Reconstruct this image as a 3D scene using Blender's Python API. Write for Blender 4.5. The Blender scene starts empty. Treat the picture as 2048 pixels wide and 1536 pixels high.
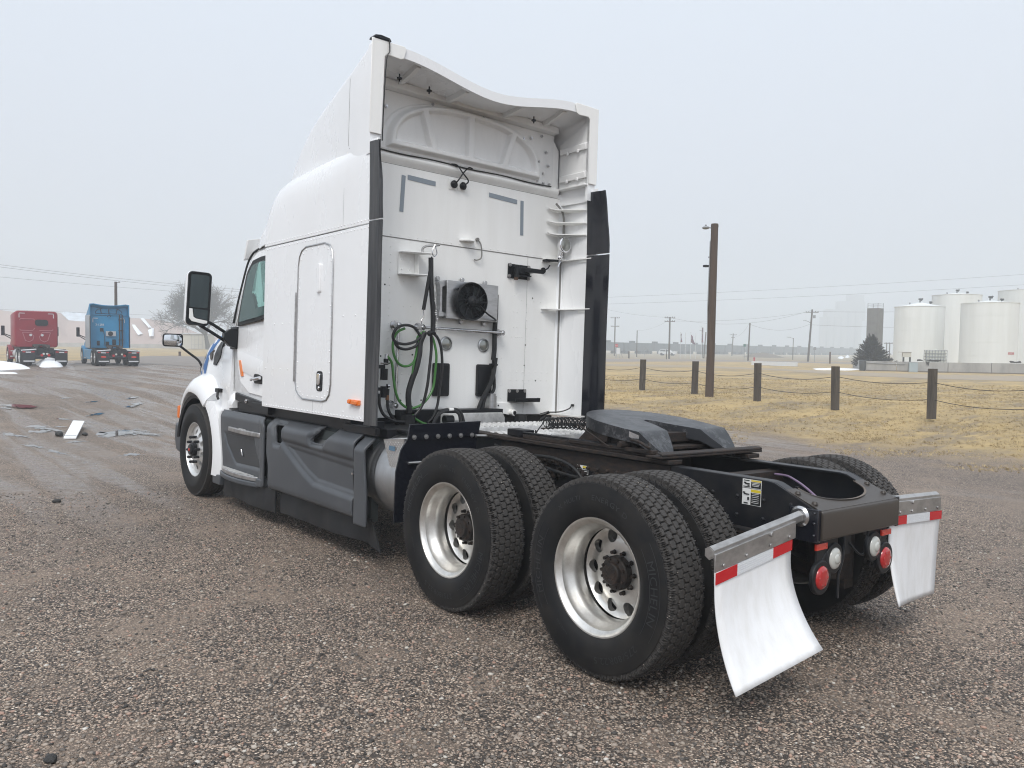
import bpy, bmesh, math, random
import numpy as np
from mathutils import Vector, Matrix
from mathutils.geometry import delaunay_2d_cdt
rnd = random.Random(7); NR = np.random.RandomState(11)
SC = bpy.context.scene; COL = SC.collection
rad = math.radians

# ------------------------------------------------------------------ camera
CAM = Vector((-2.811, 4.0916, 1.569)); FPX = 1600.0
YAW, PITCH, ROLL = rad(-39.464), rad(-2.65), rad(.9)
_f = Vector((math.cos(PITCH)*math.cos(YAW), math.cos(PITCH)*math.sin(YAW), math.sin(PITCH)))
_r0 = Vector((math.sin(YAW), -math.cos(YAW), 0)); _u0 = _r0.cross(_f)
_r = math.cos(ROLL)*_r0 + math.sin(ROLL)*_u0; _u = -math.sin(ROLL)*_r0 + math.cos(ROLL)*_u0
cd = bpy.data.cameras.new('camera'); cam = bpy.data.objects.new('camera', cd); COL.objects.link(cam)
cd.sensor_width = 36; cd.lens = FPX/2048*36; cd.clip_start = .05; cd.clip_end = 5000
M = Matrix((_r, _u, -_f)).transposed().to_4x4(); M.translation = CAM; cam.matrix_world = M
SC.camera = cam

# ------------------------------------------------------------------ world, sun, exposure
SUN_EL, SUN_AZ = rad(50), rad(128)
w = bpy.data.worlds.new('World'); SC.world = w; w.use_nodes = True
nt = w.node_tree; bg = nt.nodes['Background']
sky = nt.nodes.new('ShaderNodeTexSky'); sky.sky_type = 'NISHITA'; sky.sun_disc = False
sky.sun_elevation = SUN_EL; sky.sun_rotation = rad(90)-SUN_AZ
sky.air_density = 1.0; sky.dust_density = 6; sky.ozone_density = 1
hs = nt.nodes.new('ShaderNodeHueSaturation'); hs.inputs['Saturation'].default_value = .25
mx = nt.nodes.new('ShaderNodeMix'); mx.data_type = 'RGBA'; mx.inputs['Factor'].default_value = .85
nt.links.new(sky.outputs[0], hs.inputs['Color']); nt.links.new(hs.outputs[0], mx.inputs[6])
# flat cloud deck: a procedural overcast brightening slowly with elevation
tc = nt.nodes.new('ShaderNodeTexCoord'); sp = nt.nodes.new('ShaderNodeSeparateXYZ'); rp = nt.nodes.new('ShaderNodeValToRGB')
nt.links.new(tc.outputs['Generated'], sp.inputs[0]); nt.links.new(sp.outputs[2], rp.inputs[0])
e = rp.color_ramp.elements
e[0].position = 0.0; e[0].color = (3.45, 3.58, 4.0, 1)
e[1].position = .55; e[1].color = (4.35, 4.85, 5.5, 1)
q = rp.color_ramp.elements.new(.18); q.color = (3.75, 4.0, 4.5, 1)
q = rp.color_ramp.elements.new(1.0); q.color = (6.2, 6.6, 7.2, 1)
nt.links.new(rp.outputs[0], mx.inputs[7]); nt.links.new(mx.outputs[2], bg.inputs[0])
bg.inputs[1].default_value = .15
sl = bpy.data.lights.new('sun', 'SUN'); sl.energy = 1.5; sl.angle = rad(25); sl.color = (1, .97, .93)
so = bpy.data.objects.new('sun', sl); COL.objects.link(so)
so.rotation_euler = (rad(90)-SUN_EL, 0, SUN_AZ+rad(90))
SC.view_settings.view_transform = 'Standard'; SC.view_settings.look = 'None'
SC.view_settings.exposure = 0.46; SC.view_settings.gamma = 1
SC.cycles.max_bounces = 8; SC.cycles.diffuse_bounces = 3; SC.cycles.glossy_bounces = 3
SC.cycles.volume_bounces = 1; SC.cycles.transparent_max_bounces = 8; SC.cycles.transmission_bounces = 4
SC.cycles.filter_width = 1.1; SC.cycles.use_denoising = True; SC.cycles.caustics_reflective = False; SC.cycles.caustics_refractive = False

# ------------------------------------------------------------------ placing helpers
TN = Vector((.00602, -.02631, .99964)); TP = CAM - 1.569*TN
def tiltz(x, y): return TP.z - (TN.x*(x-TP.x)+TN.y*(y-TP.y))/TN.z
def h(x, y):
    """ground height: the yard dips slightly under the parked truck"""
    d = math.hypot(x-3, y*1.0); t = min(1, max(0, (22-d)/13)); t = t*t*(3-2*t)
    return tiltz(x, y)*t
def ray(px, py): return _f + _r*((px-1024)/FPX) + _u*((768-py)/FPX)
def G(px, py):
    """ground point (z=0) seen at a photo position"""
    d = ray(px, py); return CAM + d*(-CAM.z/d.z)
def P(px, py, dist):
    """point at a given depth in metres"""
    return CAM + ray(px, py)*dist

# ------------------------------------------------------------------ materials
MATS = {}
def S(node, name): return node.inputs[name]
def mat(name, col, rough=.5, metal=0, coat=0, bump=None, noise=None, emit=None, alpha=None, spec=None, bumpd=.002, coord='Object', trans=0):
    """noise = (scale, colour2, amount, (sx,sy,sz)); bump = (scale, strength)"""
    m = bpy.data.materials.new(name); m.use_nodes = True; n = m.node_tree.nodes; L = m.node_tree.links.new
    b = n['Principled BSDF']; MATS[name] = m
    S(b, 'Base Color').default_value = (*col, 1); S(b, 'Roughness').default_value = rough; S(b, 'Metallic').default_value = metal
    if coat: S(b, 'Coat Weight').default_value = coat; S(b, 'Coat Roughness').default_value = .08
    if spec is not None: S(b, 'Specular IOR Level').default_value = spec
    if alpha is not None: S(b, 'Alpha').default_value = alpha
    if trans: S(b, 'Transmission Weight').default_value = trans
    t = n.new('ShaderNodeTexCoord')
    if noise:
        sc, c2, amt, stretch = noise
        mp = n.new('ShaderNodeMapping'); mp.inputs['Scale'].default_value = stretch; L(t.outputs[coord], mp.inputs[0])
        nz = n.new('ShaderNodeTexNoise'); S(nz, 'Scale').default_value = sc; S(nz, 'Detail').default_value = 6; S(nz, 'Roughness').default_value = .62
        L(mp.outputs[0], nz.inputs['Vector'])
        rp = n.new('ShaderNodeMapRange'); rp.inputs[1].default_value = .42; rp.inputs[2].default_value = .72; rp.inputs[4].default_value = amt
        L(nz.outputs[0], rp.inputs[0])
        mx = n.new('ShaderNodeMix'); mx.data_type = 'RGBA'; mx.inputs[6].default_value = (*col, 1); mx.inputs[7].default_value = (*c2, 1)
        L(rp.outputs[0], mx.inputs[0]); L(mx.outputs[2], S(b, 'Base Color'))
        r2 = n.new('ShaderNodeMapRange'); r2.inputs[3].default_value = max(.02, rough-.08); r2.inputs[4].default_value = min(1, rough+.15)
        L(nz.outputs[0], r2.inputs[0]); L(r2.outputs[0], S(b, 'Roughness'))
    if bump:
        nb = n.new('ShaderNodeTexNoise'); S(nb, 'Scale').default_value = bump[0]; S(nb, 'Detail').default_value = 4
        L(t.outputs[coord], nb.inputs['Vector'])
        bp = n.new('ShaderNodeBump'); S(bp, 'Strength').default_value = bump[1]; S(bp, 'Distance').default_value = bumpd
        L(nb.outputs[0], bp.inputs['Height']); L(bp.outputs[0], S(b, 'Normal'))
    return m
V = (1, 1, 1)
mat('white_paint', (.86, .87, .88), .25, coat=.6, noise=(1.6, (.79, .795, .79), .4, (1.2, 1, .6)))
mat('white_wall', (.88, .88, .86), .34, noise=(4, (.76, .75, .72), .35, (1, 2.2, .25)))
mat('white_inner', (.82, .82, .81), .40, noise=(3, (.68, .68, .67), .5, (1, 1.6, .6)))
mat('seam_grey', (.20, .195, .185), .6)
mat('white_flap', (.86, .87, .88), .38, noise=(7, (.64, .63, .60), .5, (1, 1.8, .6)), bump=(3, .25), bumpd=.01)
mat('black_rubber', (.018, .019, .021), .5, spec=.25, noise=(9, (.045, .043, .04), .6, V), bump=(40, .2))
mat('grey_rubber', (.026, .027, .030), .42, noise=(7, (.12, .12, .12), .7, (2, 2, .15)))
mat('black_plastic', (.013, .014, .016), .38, spec=.25)
mat('gloss_black', (.006, .007, .012), .22, coat=.3)
mat('frame_black', (.010, .011, .014), .36, spec=.25, noise=(5, (.035, .032, .030), .7, V), bump=(14, .15))
mat('frame_dirty', (.022, .019, .018), .62, spec=.25, noise=(16, (.05, .034, .026), 1, (1, 1, 3)), bump=(60, .6), bumpd=.004)
mat('bronze_paint', (.034, .026, .020), .36, noise=(4, (.050, .041, .033), .6, V))
mat('bronze_worn', (.13, .10, .075), .5)
mat('grey_plastic', (.056, .062, .070), .38, noise=(3.2, (.092, .097, .104), .65, (1, 1, .4)), bump=(160, .12))
mat('grey_plastic_dark', (.026, .029, .033), .42, noise=(3, (.06, .06, .06), .6, V))
mat('tyre_side', (.008, .0085, .0095), .55, spec=.25, noise=(5, (.028, .025, .022), .8, V), bump=(30, .1))
mat('tyre_letter', (.034, .035, .037), .45, spec=.25)
mat('aluminium', (.80, .80, .79), .30, .75, noise=(7, (.58, .57, .54), .7, V), bump=(18, .12))
mat('aluminium_dirty', (.74, .73, .70), .34, .9, noise=(9, (.40, .375, .34), .7, V), bump=(40, .25))
mat('brushed', (.50, .505, .51), .34, 1, noise=(10, (.36, .36, .36), .8, (.3, 1, 4)))
mat('tank_metal', (.46, .47, .48), .42, .9, noise=(9, (.33, .33, .33), .7, (1, 3, .3)))
mat('steel', (.55, .55, .56), .2, 1, noise=(9, (.4, .4, .4), .6, V))
mat('chrome', (.8, .8, .82), .07, 1)
mat('galvanised', (.48, .47, .46), .35, .85, noise=(14, (.26, .25, .24), .9, (1, .5, 1)), bump=(50, .15))
mat('diamond', (.66, .66, .66), .3, .9, noise=(12, (.45, .45, .45), .7, V))
mat('deck_alu', (.88, .88, .87), .38, .35, noise=(12, (.5, .5, .49), .8, V))
mat('rust', (.10, .055, .032), .8, noise=(20, (.035, .025, .02), 1, V), bump=(60, .5))
mat('red_lens', (.42, .012, .014), .12, coat=.8)
mat('red_reflector', (.62, .05, .03), .18, coat=.6)
mat('lamp_lens', (.30, .31, .285), .10, .5, coat=.8, bump=(90, .6))
mat('clear_lens', (.50, .51, .48), .12, coat=.8)
mat('amber_lens', (.80, .19, .02), .15, coat=.7)
mat('tape_white', (.70, .72, .74), .22, noise=(120, (.55, .57, .6), .6, V))
mat('tape_red', (.52, .012, .018), .22)
mat('tape_grey', (.25, .29, .33), .45)
mat('hose_green', (.055, .19, .04), .35)
mat('hose_black', (.012, .012, .013), .4)
mat('copper', (.22, .12, .07), .35, .9)
mat('blue_paint', (.018, .115, .33), .5)
mat('sticker_white', (.72, .72, .70), .4)
mat('sticker_black', (.015, .015, .015), .4)
mat('sticker_yellow', (.62, .48, .03), .4)
mat('sticker_blue', (.08, .16, .24), .4)
mat('glass', (.14, .24, .23), .03, alpha=.32, coat=.4)
mat('curtain', (.50, .86, .80), .8, noise=(8, (.34, .66, .62), .8, (8, 1, .3)))
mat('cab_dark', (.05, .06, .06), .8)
mat('mirror_glass', (.75, .78, .8), .02, 1)
mat('mirror_dark', (.045, .06, .065), .06, .4, noise=(8, (.07, .09, .09), .7, (1, 1, .2)))

# ------------------------------------------------------------------ mesh builder
class MB:
    def __init__(s): s.v = []; s.f = []; s.m = []; s.cur = 0
    def mi(s, k): s.cur = k; return s
    def add(s, vs, fs):
        o = len(s.v); s.v += [tuple(v) for v in vs]; s.f += [tuple(o+i for i in f) for f in fs]; s.m += [s.cur]*len(fs); return s
    def box(s, a, b):
        x0, y0, z0 = a; x1, y1, z1 = b
        if x0 > x1: x0, x1 = x1, x0
        if y0 > y1: y0, y1 = y1, y0
        if z0 > z1: z0, z1 = z1, z0
        return s.add([(x0,y0,z0),(x1,y0,z0),(x1,y1,z0),(x0,y1,z0),(x0,y0,z1),(x1,y0,z1),(x1,y1,z1),(x0,y1,z1)],
              [(0,3,2,1),(4,5,6,7),(0,1,5,4),(1,2,6,5),(2,3,7,6),(3,0,4,7)])
    def prism(s, poly, ax, a, b):
        """poly of 2-D points, extruded along ax from a to b. X:(y,z) Y:(x,z) Z:(x,y)"""
        f = {'X': lambda p, t: (t, p[0], p[1]), 'Y': lambda p, t: (p[0], t, p[1]), 'Z': lambda p, t: (p[0], p[1], t)}[ax]
        n = len(poly); ar = sum(poly[i][0]*poly[(i+1) % n][1]-poly[(i+1) % n][0]*poly[i][1] for i in range(n))
        if (ar < 0): poly = poly[::-1]
        if (ax == 'Y'): poly = poly[::-1]
        if a > b: a, b = b, a
        vs = [f(p, a) for p in poly]+[f(p, b) for p in poly]
        return s.add(vs, [tuple(range(n))[::-1], tuple(range(n, 2*n))]+[(i, (i+1) % n, n+(i+1) % n, n+i) for i in range(n)])
    def loft(s, secs, closed=True, caps=True):
        n = len(secs[0]); vs = [p for c in secs for p in c]; fs = []
        for k in range(len(secs)-1):
            for i in range(n if closed else n-1):
                j = (i+1) % n; fs.append((k*n+i, k*n+j, (k+1)*n+j, (k+1)*n+i))
        if caps and closed: fs += [tuple(range(n))[::-1], tuple(range((len(secs)-1)*n, len(secs)*n))]
        return s.add(vs, fs)
    def tube(s, pts, r, n=8, caps=True, smooth=0):
        pts = [Vector(p) for p in pts]
        if smooth: pts = spline(pts, smooth)
        secs = []; up = None
        for i, p in enumerate(pts):
            t = (pts[min(i+1, len(pts)-1)]-pts[max(i-1, 0)]).normalized()
            if up is None: up = t.orthogonal().normalized()
            else: up = (up-t*up.dot(t)); up = up.normalized() if up.length > 1e-6 else t.orthogonal().normalized()
            w_ = t.cross(up); rr = r(i/(len(pts)-1)) if callable(r) else r
            secs.append([p+up*(rr*math.cos(2*math.pi*k/n))+w_*(rr*math.sin(2*math.pi*k/n)) for k in range(n)])
        return s.loft(secs, True, caps)
    def lathe(s, prof, c=(0,0,0), ax='Y', n=48, cap=True):
        """prof [(r, t)] along axis"""
        c = Vector(c); e = {'X': (Vector((0,1,0)), Vector((0,0,1)), Vector((1,0,0))), 'Y': (Vector((0,0,1)), Vector((1,0,0)), Vector((0,1,0))), 'Z': (Vector((1,0,0)), Vector((0,1,0)), Vector((0,0,1)))}[ax]
        secs = [[c+e[0]*(r*math.cos(2*math.pi*k/n))+e[1]*(r*math.sin(2*math.pi*k/n))+e[2]*t for k in range(n)] for r, t in prof]
        return s.loft(secs, True, cap)
    def cyl(s, a, b, r, n=16, r2=None):
        a = Vector(a); b = Vector(b); t = (b-a).normalized(); u = t.orthogonal().normalized(); w_ = t.cross(u)
        secs = [[p+u*(q_*math.cos(2*math.pi*k/n))+w_*(q_*math.sin(2*math.pi*k/n)) for k in range(n)] for p, q_ in ((a, r), (b, r if r2 is None else r2))]
        return s.loft(secs)
    def sphere(s, c, r, nu=12, nv=8, sc=(1,1,1)):
        c = Vector(c); secs = []
        for j in range(nv+1):
            a = math.pi*j/nv; rr = max(r*math.sin(a), 1e-4)
            secs.append([c+Vector((rr*math.cos(2*math.pi*k/nu)*sc[0], rr*math.sin(2*math.pi*k/nu)*sc[1], -r*math.cos(a)*sc[2])) for k in range(nu)])
        return s.loft(secs)
    def rivets(s, pts, ax, sg=1, r=.0078, t=.0050):
        i = 'XYZ'.index(ax); a, b = [k for k in range(3) if k != i]
        for p in pts:
            vs = []
            for q_, d in ((r, 0), (r*.6, t)):
                for k in range(6):
                    v = list(p); v[i] += sg*d; v[a] += q_*math.cos(k*math.pi/3); v[b] += q_*math.sin(k*math.pi/3); vs.append(v)
            s.add(vs, [(k, (k+1) % 6, 6+(k+1) % 6, 6+k) for k in range(6)]+[(6, 7, 8, 9, 10, 11)])
        return s
    def build(s, name, mats, parent=None, bev=0, ang=35, seg=2, smooth=True, loc=None, recalc=False):
        me = bpy.data.meshes.new(name); me.from_pydata(s.v, [], s.f)
        if not isinstance(mats, (list, tuple)): mats = [mats]
        for m in mats: me.materials.append(MATS[m])
        if len(mats) > 1: me.polygons.foreach_set('material_index', s.m)
        if recalc or True:
            bm = bmesh.new(); bm.from_mesh(me); bmesh.ops.recalc_face_normals(bm, faces=bm.faces); bm.to_mesh(me); bm.free()
        if smooth:
            me.shade_smooth(); me.set_sharp_from_angle(angle=rad(ang))
        o = bpy.data.objects.new(name, me); COL.objects.link(o)
        if parent: o.parent = parent
        if loc is not None: o.location = loc
        if bev:
            b = o.modifiers.new('bevel', 'BEVEL'); b.width = bev; b.segments = seg; b.limit_method = 'ANGLE'; b.angle_limit = rad(40); b.harden_normals = False
        return o
def spline(p, k=6):
    out = []
    for i in range(len(p)-1):
        a = p[max(i-1, 0)]; b = p[i]; c = p[i+1]; d = p[min(i+2, len(p)-1)]
        for j in range(k):
            t = j/k; out.append(.5*((2*b)+(-a+c)*t+(2*a-5*b+4*c-d)*t*t+(-a+3*b-3*c+d)*t**3))
    out.append(p[-1]); return out
def empty(name, loc=(0,0,0), parent=None, rz=0, size=.2):
    o = bpy.data.objects.new(name, None); COL.objects.link(o); o.location = loc; o.rotation_euler = (0,0,rz); o.empty_display_size = size
    if parent: o.parent = parent
    return o
def tag(o, label, cat, group=None, kind=None):
    if label: o['label'] = label
    if cat: o['category'] = cat
    if group: o['group'] = group
    if kind: o['kind'] = kind
    return o
def copy_tree(o, parent=None):
    c = o.copy(); COL.objects.link(c)
    c.parent = parent
    for ch in list(o.children): copy_tree(ch, c)
    return c
def holed(outer, holes):
    """triangulate a polygon with holes: returns (verts2d, tris)"""
    vs = list(outer); es = [(i, (i+1) % len(outer)) for i in range(len(outer))]
    for hh in holes:
        o = len(vs); vs += hh; es += [(o+i, o+(i+1) % len(hh)) for i in range(len(hh))]
    r_ = delaunay_2d_cdt([Vector(v) for v in vs], es, [], 0, 1e-6)
    def inside(p, poly):
        c = False
        for i in range(len(poly)):
            a, b = poly[i], poly[i-1]
            if (a[1] > p[1]) != (b[1] > p[1]) and p[0] < (b[0]-a[0])*(p[1]-a[1])/(b[1]-a[1])+a[0]: c = not c
        return c
    V2 = r_[0]; F = []
    for f in r_[2]:
        c = sum((V2[i] for i in f), Vector((0, 0)))/len(f)
        if inside(c, outer) and not any(inside(c, hh) for hh in holes): F.append(tuple(f))
    return [tuple(v) for v in V2], F
def circ(cx, cy, r, n=20, ry=None): return [(cx+r*math.cos(2*math.pi*k/n), cy+(ry or r)*math.sin(2*math.pi*k/n)) for k in range(n)]
def rrect(x0, x1, z0, z1, r, n=5):
    pts = []
    for cx, cz, a0 in ((x1-r, z1-r, 0), (x0+r, z1-r, 90), (x0+r, z0+r, 180), (x1-r, z0+r, 270)):
        for k in range(n+1):
            a = rad(a0+90*k/n); pts.append((cx+r*math.cos(a), cz+r*math.sin(a)))
    return pts
def text_geo(s, size=1, font_depth=0):
    c = bpy.data.curves.new('t', 'FONT'); c.body = s; c.size = size; c.resolution_u = 2
    o = bpy.data.objects.new('t', c); me = o.to_mesh()
    vs = [tuple(v.co) for v in me.vertices]; fs = [tuple(p.vertices) for p in me.polygons]
    o.to_mesh_clear(); bpy.data.objects.remove(o); bpy.data.curves.remove(c)
    return vs, fs
# ================================================================== WHEELS
TR = .512
def tri(x): return 2*np.abs(2*(x-np.floor(x+.5)))-1
def tyre_mesh(name, drive=True, nu=1080, nvt=76, half=.137, R=TR):
    side = [(.292, -.104), (.312, -.122), (.345, -.1335), (.385, -half), (.42, -half+.002), (.452, -.130), (.474, -.1255), (.4755, -.1225), (.490, -.1215)]
    tread_v = np.linspace(-.119, .119, nvt)
    rr = [s_[0] for s_ in side]+list(R-.010*np.abs(tread_v/.119)**2.5)+[s_[0] for s_ in side[::-1]]
    vv = [s_[1] for s_ in side]+list(tread_v)+[-s_[1] for s_ in side[::-1]]
    rr = np.array(rr); vv = np.array(vv); n = len(rr); ns = len(side)
    u = np.arange(nu)/nu*2*np.pi; s_ = u*R
    RR = np.repeat(rr[None], nu, 0); VV = np.repeat(vv[None], nu, 0); S_ = np.repeat(s_[:, None], n, 1)
    pitch = 2*np.pi*R/70
    g = np.zeros_like(RR)
    if drive:
        cen = [-.080, -.040, 0, .040, .080]
        for k, c in enumerate(cen):
            zz = c+.0055*tri(S_/pitch+.25+.5*(k % 2))
            g = np.maximum(g, np.clip(1-(np.abs(VV-zz)-.0020)/.0016, 0, 1))
        edges = [-.125]+cen+[.125]
        for k in range(6):
            inb = (VV > edges[k]-.004) & (VV < edges[k+1]+.004)
            ph = (-.25 if k % 2 else .25)
            sl = .10*(VV-(edges[k]+edges[k+1])/2)
            x = (S_+sl)/pitch+ph; d = np.abs(x-np.round(x))*pitch
            g = np.maximum(g, np.where(inb, np.clip(1-(d-.0020)/.0018, 0, 1), 0))
            if k in (0, 5):
                x = (S_+sl)/(pitch/2)+ph; d = np.abs(x-np.round(x))*pitch/2
                g = np.maximum(g, np.where((np.abs(VV) > .100), np.clip(1-(d-.0020)/.0018, 0, 1), 0))
        dep = .015
    else:
        for c in (-.075, -.03, .03, .075): g = np.maximum(g, np.clip(1-(np.abs(VV-c)-.004)/.003, 0, 1))
        dep = .012
    g[:, :ns-1] = 0; g[:, -ns+1:] = 0
    RR = RR-g*dep
    X = RR*np.sin(u)[:, None]; Z = RR*np.cos(u)[:, None]
    vs = np.stack([X, VV, Z], -1).reshape(-1, 3)
    i = np.arange(nu)[:, None]*n; j = ((np.arange(nu)+1) % nu)[:, None]*n; k = np.arange(n-1)[None]
    fs = np.stack([i+k, i+k+1, j+k+1, j+k], -1).reshape(-1, 4)
    me = bpy.data.meshes.new(name); me.from_pydata(vs.tolist(), [], fs.tolist())
    me.materials.append(MATS['tyre_side']); me.materials.append(MATS['tyre_tread'])
    mi = np.zeros((nu, n-1), int); mi[:, ns-1:n-ns] = 1
    me.polygons.foreach_set('material_index', mi.reshape(-1)); me.shade_smooth(); me.set_sharp_from_angle(angle=rad(40)); me.update()
    return me
mat('hub_black', (.016, .014, .013), .45, spec=.35, noise=(30, (.055, .034, .024), .8, V), bump=(50, .4))
# tread material: dusty rubber with pale grit pressed into it
m = mat('tyre_tread', (.052, .046, .042), .8); n_ = m.node_tree.nodes; L = m.node_tree.links.new; b = n_['Principled BSDF']
t = n_.new('ShaderNodeTexCoord'); vo = n_.new('ShaderNodeTexVoronoi'); vo.inputs['Scale'].default_value = 95; L(t.outputs['Object'], vo.inputs['Vector'])
sx = n_.new('ShaderNodeSeparateXYZ'); L(vo.outputs['Color'], sx.inputs[0])
mr = n_.new('ShaderNodeMapRange'); mr.inputs[1].default_value = .88; mr.inputs[2].default_value = .96; L(sx.outputs[0], mr.inputs[0])
md = n_.new('ShaderNodeMapRange'); md.inputs[1].default_value = .32; md.inputs[2].default_value = .22; L(vo.outputs['Distance'], md.inputs[0])
nz = n_.new('ShaderNodeTexNoise'); nz.inputs['Scale'].default_value = 3; L(t.outputs['Object'], nz.inputs['Vector'])
mn = n_.new('ShaderNodeMapRange'); mn.inputs[1].default_value = .45; mn.inputs[2].default_value = .6; L(nz.outputs[0], mn.inputs[0])
m1 = n_.new('ShaderNodeMath'); m1.operation = 'MULTIPLY'; L(mr.outputs[0], m1.inputs[0]); L(md.outputs[0], m1.inputs[1])
m2 = n_.new('ShaderNodeMath'); m2.operation = 'MULTIPLY'; L(m1.outputs[0], m2.inputs[0]); L(mn.outputs[0], m2.inputs[1])
n2 = n_.new('ShaderNodeTexNoise'); n2.inputs['Scale'].default_value = 30; n2.inputs['Detail'].default_value = 5; L(t.outputs['Object'], n2.inputs['Vector'])
mA = n_.new('ShaderNodeMix'); mA.data_type = 'RGBA'; mA.inputs[6].default_value = (.022, .0215, .021, 1); mA.inputs[7].default_value = (.060, .053, .048, 1); L(n2.outputs[0], mA.inputs[0])
mB = n_.new('ShaderNodeMix'); mB.data_type = 'RGBA'; mB.inputs[7].default_value = (.42, .37, .31, 1); L(m2.outputs[0], mB.inputs[0]); L(mA.outputs[2], mB.inputs[6]); L(mB.outputs[2], b.inputs['Base Color'])

ME_DRIVE = tyre_mesh('tyre', True); ME_STEER = tyre_mesh('tyre', False, nu=300, nvt=40, half=.145)
def rim_barrel(B, out=1):
    prof = [(.280, -.100), (.296, -.112), (.303, -.104), (.296, -.096), (.283, -.090), (.272, -.060), (.245, -.045), (.240, .0), (.248, .03), (.268, .055), (.274, .090), (.287, .100), (.300, .104), (.3035, .109), (.300, .1145), (.293, .1135), (.289, .106), (.279, .096), (.268, .088), (.262, .058), (.243, .036), (.233, .004), (.235, -.04), (.262, -.064), (.274, -.092)]
    return B.lathe([(r_, y) for r_, y in prof], n=96, cap=False)
def dished(r_, deep, bulge): # disc y as a function of radius
    return np.interp(r_, *bulge)
def disc_geo(B, curve, r0, r1, hr=.030, hc=.192, nh=10, nseg=72, th=.012):
    outer = circ(0, 0, r1, nseg); holes = [circ(hc*math.cos(2*math.pi*(k+.5)/nh), hc*math.sin(2*math.pi*(k+.5)/nh), hr, 16) for k in range(nh)]
    holes.append(circ(0, 0, r0, 48))
    # interior rings so that the face can curve
    vs = list(outer); es = [(i, (i+1) % len(outer)) for i in range(len(outer))]
    for hh in holes:
        o = len(vs); vs += hh; es += [(o+i, o+(i+1) % len(hh)) for i in range(len(hh))]
    for rr in np.linspace(r0+.006, r1-.004, 13):
        for p in circ(0, 0, rr, 90):
            if all(math.hypot(p[0]-hc*math.cos(2*math.pi*(k+.5)/nh), p[1]-hc*math.sin(2*math.pi*(k+.5)/nh)) > hr+.002 for k in range(nh)): vs.append(p)
    R_ = delaunay_2d_cdt([Vector(v) for v in vs], es, [], 0, 1e-6)
    pts = R_[0]; F = []
    for f in R_[2]:
        c = sum((pts[i] for i in f), Vector((0, 0)))/len(f)
        if c.length > r0 and c.length < r1 and all(math.hypot(c.x-hc*math.cos(2*math.pi*(k+.5)/nh), c.y-hc*math.sin(2*math.pi*(k+.5)/nh)) > hr*.97 for k in range(nh)): F.append(tuple(f))
    Y = [float(np.interp(p.length, curve[0], curve[1])) for p in pts]
    B.add([(p.x, y, p.y) for p, y in zip(pts, Y)], F)
    B.add([(p.x, y-th, p.y) for p, y in zip(pts, Y)], F)
    for k in range(nh):   # hole walls
        c = (hc*math.cos(2*math.pi*(k+.5)/nh), hc*math.sin(2*math.pi*(k+.5)/nh)); y = float(np.interp(hc, curve[0], curve[1]))
        cc = circ(c[0], c[1], hr, 16)
        B.loft([[(a, float(np.interp(math.hypot(a, z_), curve[0], curve[1]))+.0005, z_) for a, z_ in cc], [(a, y-.03, z_) for a, z_ in cc]], True, False)
def make_rim_drive():
    B = MB(); rim_barrel(B); disc_geo(B, ([.10, .14, .165, .19, .215, .236], [-.068, -.068, -.070, -.078, -.080, -.062]), .086, .236, hr=.035, hc=.190)
    o = B.build('rim', ['aluminium_dirty'], ang=30); return o
def make_rim_steer():
    B = MB(); rim_barrel(B); disc_geo(B, ([.08, .14, .165, .19, .22, .262], [.108, .108, .100, .088, .078, .072]), .085, .262)
    return B.build('rim', ['aluminium'], ang=30)
def make_hub_drive():
    B = MB(); B.lathe([(.02, .002), (.050, .002), (.056, -.002), (.060, -.016), (.082, -.022), (.088, -.030), (.090, -.085)], n=40)
    for k in range(8):
        a = 2*math.pi*k/8; B.cyl((.074*math.cos(a), -.024, .074*math.sin(a)), (.074*math.cos(a), -.010, .074*math.sin(a)), .008, 6)
    for k in range(10):
        a = 2*math.pi*(k+.5)/10; c = (.106*math.cos(a), .106*math.sin(a))
        B.cyl((c[0], -.080, c[1]), (c[0], -.060, c[1]), .013, 6); B.cyl((c[0], -.062, c[1]), (c[0], -.040, c[1]), .009, 8)
    B.lathe([(.116, -.080), (.117, -.074), (.089, -.070)], n=40, cap=False)
    for k in range(12):
        a = 2*math.pi*k/12; B.sphere((.03*math.cos(a), .001, .03*math.sin(a)), .005, 6, 4)
    return B.build('hub', ['hub_black'], ang=30)
def make_hub_steer():
    B = MB(); B.lathe([(.02, .172), (.050, .172), (.058, .166), (.060, .15), (.078, .145), (.080, .10)], n=32)
    for k in range(10):
        a = 2*math.pi*k/10; c = (.1425*math.cos(a), .1425*math.sin(a)); B.cyl((c[0], .10, c[1]), (c[0], .146, c[1]), .0155, 10); B.sphere((c[0], .146, c[1]), .0155, 8, 5)
    B.mi(1).lathe([(.004, .178), (.014, .177), (.018, .172)], n=20)
    return B.build('hub', ['black_plastic', 'red_reflector'], ang=30)
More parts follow.
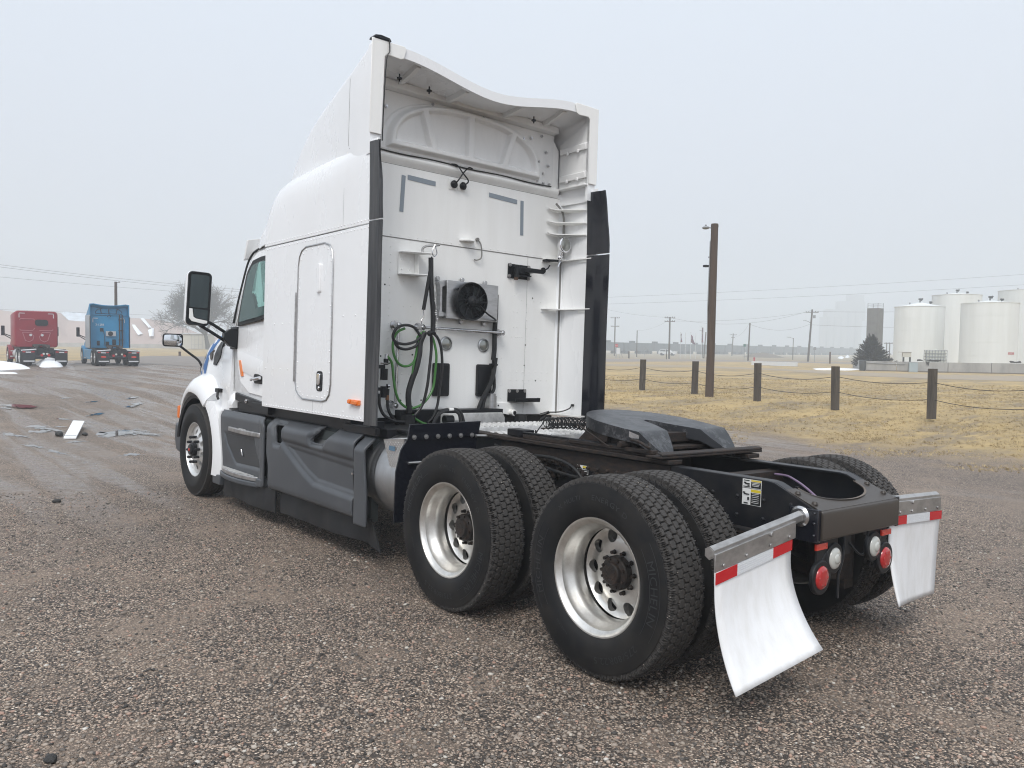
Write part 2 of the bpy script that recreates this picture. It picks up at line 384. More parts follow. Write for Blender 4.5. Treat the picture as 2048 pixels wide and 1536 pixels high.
def letters_mesh():
    out_ = []
    def put(s, r_in, size, mid, sp=1.0):
        B = MB(); out_.append(B)
        # mid: angle measured from top, positive towards the front (screen left)
        ws = []; gs = []
        for ch in s:
            if ch == ' ': gs.append(None); ws.append(size*.4); continue
            vs, fs = text_geo(ch, size); gs.append((vs, fs)); ws.append(max(v[0] for v in vs)+size*.09)
        tot = sum(ws)*sp; pos = -tot/2; rc = r_in+size*.35
        for g_, w_ in zip(gs, ws):
            if g_:
                vs = []
                for v in g_[0]:
                    a = mid-(pos+v[0]*sp)/rc; rr = r_in+v[1]
                    yy = float(np.interp(rr, [.345, .385, .42, .452], [.1340, .1372, .1355, .1305]))+.0016
                    vs.append((rr*math.sin(a), yy, rr*math.cos(a)))
                B.add(vs, g_[1])
            pos += w_*sp
    put('MICHELIN', .388, .058, 1.25, 1.15); put('MICHELIN', .388, .058, 1.25-math.pi, 1.15)
    put('X MULTI', .392, .034, .12, 1.25); put('ENERGY D', .392, .038, -.62, 1.3)
    put('275/80R22.5', .390, .046, math.pi+.12, 1.2)
    put('TUBELESS', .358, .018, 2.2, 1.2)
    # raised frame lines around the maker's name
    for B, mid in ((out_[0], 1.25), (out_[1], 1.25-math.pi)):
        for rr in (.382, .440):
            p = []
            for k in range(25):
                a = mid-.56+1.12*k/24; yy = float(np.interp(rr, [.345, .385, .42, .452], [.1340, .1372, .1355, .1305]))
                p.append((rr*math.sin(a), yy+.0005, rr*math.cos(a)))
            B.tube(p, .0013, 4)
    return out_
RIM_D = make_rim_drive(); RIM_S = make_rim_steer(); HUB_D = make_hub_drive(); HUB_S = make_hub_steer()
LET = [b_.build('lettering', ['tyre_letter'], smooth=False) for b_ in letters_mesh()]
protos = [RIM_D, RIM_S, HUB_D, HUB_S]+LET
def inst(proto_me, name, parent):
    o = bpy.data.objects.new(name, proto_me); COL.objects.link(o); o.parent = parent; return o
def wheel(parent, x, y, side, kind, roll=0, sc=1):
    """side +1: outside faces +Y"""
    wv = empty('wheel', (x, y, TR-.004), parent); wv.rotation_euler = (0, 0, 0 if side > 0 else math.pi)
    if roll: wv.rotation_mode = 'YXZ'; wv.rotation_euler = (0, roll, 0 if side > 0 else math.pi)
    inst(ME_STEER if kind == 'steer' else ME_DRIVE, 'tyre', wv)
    if kind == 'inner':
        o = inst(RIM_D.data, 'rim', wv); o.rotation_euler = (0, 0, math.pi)
    elif kind == 'outer':
        inst(RIM_D.data, 'rim', wv); inst(HUB_D.data, 'hub', wv); [inst(l_.data, 'lettering', wv) for l_ in LET]
    else: inst(RIM_S.data, 'rim', wv); inst(HUB_S.data, 'hub', wv)
    return wv

# ================================================================== THE WHITE TRUCK
T = Matrix(((.99998166, .00066570, .0060201, 0), (-.00050706, .99965359, -.02631419, 0), (-.00603557, .02631065, .99963559, 0), (0, 0, 0, 1)))
truck = empty('semi_truck', size=.5); truck.matrix_world = Matrix.Translation(CAM) @ T @ Matrix.Translation(-CAM)
tag(truck, 'big white sleeper semi truck tractor standing without trailer in the foreground gravel yard', 'truck')
for X_, rl in ((0, .35), (1.32, -.2)):
    wheel(truck, X_, 1.083, 1, 'outer', rl); wheel(truck, X_, .745, 1, 'inner', .1)
    wheel(truck, X_, -1.083, -1, 'outer', rl+1); wheel(truck, X_, -.745, -1, 'inner')
wheel(truck, 6.27, 1.045, 1, 'steer', .1); wheel(truck, 6.27, -1.045, -1, 'steer')

# ---- frame
for s in (1, -1):
    B = MB(); poly = [(-.755, .885), (-.50, .998), (-.46, 1.004), (1.4, 1.012), (6.9, 1.0), (6.9, .74), (-.755, .742)]
    B.prism(poly, 'Y', s*.398, s*.410)
    tp = [(-.755, .885), (-.50, .998), (-.46, 1.004), (1.4, 1.012), (6.9, 1.0)]
    B.prism(tp+[(x, z-.012) for x, z in tp[::-1]], 'Y', s*.325, s*.397)
    B.box((-.755, s*.325, .742), (6.9, s*.397, .754))
    rv = [(x, s*.410, z) for x in np.arange(-.6, 2.5, .16) for z in (.80, .90)]
    B.rivets(rv, 'Y', s, .013, .010)
    B.build('frame_rail', 'frame_black', truck, bev=.003)
# rust-scaled reinforcement along the rail under the fifth wheel
B = MB(); B.box((.18, .4105, .895), (1.75, .419, 1.006))
B.rivets([(x, .419, z) for x in np.arange(.25, 1.75, .085) for z in (.915,)], 'Y', 1, .015, .018)
B.build('rail_plate', 'frame_dirty', truck, bev=.003)
B = MB()
for s in (1, -1):
    poly = [(.16, 1.014), (2.2, 1.022), (2.2, 1.048), (.16, 1.040)]; B.prism(poly, 'Y', s*.33, s*.455)
    B.prism([(.22, 1.040), (1.5, 1.045), (1.5, 1.075), (.22, 1.066)], 'Y', s*.36, s*.43)
B.box((.17, -.50, 1.048), (.30, .50, 1.062))
B.prism([(.17, 1.062), (.17, 1.075), (.19, 1.082), (.23, 1.082)], 'Y', -.5, .5)
B.build('fifth_wheel_rail', 'frame_dirty', truck, bev=.004)
# bolts, clamps and hoses crowding the outside of the left rail
rq = random.Random(21)
for k in range(46):
    B = MB(); x = .30+1.6*rq.random(); z = rq.choice((.80, .83, .86, .88))+.02*rq.random(); r_ = rq.uniform(.009, .020); d_ = rq.uniform(.015, .045)
    B.cyl((x, .41, z), (x, .41+d_, z), r_, 6); B.cyl((x, .41, z), (x, .414, z), r_*1.6, 12); B.build('frame_bolt', 'frame_dirty', truck)
for pts in ([(1.9, .43, .93), (1.6, .45, .87), (1.3, .46, .88), (1.0, .45, .85), (.72, .44, .84), (.5, .43, .80)], [(1.8, .44, .97), (1.5, .47, .93), (1.2, .46, .95), (.95, .46, .91), (.8, .45, .78)], [(.66, .43, .88), (.60, .50, .84), (.52, .50, .80), (.46, .44, .80)]):
    B = MB(); B.tube(pts, .011, 7, smooth=5); B.build('air_line', 'black_rubber', truck)
B = MB(); B.cyl((.62, .43, .80), (.62, .52, .80), .06, 16); B.cyl((.62, .52, .80), (.62, .53, .80), .045, 16); B.box((.74, .42, .78), (.80, .50, .87)); B.build('brake_valve', 'frame_black', truck, bev=.004)
# rear crossmember with its scooped top plate
arc = [(-.560-.140*math.sin(math.pi*k/16)**.75, .285*math.cos(math.pi*k/16)) for k in range(17)]
top = [(-.757, -.40), (-.757, .40), (-.56, .40), (-.56, .31), (-.575, .30)]+arc[0:]+[(-.575, -.30), (-.56, -.31), (-.56, -.40)]
def tz(x): return .888+(x+.755)*.40
vs2, fs2 = holed(top, [])
B = MB()
B.add([(x, y, tz(x)+.006) for x, y in vs2], fs2); B.add([(x, y, tz(x)) for x, y in vs2], fs2)
n0 = len(top); B.loft([[(x, y, tz(x)+.006) for x, y in top], [(x, y, tz(x)) for x, y in top]], True, False)
prof = [(-.757, tz(-.757)+.006), (-.768, .885), (-.772, .872), (-.772, .750), (-.764, .744), (-.757, .744)]
B.prism(prof, 'Y', -.402, .402)
B.rivets([(x, s*y, tz(x)+.006) for s in (1, -1) for x, y in ((-.70, .36), (-.605, .36))], 'Z', 1, .020, .014)
B.build('rear_crossmember', 'bronze_paint', truck, bev=.004)
B = MB(); B.loft([[(x-.002, y, tz(x)+.0068) for x, y in arc], [(x-.016*math.sin(math.pi*i/16), y*1.03, tz(x)+.0068) for i, (x, y) in enumerate(arc)]], False, False)
B.build('worn_edge', 'bronze_worn', truck, smooth=False)
for s in (1, -1):
    B = MB(); B.box((-.76, s*.398, .735), (-.60, s*.43, .90)); B.rivets([(x, s*.43, z) for x in (-.74,) for z in (.77, .83, .88)], 'Y', s, .009, .006)
    B.build('end_plate', 'gloss_black', truck, bev=.004)
B = MB()
for x, z0 in ((-.05, .72), (.66, .72), (1.36, .72), (2.1, .70)): B.box((x, -.40, z0), (x+.10, .40, .96))
B.box((-.45, -.39, .70), (.4, .39, .712))
for X_ in (0, 1.32):   # axles and differentials
    B.cyl((X_, -.95, .51), (X_, .95, .51), .075, 18); B.sphere((X_, 0, .52), .21, 20, 12)
    B.cyl((X_, 0, .54), (X_+.5, 0, .62), .10, 14, .06)
    for s in (1, -1):
        B.cyl((X_-.33, s*.50, .36), (X_-.33, s*.50, .66), .13, 18)       # air bag
        B.cyl((X_-.33, s*.50, .66), (X_-.33, s*.50, .69), .15, 18)
        B.prism([(X_-.45, .30), (X_+.5, .42), (X_+.5, .52), (X_, .46), (X_-.45, .36)], 'Y', s*.45, s*.55)
        B.cyl((X_+.12, s*.47, .32), (X_+.22, s*.43, .88), .032, 12)         # shock absorber
        B.lathe([(.205, -.10), (.205, .06), (.16, .08)], (X_, s*.66, .51), 'Y', 28)
        B.cyl((X_-.16, s*.56, .56), (X_-.16, s*.56, .72), .085, 16)        # brake chamber
        B.box((X_+.45, s*.43, .40), (X_+.56, s*.50, .78))
B.cyl((.5, 0, .62), (3.5, 0, .66), .06, 12)
B.build('rear_suspension', 'frame_dirty', truck, ang=30)
B = MB()
B.box((2.7, -.36, .45), (6.6, .36, .95)); B.box((2.3, -1.05, .62), (4.3, -.45, .98)); B.box((4.4, -1.05, .35), (5.5, -.45, .98)); B.box((2.86, .42, .55), (5.4, .95, .96)); B.box((2.88, -1.1, 1.0), (5.3, 1.05, 1.09))
B.build('underbody', 'frame_black', truck)
B = MB()
for s in (1, -1): B.cyl((6.27, -.9, .50), (6.27, .9, .50), .06, 12); B.lathe([(.19, -.12), (.19, .02)], (6.27, s*.85, .51), 'Y', 24)
B.prism([(6.9, .36), (7.25, .36), (7.25, .74), (6.9, .74)], 'Y', -1.0, 1.0)
B.build('front_axle', 'frame_black', truck)
# brake chamber mount and air line seen between the rails behind
B = MB(); B.mi(0).box((-.33, -.30, .71), (-.18, -.17, .80)); B.lathe([(.055, .80), (.055, .815), (.03, .83), (.03, .86), (.012, .87), (.012, .90)], (-.25, -.23, 0), 'Z', 16)
B.build('axle_stop', 'frame_black', truck, bev=.004)
B = MB(); B.tube([(.15, -.30, .93), (-.1, -.30, .945), (-.25, -.20, .94), (-.42, -.09, .90), (-.60, -.03, .80)], .007, 8, smooth=5)
B.cyl((-.57, -.04, .815), (-.62, -.02, .79), .014, 10)
mat('hose_purple', (.20, .14, .22), .4); B.build('air_line', 'hose_purple', truck)
B = MB(); B.cyl((-.12, .411, .80), (-.12, .425, .80), .035, 14); B.cyl((-.12, .42, .80), (-.12, .46, .80), .014, 8); B.cyl((-.52, .411, .80), (-.52, .43, .80), .02, 12)
B.build('frame_bolt', 'steel', truck)

# ---- warning stickers on the rail
def sticker(x0, x1, z0, z1, parts, y=.4102):
    B = MB(); B.mi(0).box((x0, y, z0), (x1, y+.0015, z1)); w_, h_ = x1-x0, z1-z0
    k = 0
    for m_, a, b_, c, d in parts:
        k += 1; yy = y+.0016+.0004*k
        B.mi(m_).add([(x1-a*w_, yy, z0+c*h_), (x1-b_*w_, yy, z0+c*h_), (x1-b_*w_, yy, z0+d*h_), (x1-a*w_, yy, z0+d*h_)], [(0, 1, 2, 3)])
    return B.build('warning_sticker', ['sticker_white', 'sticker_yellow', 'sticker_black'], truck, smooth=False)
txt = lambda z, a=.50, b_=.93: (0, a, b_, z, z+.025)
sticker(-.425, -.31, .952, 1.0-.002, [(1, .46, .98, .78, .96), (2, .46, .98, .06, .74), (0, .52, .92, .60, .66), (0, .52, .9, .44, .50), (0, .52, .88, .28, .34), (2, .08, .38, .80, .90), (2, .08, .22, .50, .66), (2, .14, .40, .42, .56), (2, .06, .42, .10, .20), (2, .28, .40, .26, .38)])
sticker(-.425, -.31, .862, .949, [(1, .46, .98, .80, .97), (2, .46, .98, .03, .77)]+[txt(z, .52, .9) for z in (.70, .60, .50, .38, .26, .16)]+[(2, .05, .18, .70, .78), (2, .1, .4, .62, .69), (2, .30, .40, .30, .48), (2, .12, .34, .08, .15)])
sticker(.845, .945, .868, .925, [(1, .5, .98, .72, .95), (2, .5, .98, .06, .70), (0, .56, .92, .52, .58), (0, .56, .9, .34, .4), (0, .56, .88, .18, .24)], .4200)
B = MB(); ring = [(.895+.018-.0, .0)]
B.lathe([(.016, .4217), (.016, .4232), (.008, .4232), (.008, .4217)], (.918, 0, .897), 'Y', 20, False); B.build('sticker_ring', 'sticker_black', truck)
B = MB()
for i, x in enumerate((.935, .915, .885, .862)): B.box((x-.012, .4103, .835), (x, .4125, .865))
B.build('stencil_mark', 'sticker_white', truck, smooth=False)

# ---- rear lamps
for s in (1, -1):
    y0 = .26*s+.0
    B = MB()
    oy = .165 if s > 0 else -.175
    lay = [(0, 0, .072, .083)]
    cR = (.325 if s > 0 else -.345, .545); cW = (.205 if s > 0 else -.215, .628)
    if s < 0: cR, cW = (-.345, .560), (-.215, .640)
    B.mi(0)
    for c, r_ in ((cR, .088), (cW, .080)): B.prism(circ(c[0], c[1], r_, 28), 'X', -.71, -.735)
    yy0, yy1 = sorted((.37*s, .16*s))
    B.box((-.725, yy0, .61), (-.712, yy1, .735)); B.prism([(cR[0]-.07, cR[1]), (cR[0]+.07, cR[1]+.02), (cW[0]+.07, cW[1]+.05), (cW[0]-.07, cW[1]-.05)], 'X', -.712, -.730)
    lb = B.build('tail_lamp', 'black_plastic', truck, bev=.006)
    for nm, c, m_, rr in (('red_lens', cR, 'red_lens', .060), ('clear_lens', cW, 'clear_lens', .056)):
        B = MB(); B.lathe([(.002, -.012), (rr*.5, -.011), (rr*.9, -.006), (rr, .0), (rr, .012)], (-.737, c[0], c[1]), 'X', 32)
        if m_ == 'red_lens':
            for a in range(7):
                q_ = (0, 0) if a == 6 else (.036*math.cos(a*math.pi/3), .036*math.sin(a*math.pi/3)); B.sphere((-.746, c[0]+q_[0], c[1]+q_[1]), .009, 10, 6, (.3, 1, 1))
        else: B.lathe([(.016, -.018), (.026, -.014), (.028, -.008)], (-.737, c[0], c[1]), 'X', 20)
        B.build(nm, m_, lb, ang=50)
    B = MB(); cy = (.345 if s > 0 else -.335); B.box((-.742, cy-.052, .690), (-.728, cy+.052, .722)); B.cyl((-.744, cy-.04, .706), (-.74, cy-.04, .706), .007, 8); B.cyl((-.744, cy+.04, .706), (-.74, cy+.04, .706), .007, 8)
    B.build('marker_lens', 'red_reflector', lb, bev=.003)
B = MB(); B.box((-.70, -.02, .62), (-.66, .05, .74)); B.tube([(-.70, .0, .68), (-.72, -.06, .62), (-.71, -.14, .60), (-.70, -.19, .62)], .006, 6, smooth=4)
B.tube([(-.70, .05, .73), (-.70, .06, .60), (-.70, .10, .52), (-.70, .10, .40)], .008, 6); B.build('lamp_wiring', 'black_plastic', truck)

# ---- mud flaps and hangers
def hexa(c, u, r_): return [c+Vector((math.cos(a)*r_[0], 0, math.sin(a)*r_[1]))+0*u for a in [math.pi/3*k+math.pi/6 for k in range(6)]]
for s in (1, -1):
    a = Vector((-.665, s*.435, .856 if s > 0 else .853)); b_ = Vector((-.655, s*1.15, .758 if s > 0 else .828))
    B = MB(); hx = []
    for p in (a, b_, b_+(a-b_)*.004):
        hx.append([p+Vector((.028*math.cos(t_), 0, .031*math.sin(t_))) for t_ in [math.pi/3*k+math.pi/6 for k in range(6)]])
    hx[2] = [p_+(b_-p_)*.16 for p_ in hx[1]]
    inner = [p_+(a-b_)*.25 for p_ in hx[2]]
    B.loft([hx[0], hx[1]], True, False); B.loft([hx[1], hx[2]], True, False); B.loft([hx[2], inner], True, True)
    # plate under the tube that clamps the flap
    zt = lambda t_: a.z+(b_.z-a.z)*t_
    pl = [a+(b_-a)*.12, b_]
    q4 = []
    for p in pl: q4.append([p+Vector((-.034, 0, .0)), p+Vector((-.034, 0, -.082)), p+Vector((-.029, 0, -.082)), p+Vector((-.020, 0, .0))])
    B.loft(q4)
    for t_ in (.20, .42, .68, .92):
        p = a+(b_-a)*t_+Vector((-.034, 0, -.062)); B.cyl(p, p+Vector((-.008, 0, 0)), .009, 8)
    p = a+(b_-a)*.42+Vector((-.028, 0, -.01)); B.cyl(p, p+Vector((-.018, 0, 0)), .012, 6)
    hg = B.build('mudflap_hanger', 'galvanised', truck, bev=.002, ang=25)
    B = MB(); B.mi(0).lathe([(.045, 0), (.052, .006), (.052, .022), (.040, .032)], (a.x, a.y-.02 if s > 0 else a.y-.012, a.z), 'Y', 28); B.build('hanger_socket', 'steel', hg)
    B = MB(); B.add([p_+(b_-p_)*.12 for p_ in inner], [(0, 1, 2, 3, 4, 5)]); B.build('hanger_plug', 'black_plastic', hg, smooth=False)
    # flap: hangs then curls to the rear
    y0, y1 = (.545, 1.150) if s > 0 else (-.50, -1.15); n1, n2 = 10, 18; B = MB(); secs = []
    for j in range(n2+1):
        t_ = j/n2; row = []
        for i in range(n1+1):
            u_ = i/n1; y = y0+(y1-y0)*u_
            top_z = (a.z+(b_.z-a.z)*((abs(y)-abs(a.y))/(abs(b_.y)-abs(a.y))))-.035
            L_ = .60+.02*u_ if s > 0 else .55+.03*u_
            curl = .0 if t_ < .25 else (t_-.25)
            if s > 0: X_ = -.684-(.30-.13*u_)*curl**1.75-.02*t_*u_; Z_ = top_z-L_*(t_-.16*curl**2.0); yy = y-.02*t_
            else: X_ = -.684-.16*curl**1.6*(1-.9*u_)+.02*t_+.05*math.sin(u_*3.0)*curl; Z_ = top_z-L_*t_*(.99+.03*math.sin(u_*3.1)); yy = y+(.03*(1-u_)*t_)
            row.append((X_, yy, Z_))
        secs.append(row)
    fs = []; vs = [p for r_ in secs for p in r_]; W_ = n1+1
    for j in range(n2):
        for i in range(n1): fs.append((j*W_+i, j*W_+i+1, (j+1)*W_+i+1, (j+1)*W_+i))
    B.add(vs, fs); fl = B.build('mudflap', 'white_flap', truck, ang=80)
    sd = fl.modifiers.new('thick', 'SOLIDIFY'); sd.thickness = .006; sd.offset = 0
    # reflective tape across the top of the flap
    for k, (u0, u1, m_) in enumerate(((0, .27, 'tape_red'), (.27, .74, 'tape_white'), (.74, 1.0, 'tape_red'))):
        B = MB(); c4 = []
        for u_ in (u0, u1):
            y = y0+(y1-y0)*u_; tz_ = (a.z+(b_.z-a.z)*((abs(y)-abs(a.y))/(abs(b_.y)-abs(a.y))))-.083
            c4.append([(-.6955, y, tz_), (-.6955, y, tz_-.052), (-.6925, y, tz_-.052), (-.6925, y, tz_)])
        B.loft(c4); 
        for q_ in range(1, 5 if m_ == 'tape_white' else 1):
            z1 = c4[0][0][2]-.0104*q_; z2 = c4[1][0][2]-.0104*q_; B.tube([(-.6957, c4[0][0][1], z1), (-.6957, c4[1][0][1], z2)], .0007, 4)
        B.build('reflective_tape', m_, fl, smooth=False)

# ---- fifth wheel
def zt(x): return 1.185+(x-.42)*.125 if x > .42 else 1.185-(.42-x)*.86
out = []
for k in range(41):   # front arc
    a = -math.pi/2+math.pi*k/40; out.append((.66+.45*math.cos(a), .455*math.sin(a)))
right = out[0]; 
tail_l = [(.60, .455), (.52, .45), (.46, .44), (.42, .430), (.37, .415), (.32, .39), (.28, .362), (.262, .345)]; slot_l = [(.255, .315), (.262, .285), (.30, .245), (.36, .20), (.42, .165), (.48, .135), (.55, .10), (.62, .068), (.70, .045)]
slot_c = [(.735, .030), (.745, 0), (.735, -.030)]
outline = out+tail_l+slot_l+slot_c+[(x, -y) for x, y in slot_l[::-1]]+[(x, -y) for x, y in tail_l[::-1]]
def grid_fill(outline, step):
    xs = [p[0] for p in outline]; ys = [p[1] for p in outline]; vs = list(outline); es = [(i, (i+1) % len(vs)) for i in range(len(vs))]
    x = min(xs)
    while x < max(xs):
        y = min(ys)
        while y < max(ys): vs.append((x, y)); y += step
        x += step
    r_ = delaunay_2d_cdt([Vector(v) for v in vs], es, [], 0, 1e-6); F = []
    def ins(p):
        c = False
        for i in range(len(outline)):
            a, b_ = outline[i], outline[i-1]
            if (a[1] > p[1]) != (b_[1] > p[1]) and p[0] < (b_[0]-a[0])*(p[1]-a[1])/(b_[1]-a[1])+a[0]: c = not c
        return c
    for f in r_[2]:
        c = sum((r_[0][i] for i in f), Vector((0, 0)))/len(f)
        if ins(c): F.append(tuple(f))
    return [tuple(v) for v in r_[0]], F
v2, f2 = grid_fill(outline, .04)
def zz(x, y):
    d = min(1, max(0, (math.hypot(x-.66, y)-.40)/.055)) if x > .5 else 0
    return zt(x)
B = MB(); B.add([(x, y, zz(x, y)) for x, y in v2], f2)
def edge_depth(x, y): return .075 if x > .42 else .075-.05*(.42-x)/.16
B.add([(x, y, zz(x, y)-edge_depth(x, y)+.03) for x, y in v2], f2)
B.loft([[(x, y, zz(x, y)) for x, y in outline], [(x, y, zz(x, y)-edge_depth(x, y)) for x, y in outline]], True, False)
m = mat('fifth_plate', (.10, .105, .115), .36, .35); n_ = m.node_tree.nodes; L = m.node_tree.links.new; b = n_['Principled BSDF']
t = n_.new('ShaderNodeTexCoord'); mp = n_.new('ShaderNodeMapping'); mp.inputs['Location'].default_value = (-.66, 0, -1.2); L(t.outputs['Object'], mp.inputs[0])
wv = n_.new('ShaderNodeTexWave'); wv.wave_type = 'RINGS'; wv.rings_direction = 'Z'; wv.inputs['Scale'].default_value = 1.1; wv.inputs['Distortion'].default_value = 14; wv.inputs['Detail'].default_value = 7; wv.inputs['Detail Scale'].default_value = 2.6; wv.inputs['Detail Roughness'].default_value = .75; L(mp.outputs[0], wv.inputs['Vector'])
nz = n_.new('ShaderNodeTexNoise'); nz.inputs['Scale'].default_value = 14; nz.inputs['Detail'].default_value = 9; nz.inputs['Roughness'].default_value = .7; L(mp.outputs[0], nz.inputs['Vector'])
mu = n_.new('ShaderNodeMath'); mu.operation = 'MULTIPLY'; L(wv.outputs['Fac'], mu.inputs[0]); L(nz.outputs[0], mu.inputs[1])
rp = n_.new('ShaderNodeValToRGB'); L(mu.outputs[0], rp.inputs[0]); e = rp.color_ramp.elements; e[0].position = .08; e[0].color = (.030, .032, .037, 1); e[1].position = .62; e[1].color = (.115, .118, .125, 1); q = e.new(.38); q.color = (.030, .031, .034, 1)
L(rp.outputs[0], b.inputs['Base Color']); r2 = n_.new('ShaderNodeMapRange'); r2.inputs[3].default_value = .22; r2.inputs[4].default_value = .55; L(nz.outputs[0], r2.inputs[0]); L(r2.outputs[0], b.inputs['Roughness'])
bp = n_.new('ShaderNodeBump'); bp.inputs['Strength'].default_value = .15; bp.inputs['Distance'].default_value = .002; L(mu.outputs[0], bp.inputs['Height']); L(bp.outputs[0], b.inputs['Normal'])
fw = B.build('fifth_wheel', 'fifth_plate', truck, ang=30, bev=.010, seg=3)
B = MB()
for s in (1, -1):
    B.prism([(.45, 1.08), (.98, 1.08), (.85, 1.20), (.62, 1.21)], 'Y', s*.40, s*.30); B.cyl((.71, s*.44, 1.13), (.71, s*.28, 1.13), .045, 16)
B.box((.42, -.44, 1.063), (1.02, .44, 1.084)); B.box((.50, -.27, 1.10), (.95, .27, 1.16))
B.tube([(.36, .40, 1.12), (.30, .47, 1.10), (.34, .50, 1.13), (.46, .45, 1.135)], .010, 6, smooth=4); B.tube([(.95, .43, 1.19), (.62, .47, 1.075)], .006, 6)
B.cyl((.52, .40, 1.10), (.52, .49, 1.10), .02, 10); B.box((.28, .41, 1.062), (.5, .46, 1.085))
B.build('fifth_wheel_bracket', 'frame_dirty', fw, bev=.003)
B = MB(); p = [(.47, .4365), (.40, .4365)]
B.add([(.475, .4545, 1.150), (.405, .4405, 1.132), (.405, .4405, 1.165), (.475, .4545, 1.185)], [(0, 1, 2, 3)]); B.build('data_plate', 'steel', fw, smooth=False)
# release arm and coil cord
B = MB(); B.box((1.52, .30, 1.05), (1.70, .41, 1.10)); B.box((.5, .395, 1.078), (1.52, .425, 1.092)); B.build('slide_rail', 'frame_black', truck, bev=.006)
B = MB(); pts = []
for k in range(0, 24*14):
    t_ = k/(24*14-1); c = Vector((1.62-.50*t_, .10-.42*t_+0, 1.13+.02*math.sin(t_*6))); a = k*2*math.pi/14
    pts.append(c+Vector((.012*math.cos(a), .028*math.cos(a), .038*math.sin(a))))
pts = [Vector((1.62, .20, 1.06)), Vector((1.64, .16, 1.09))]+pts+[Vector((1.08, -.34, 1.17))]
B.tube(pts, .0045, 6); B.tube([(1.60, .22, 1.09), (1.62, .20, 1.02), (1.58, .23, .98)], .006, 6, smooth=3)
B.build('coiled_cord', 'hose_black', truck)
B = MB(); pts = []
for k in range(0, 20*12):
    t_ = k/(20*12-1); c = Vector((1.90-.75*t_, -.12-.22*t_, 1.12)); a = k*2*math.pi/12; pts.append(c+Vector((.012*math.cos(a), .03*math.cos(a), .04*math.sin(a))))
B.tube(pts, .004, 6); B.tube([(1.8, -.1, 1.11), (1.1, -.28, 1.16)], .012, 6); B.build('coiled_cord', 'hose_black', truck)

# ---- catwalk decks
def deck(x0, x1, y0, y1, z):
    PX, PY = .052, .050
    B = MB(); B.mi(0).box((x0, y0, z-.004), (x1, y1, z)); B.box((x0, y0, z-.045), (x0+.004, y1, z-.004)); B.box((x1-.004, y0, z-.045), (x1, y1, z-.004))
    o = B.build('catwalk', ['deck_alu'], truck)
    B = MB(); i = 0; x = x0+.022
    while x < x1-.015:
        y = y0+.02+(PY/2 if i % 2 else 0)
        while y < y1-.015:
            B.add([(x-.020, y-.007, z), (x+.020, y-.007, z), (x+.020, y+.007, z), (x-.020, y+.007, z), (x-.015, y, z+.013), (x+.015, y, z+.013)], [(0, 1, 5, 4), (2, 3, 4, 5), (1, 2, 5), (3, 0, 4)])
            y += PY
        x += PX; i += 1
    B.build('grip_teeth', 'deck_alu', o, smooth=False)
    B = MB(); i = 0; x = x0+.035
    while x < x1-.02:
        y = y0+.041+(.0 if i % 2 else -PY/2)
        while y < y1-.02:
            B.add([(x-.022, y-.013, z+.0015), (x+.022, y-.013, z+.0015), (x+.022, y+.013, z+.0015), (x-.022, y+.013, z+.0015)], [(0, 1, 2, 3)]); y += PY
        x += PX; i += 1
    B.build('grip_slots', 'black_plastic', o, smooth=False)
    return o
deck(2.16, 2.50, -.70, .33, 1.065); deck(1.62, 2.02, -.62, .38, 1.045)
B = MB(); B.box((1.62, .385, .998), (1.95, .40, 1.045)); B.box((1.60, .18, .995), (1.66, .40, 1.02)); B.build('catwalk_bracket', 'galvanised', truck, bev=.002)
B = MB(); B.add([(2.62, .36, 1.05), (2.62, -.31, 1.05), (2.62, -.31, 1.10), (2.62, -.28, 1.14), (2.62, .36, 1.14)], [(0, 1, 2, 3, 4)])
B.prism([(.36, 1.05), (-.31, 1.05), (-.31, 1.10), (-.28, 1.145), (.36, 1.145)], 'X', 2.62, 2.63)
B.build('deck_riser', 'deck_alu', truck)
B = MB(); B.box((2.615, .18, 1.085), (2.612, .30, 1.14)); B.build('battery_sticker', 'sticker_white', truck, smooth=False)
B = MB(); B.cyl((2.55, .38, 1.10), (2.55, .30, 1.10), .035, 16); B.box((2.56, .05, .9), (2.7, .3, 1.05)); B.build('battery_terminal', 'black_plastic', truck)

# ---- flap plate in front of the tandem
B = MB(); B.prism([(.50, 1.14), (1.115, 1.128), (1.13, 1.02), (.52, 1.03)], 'X', 1.90, 1.912)
B.prism([(.52, 1.03), (1.13, 1.02), (1.175, .95), (1.21, .80), (1.215, .45), (.56, .45)], 'X', 1.915, 1.927)
fp = B.build('front_mudflap', 'gloss_black', truck, bev=.002)
B = MB()
for k in range(6):
    y = 1.08-(.50)*k/5; B.cyl((1.90, y, 1.035+.004), (1.893, y, 1.039), .017, 18); B.cyl((1.893, y, 1.039), (1.884, y, 1.039), .009, 6)
B.tube([(1.89, .55, 1.033), (1.87, .20, 1.015)], .012, 8); B.tube([(1.90, 1.12, .86), (1.90, .80, .86)], .009, 6); B.build('flap_bolts', 'galvanised', fp)

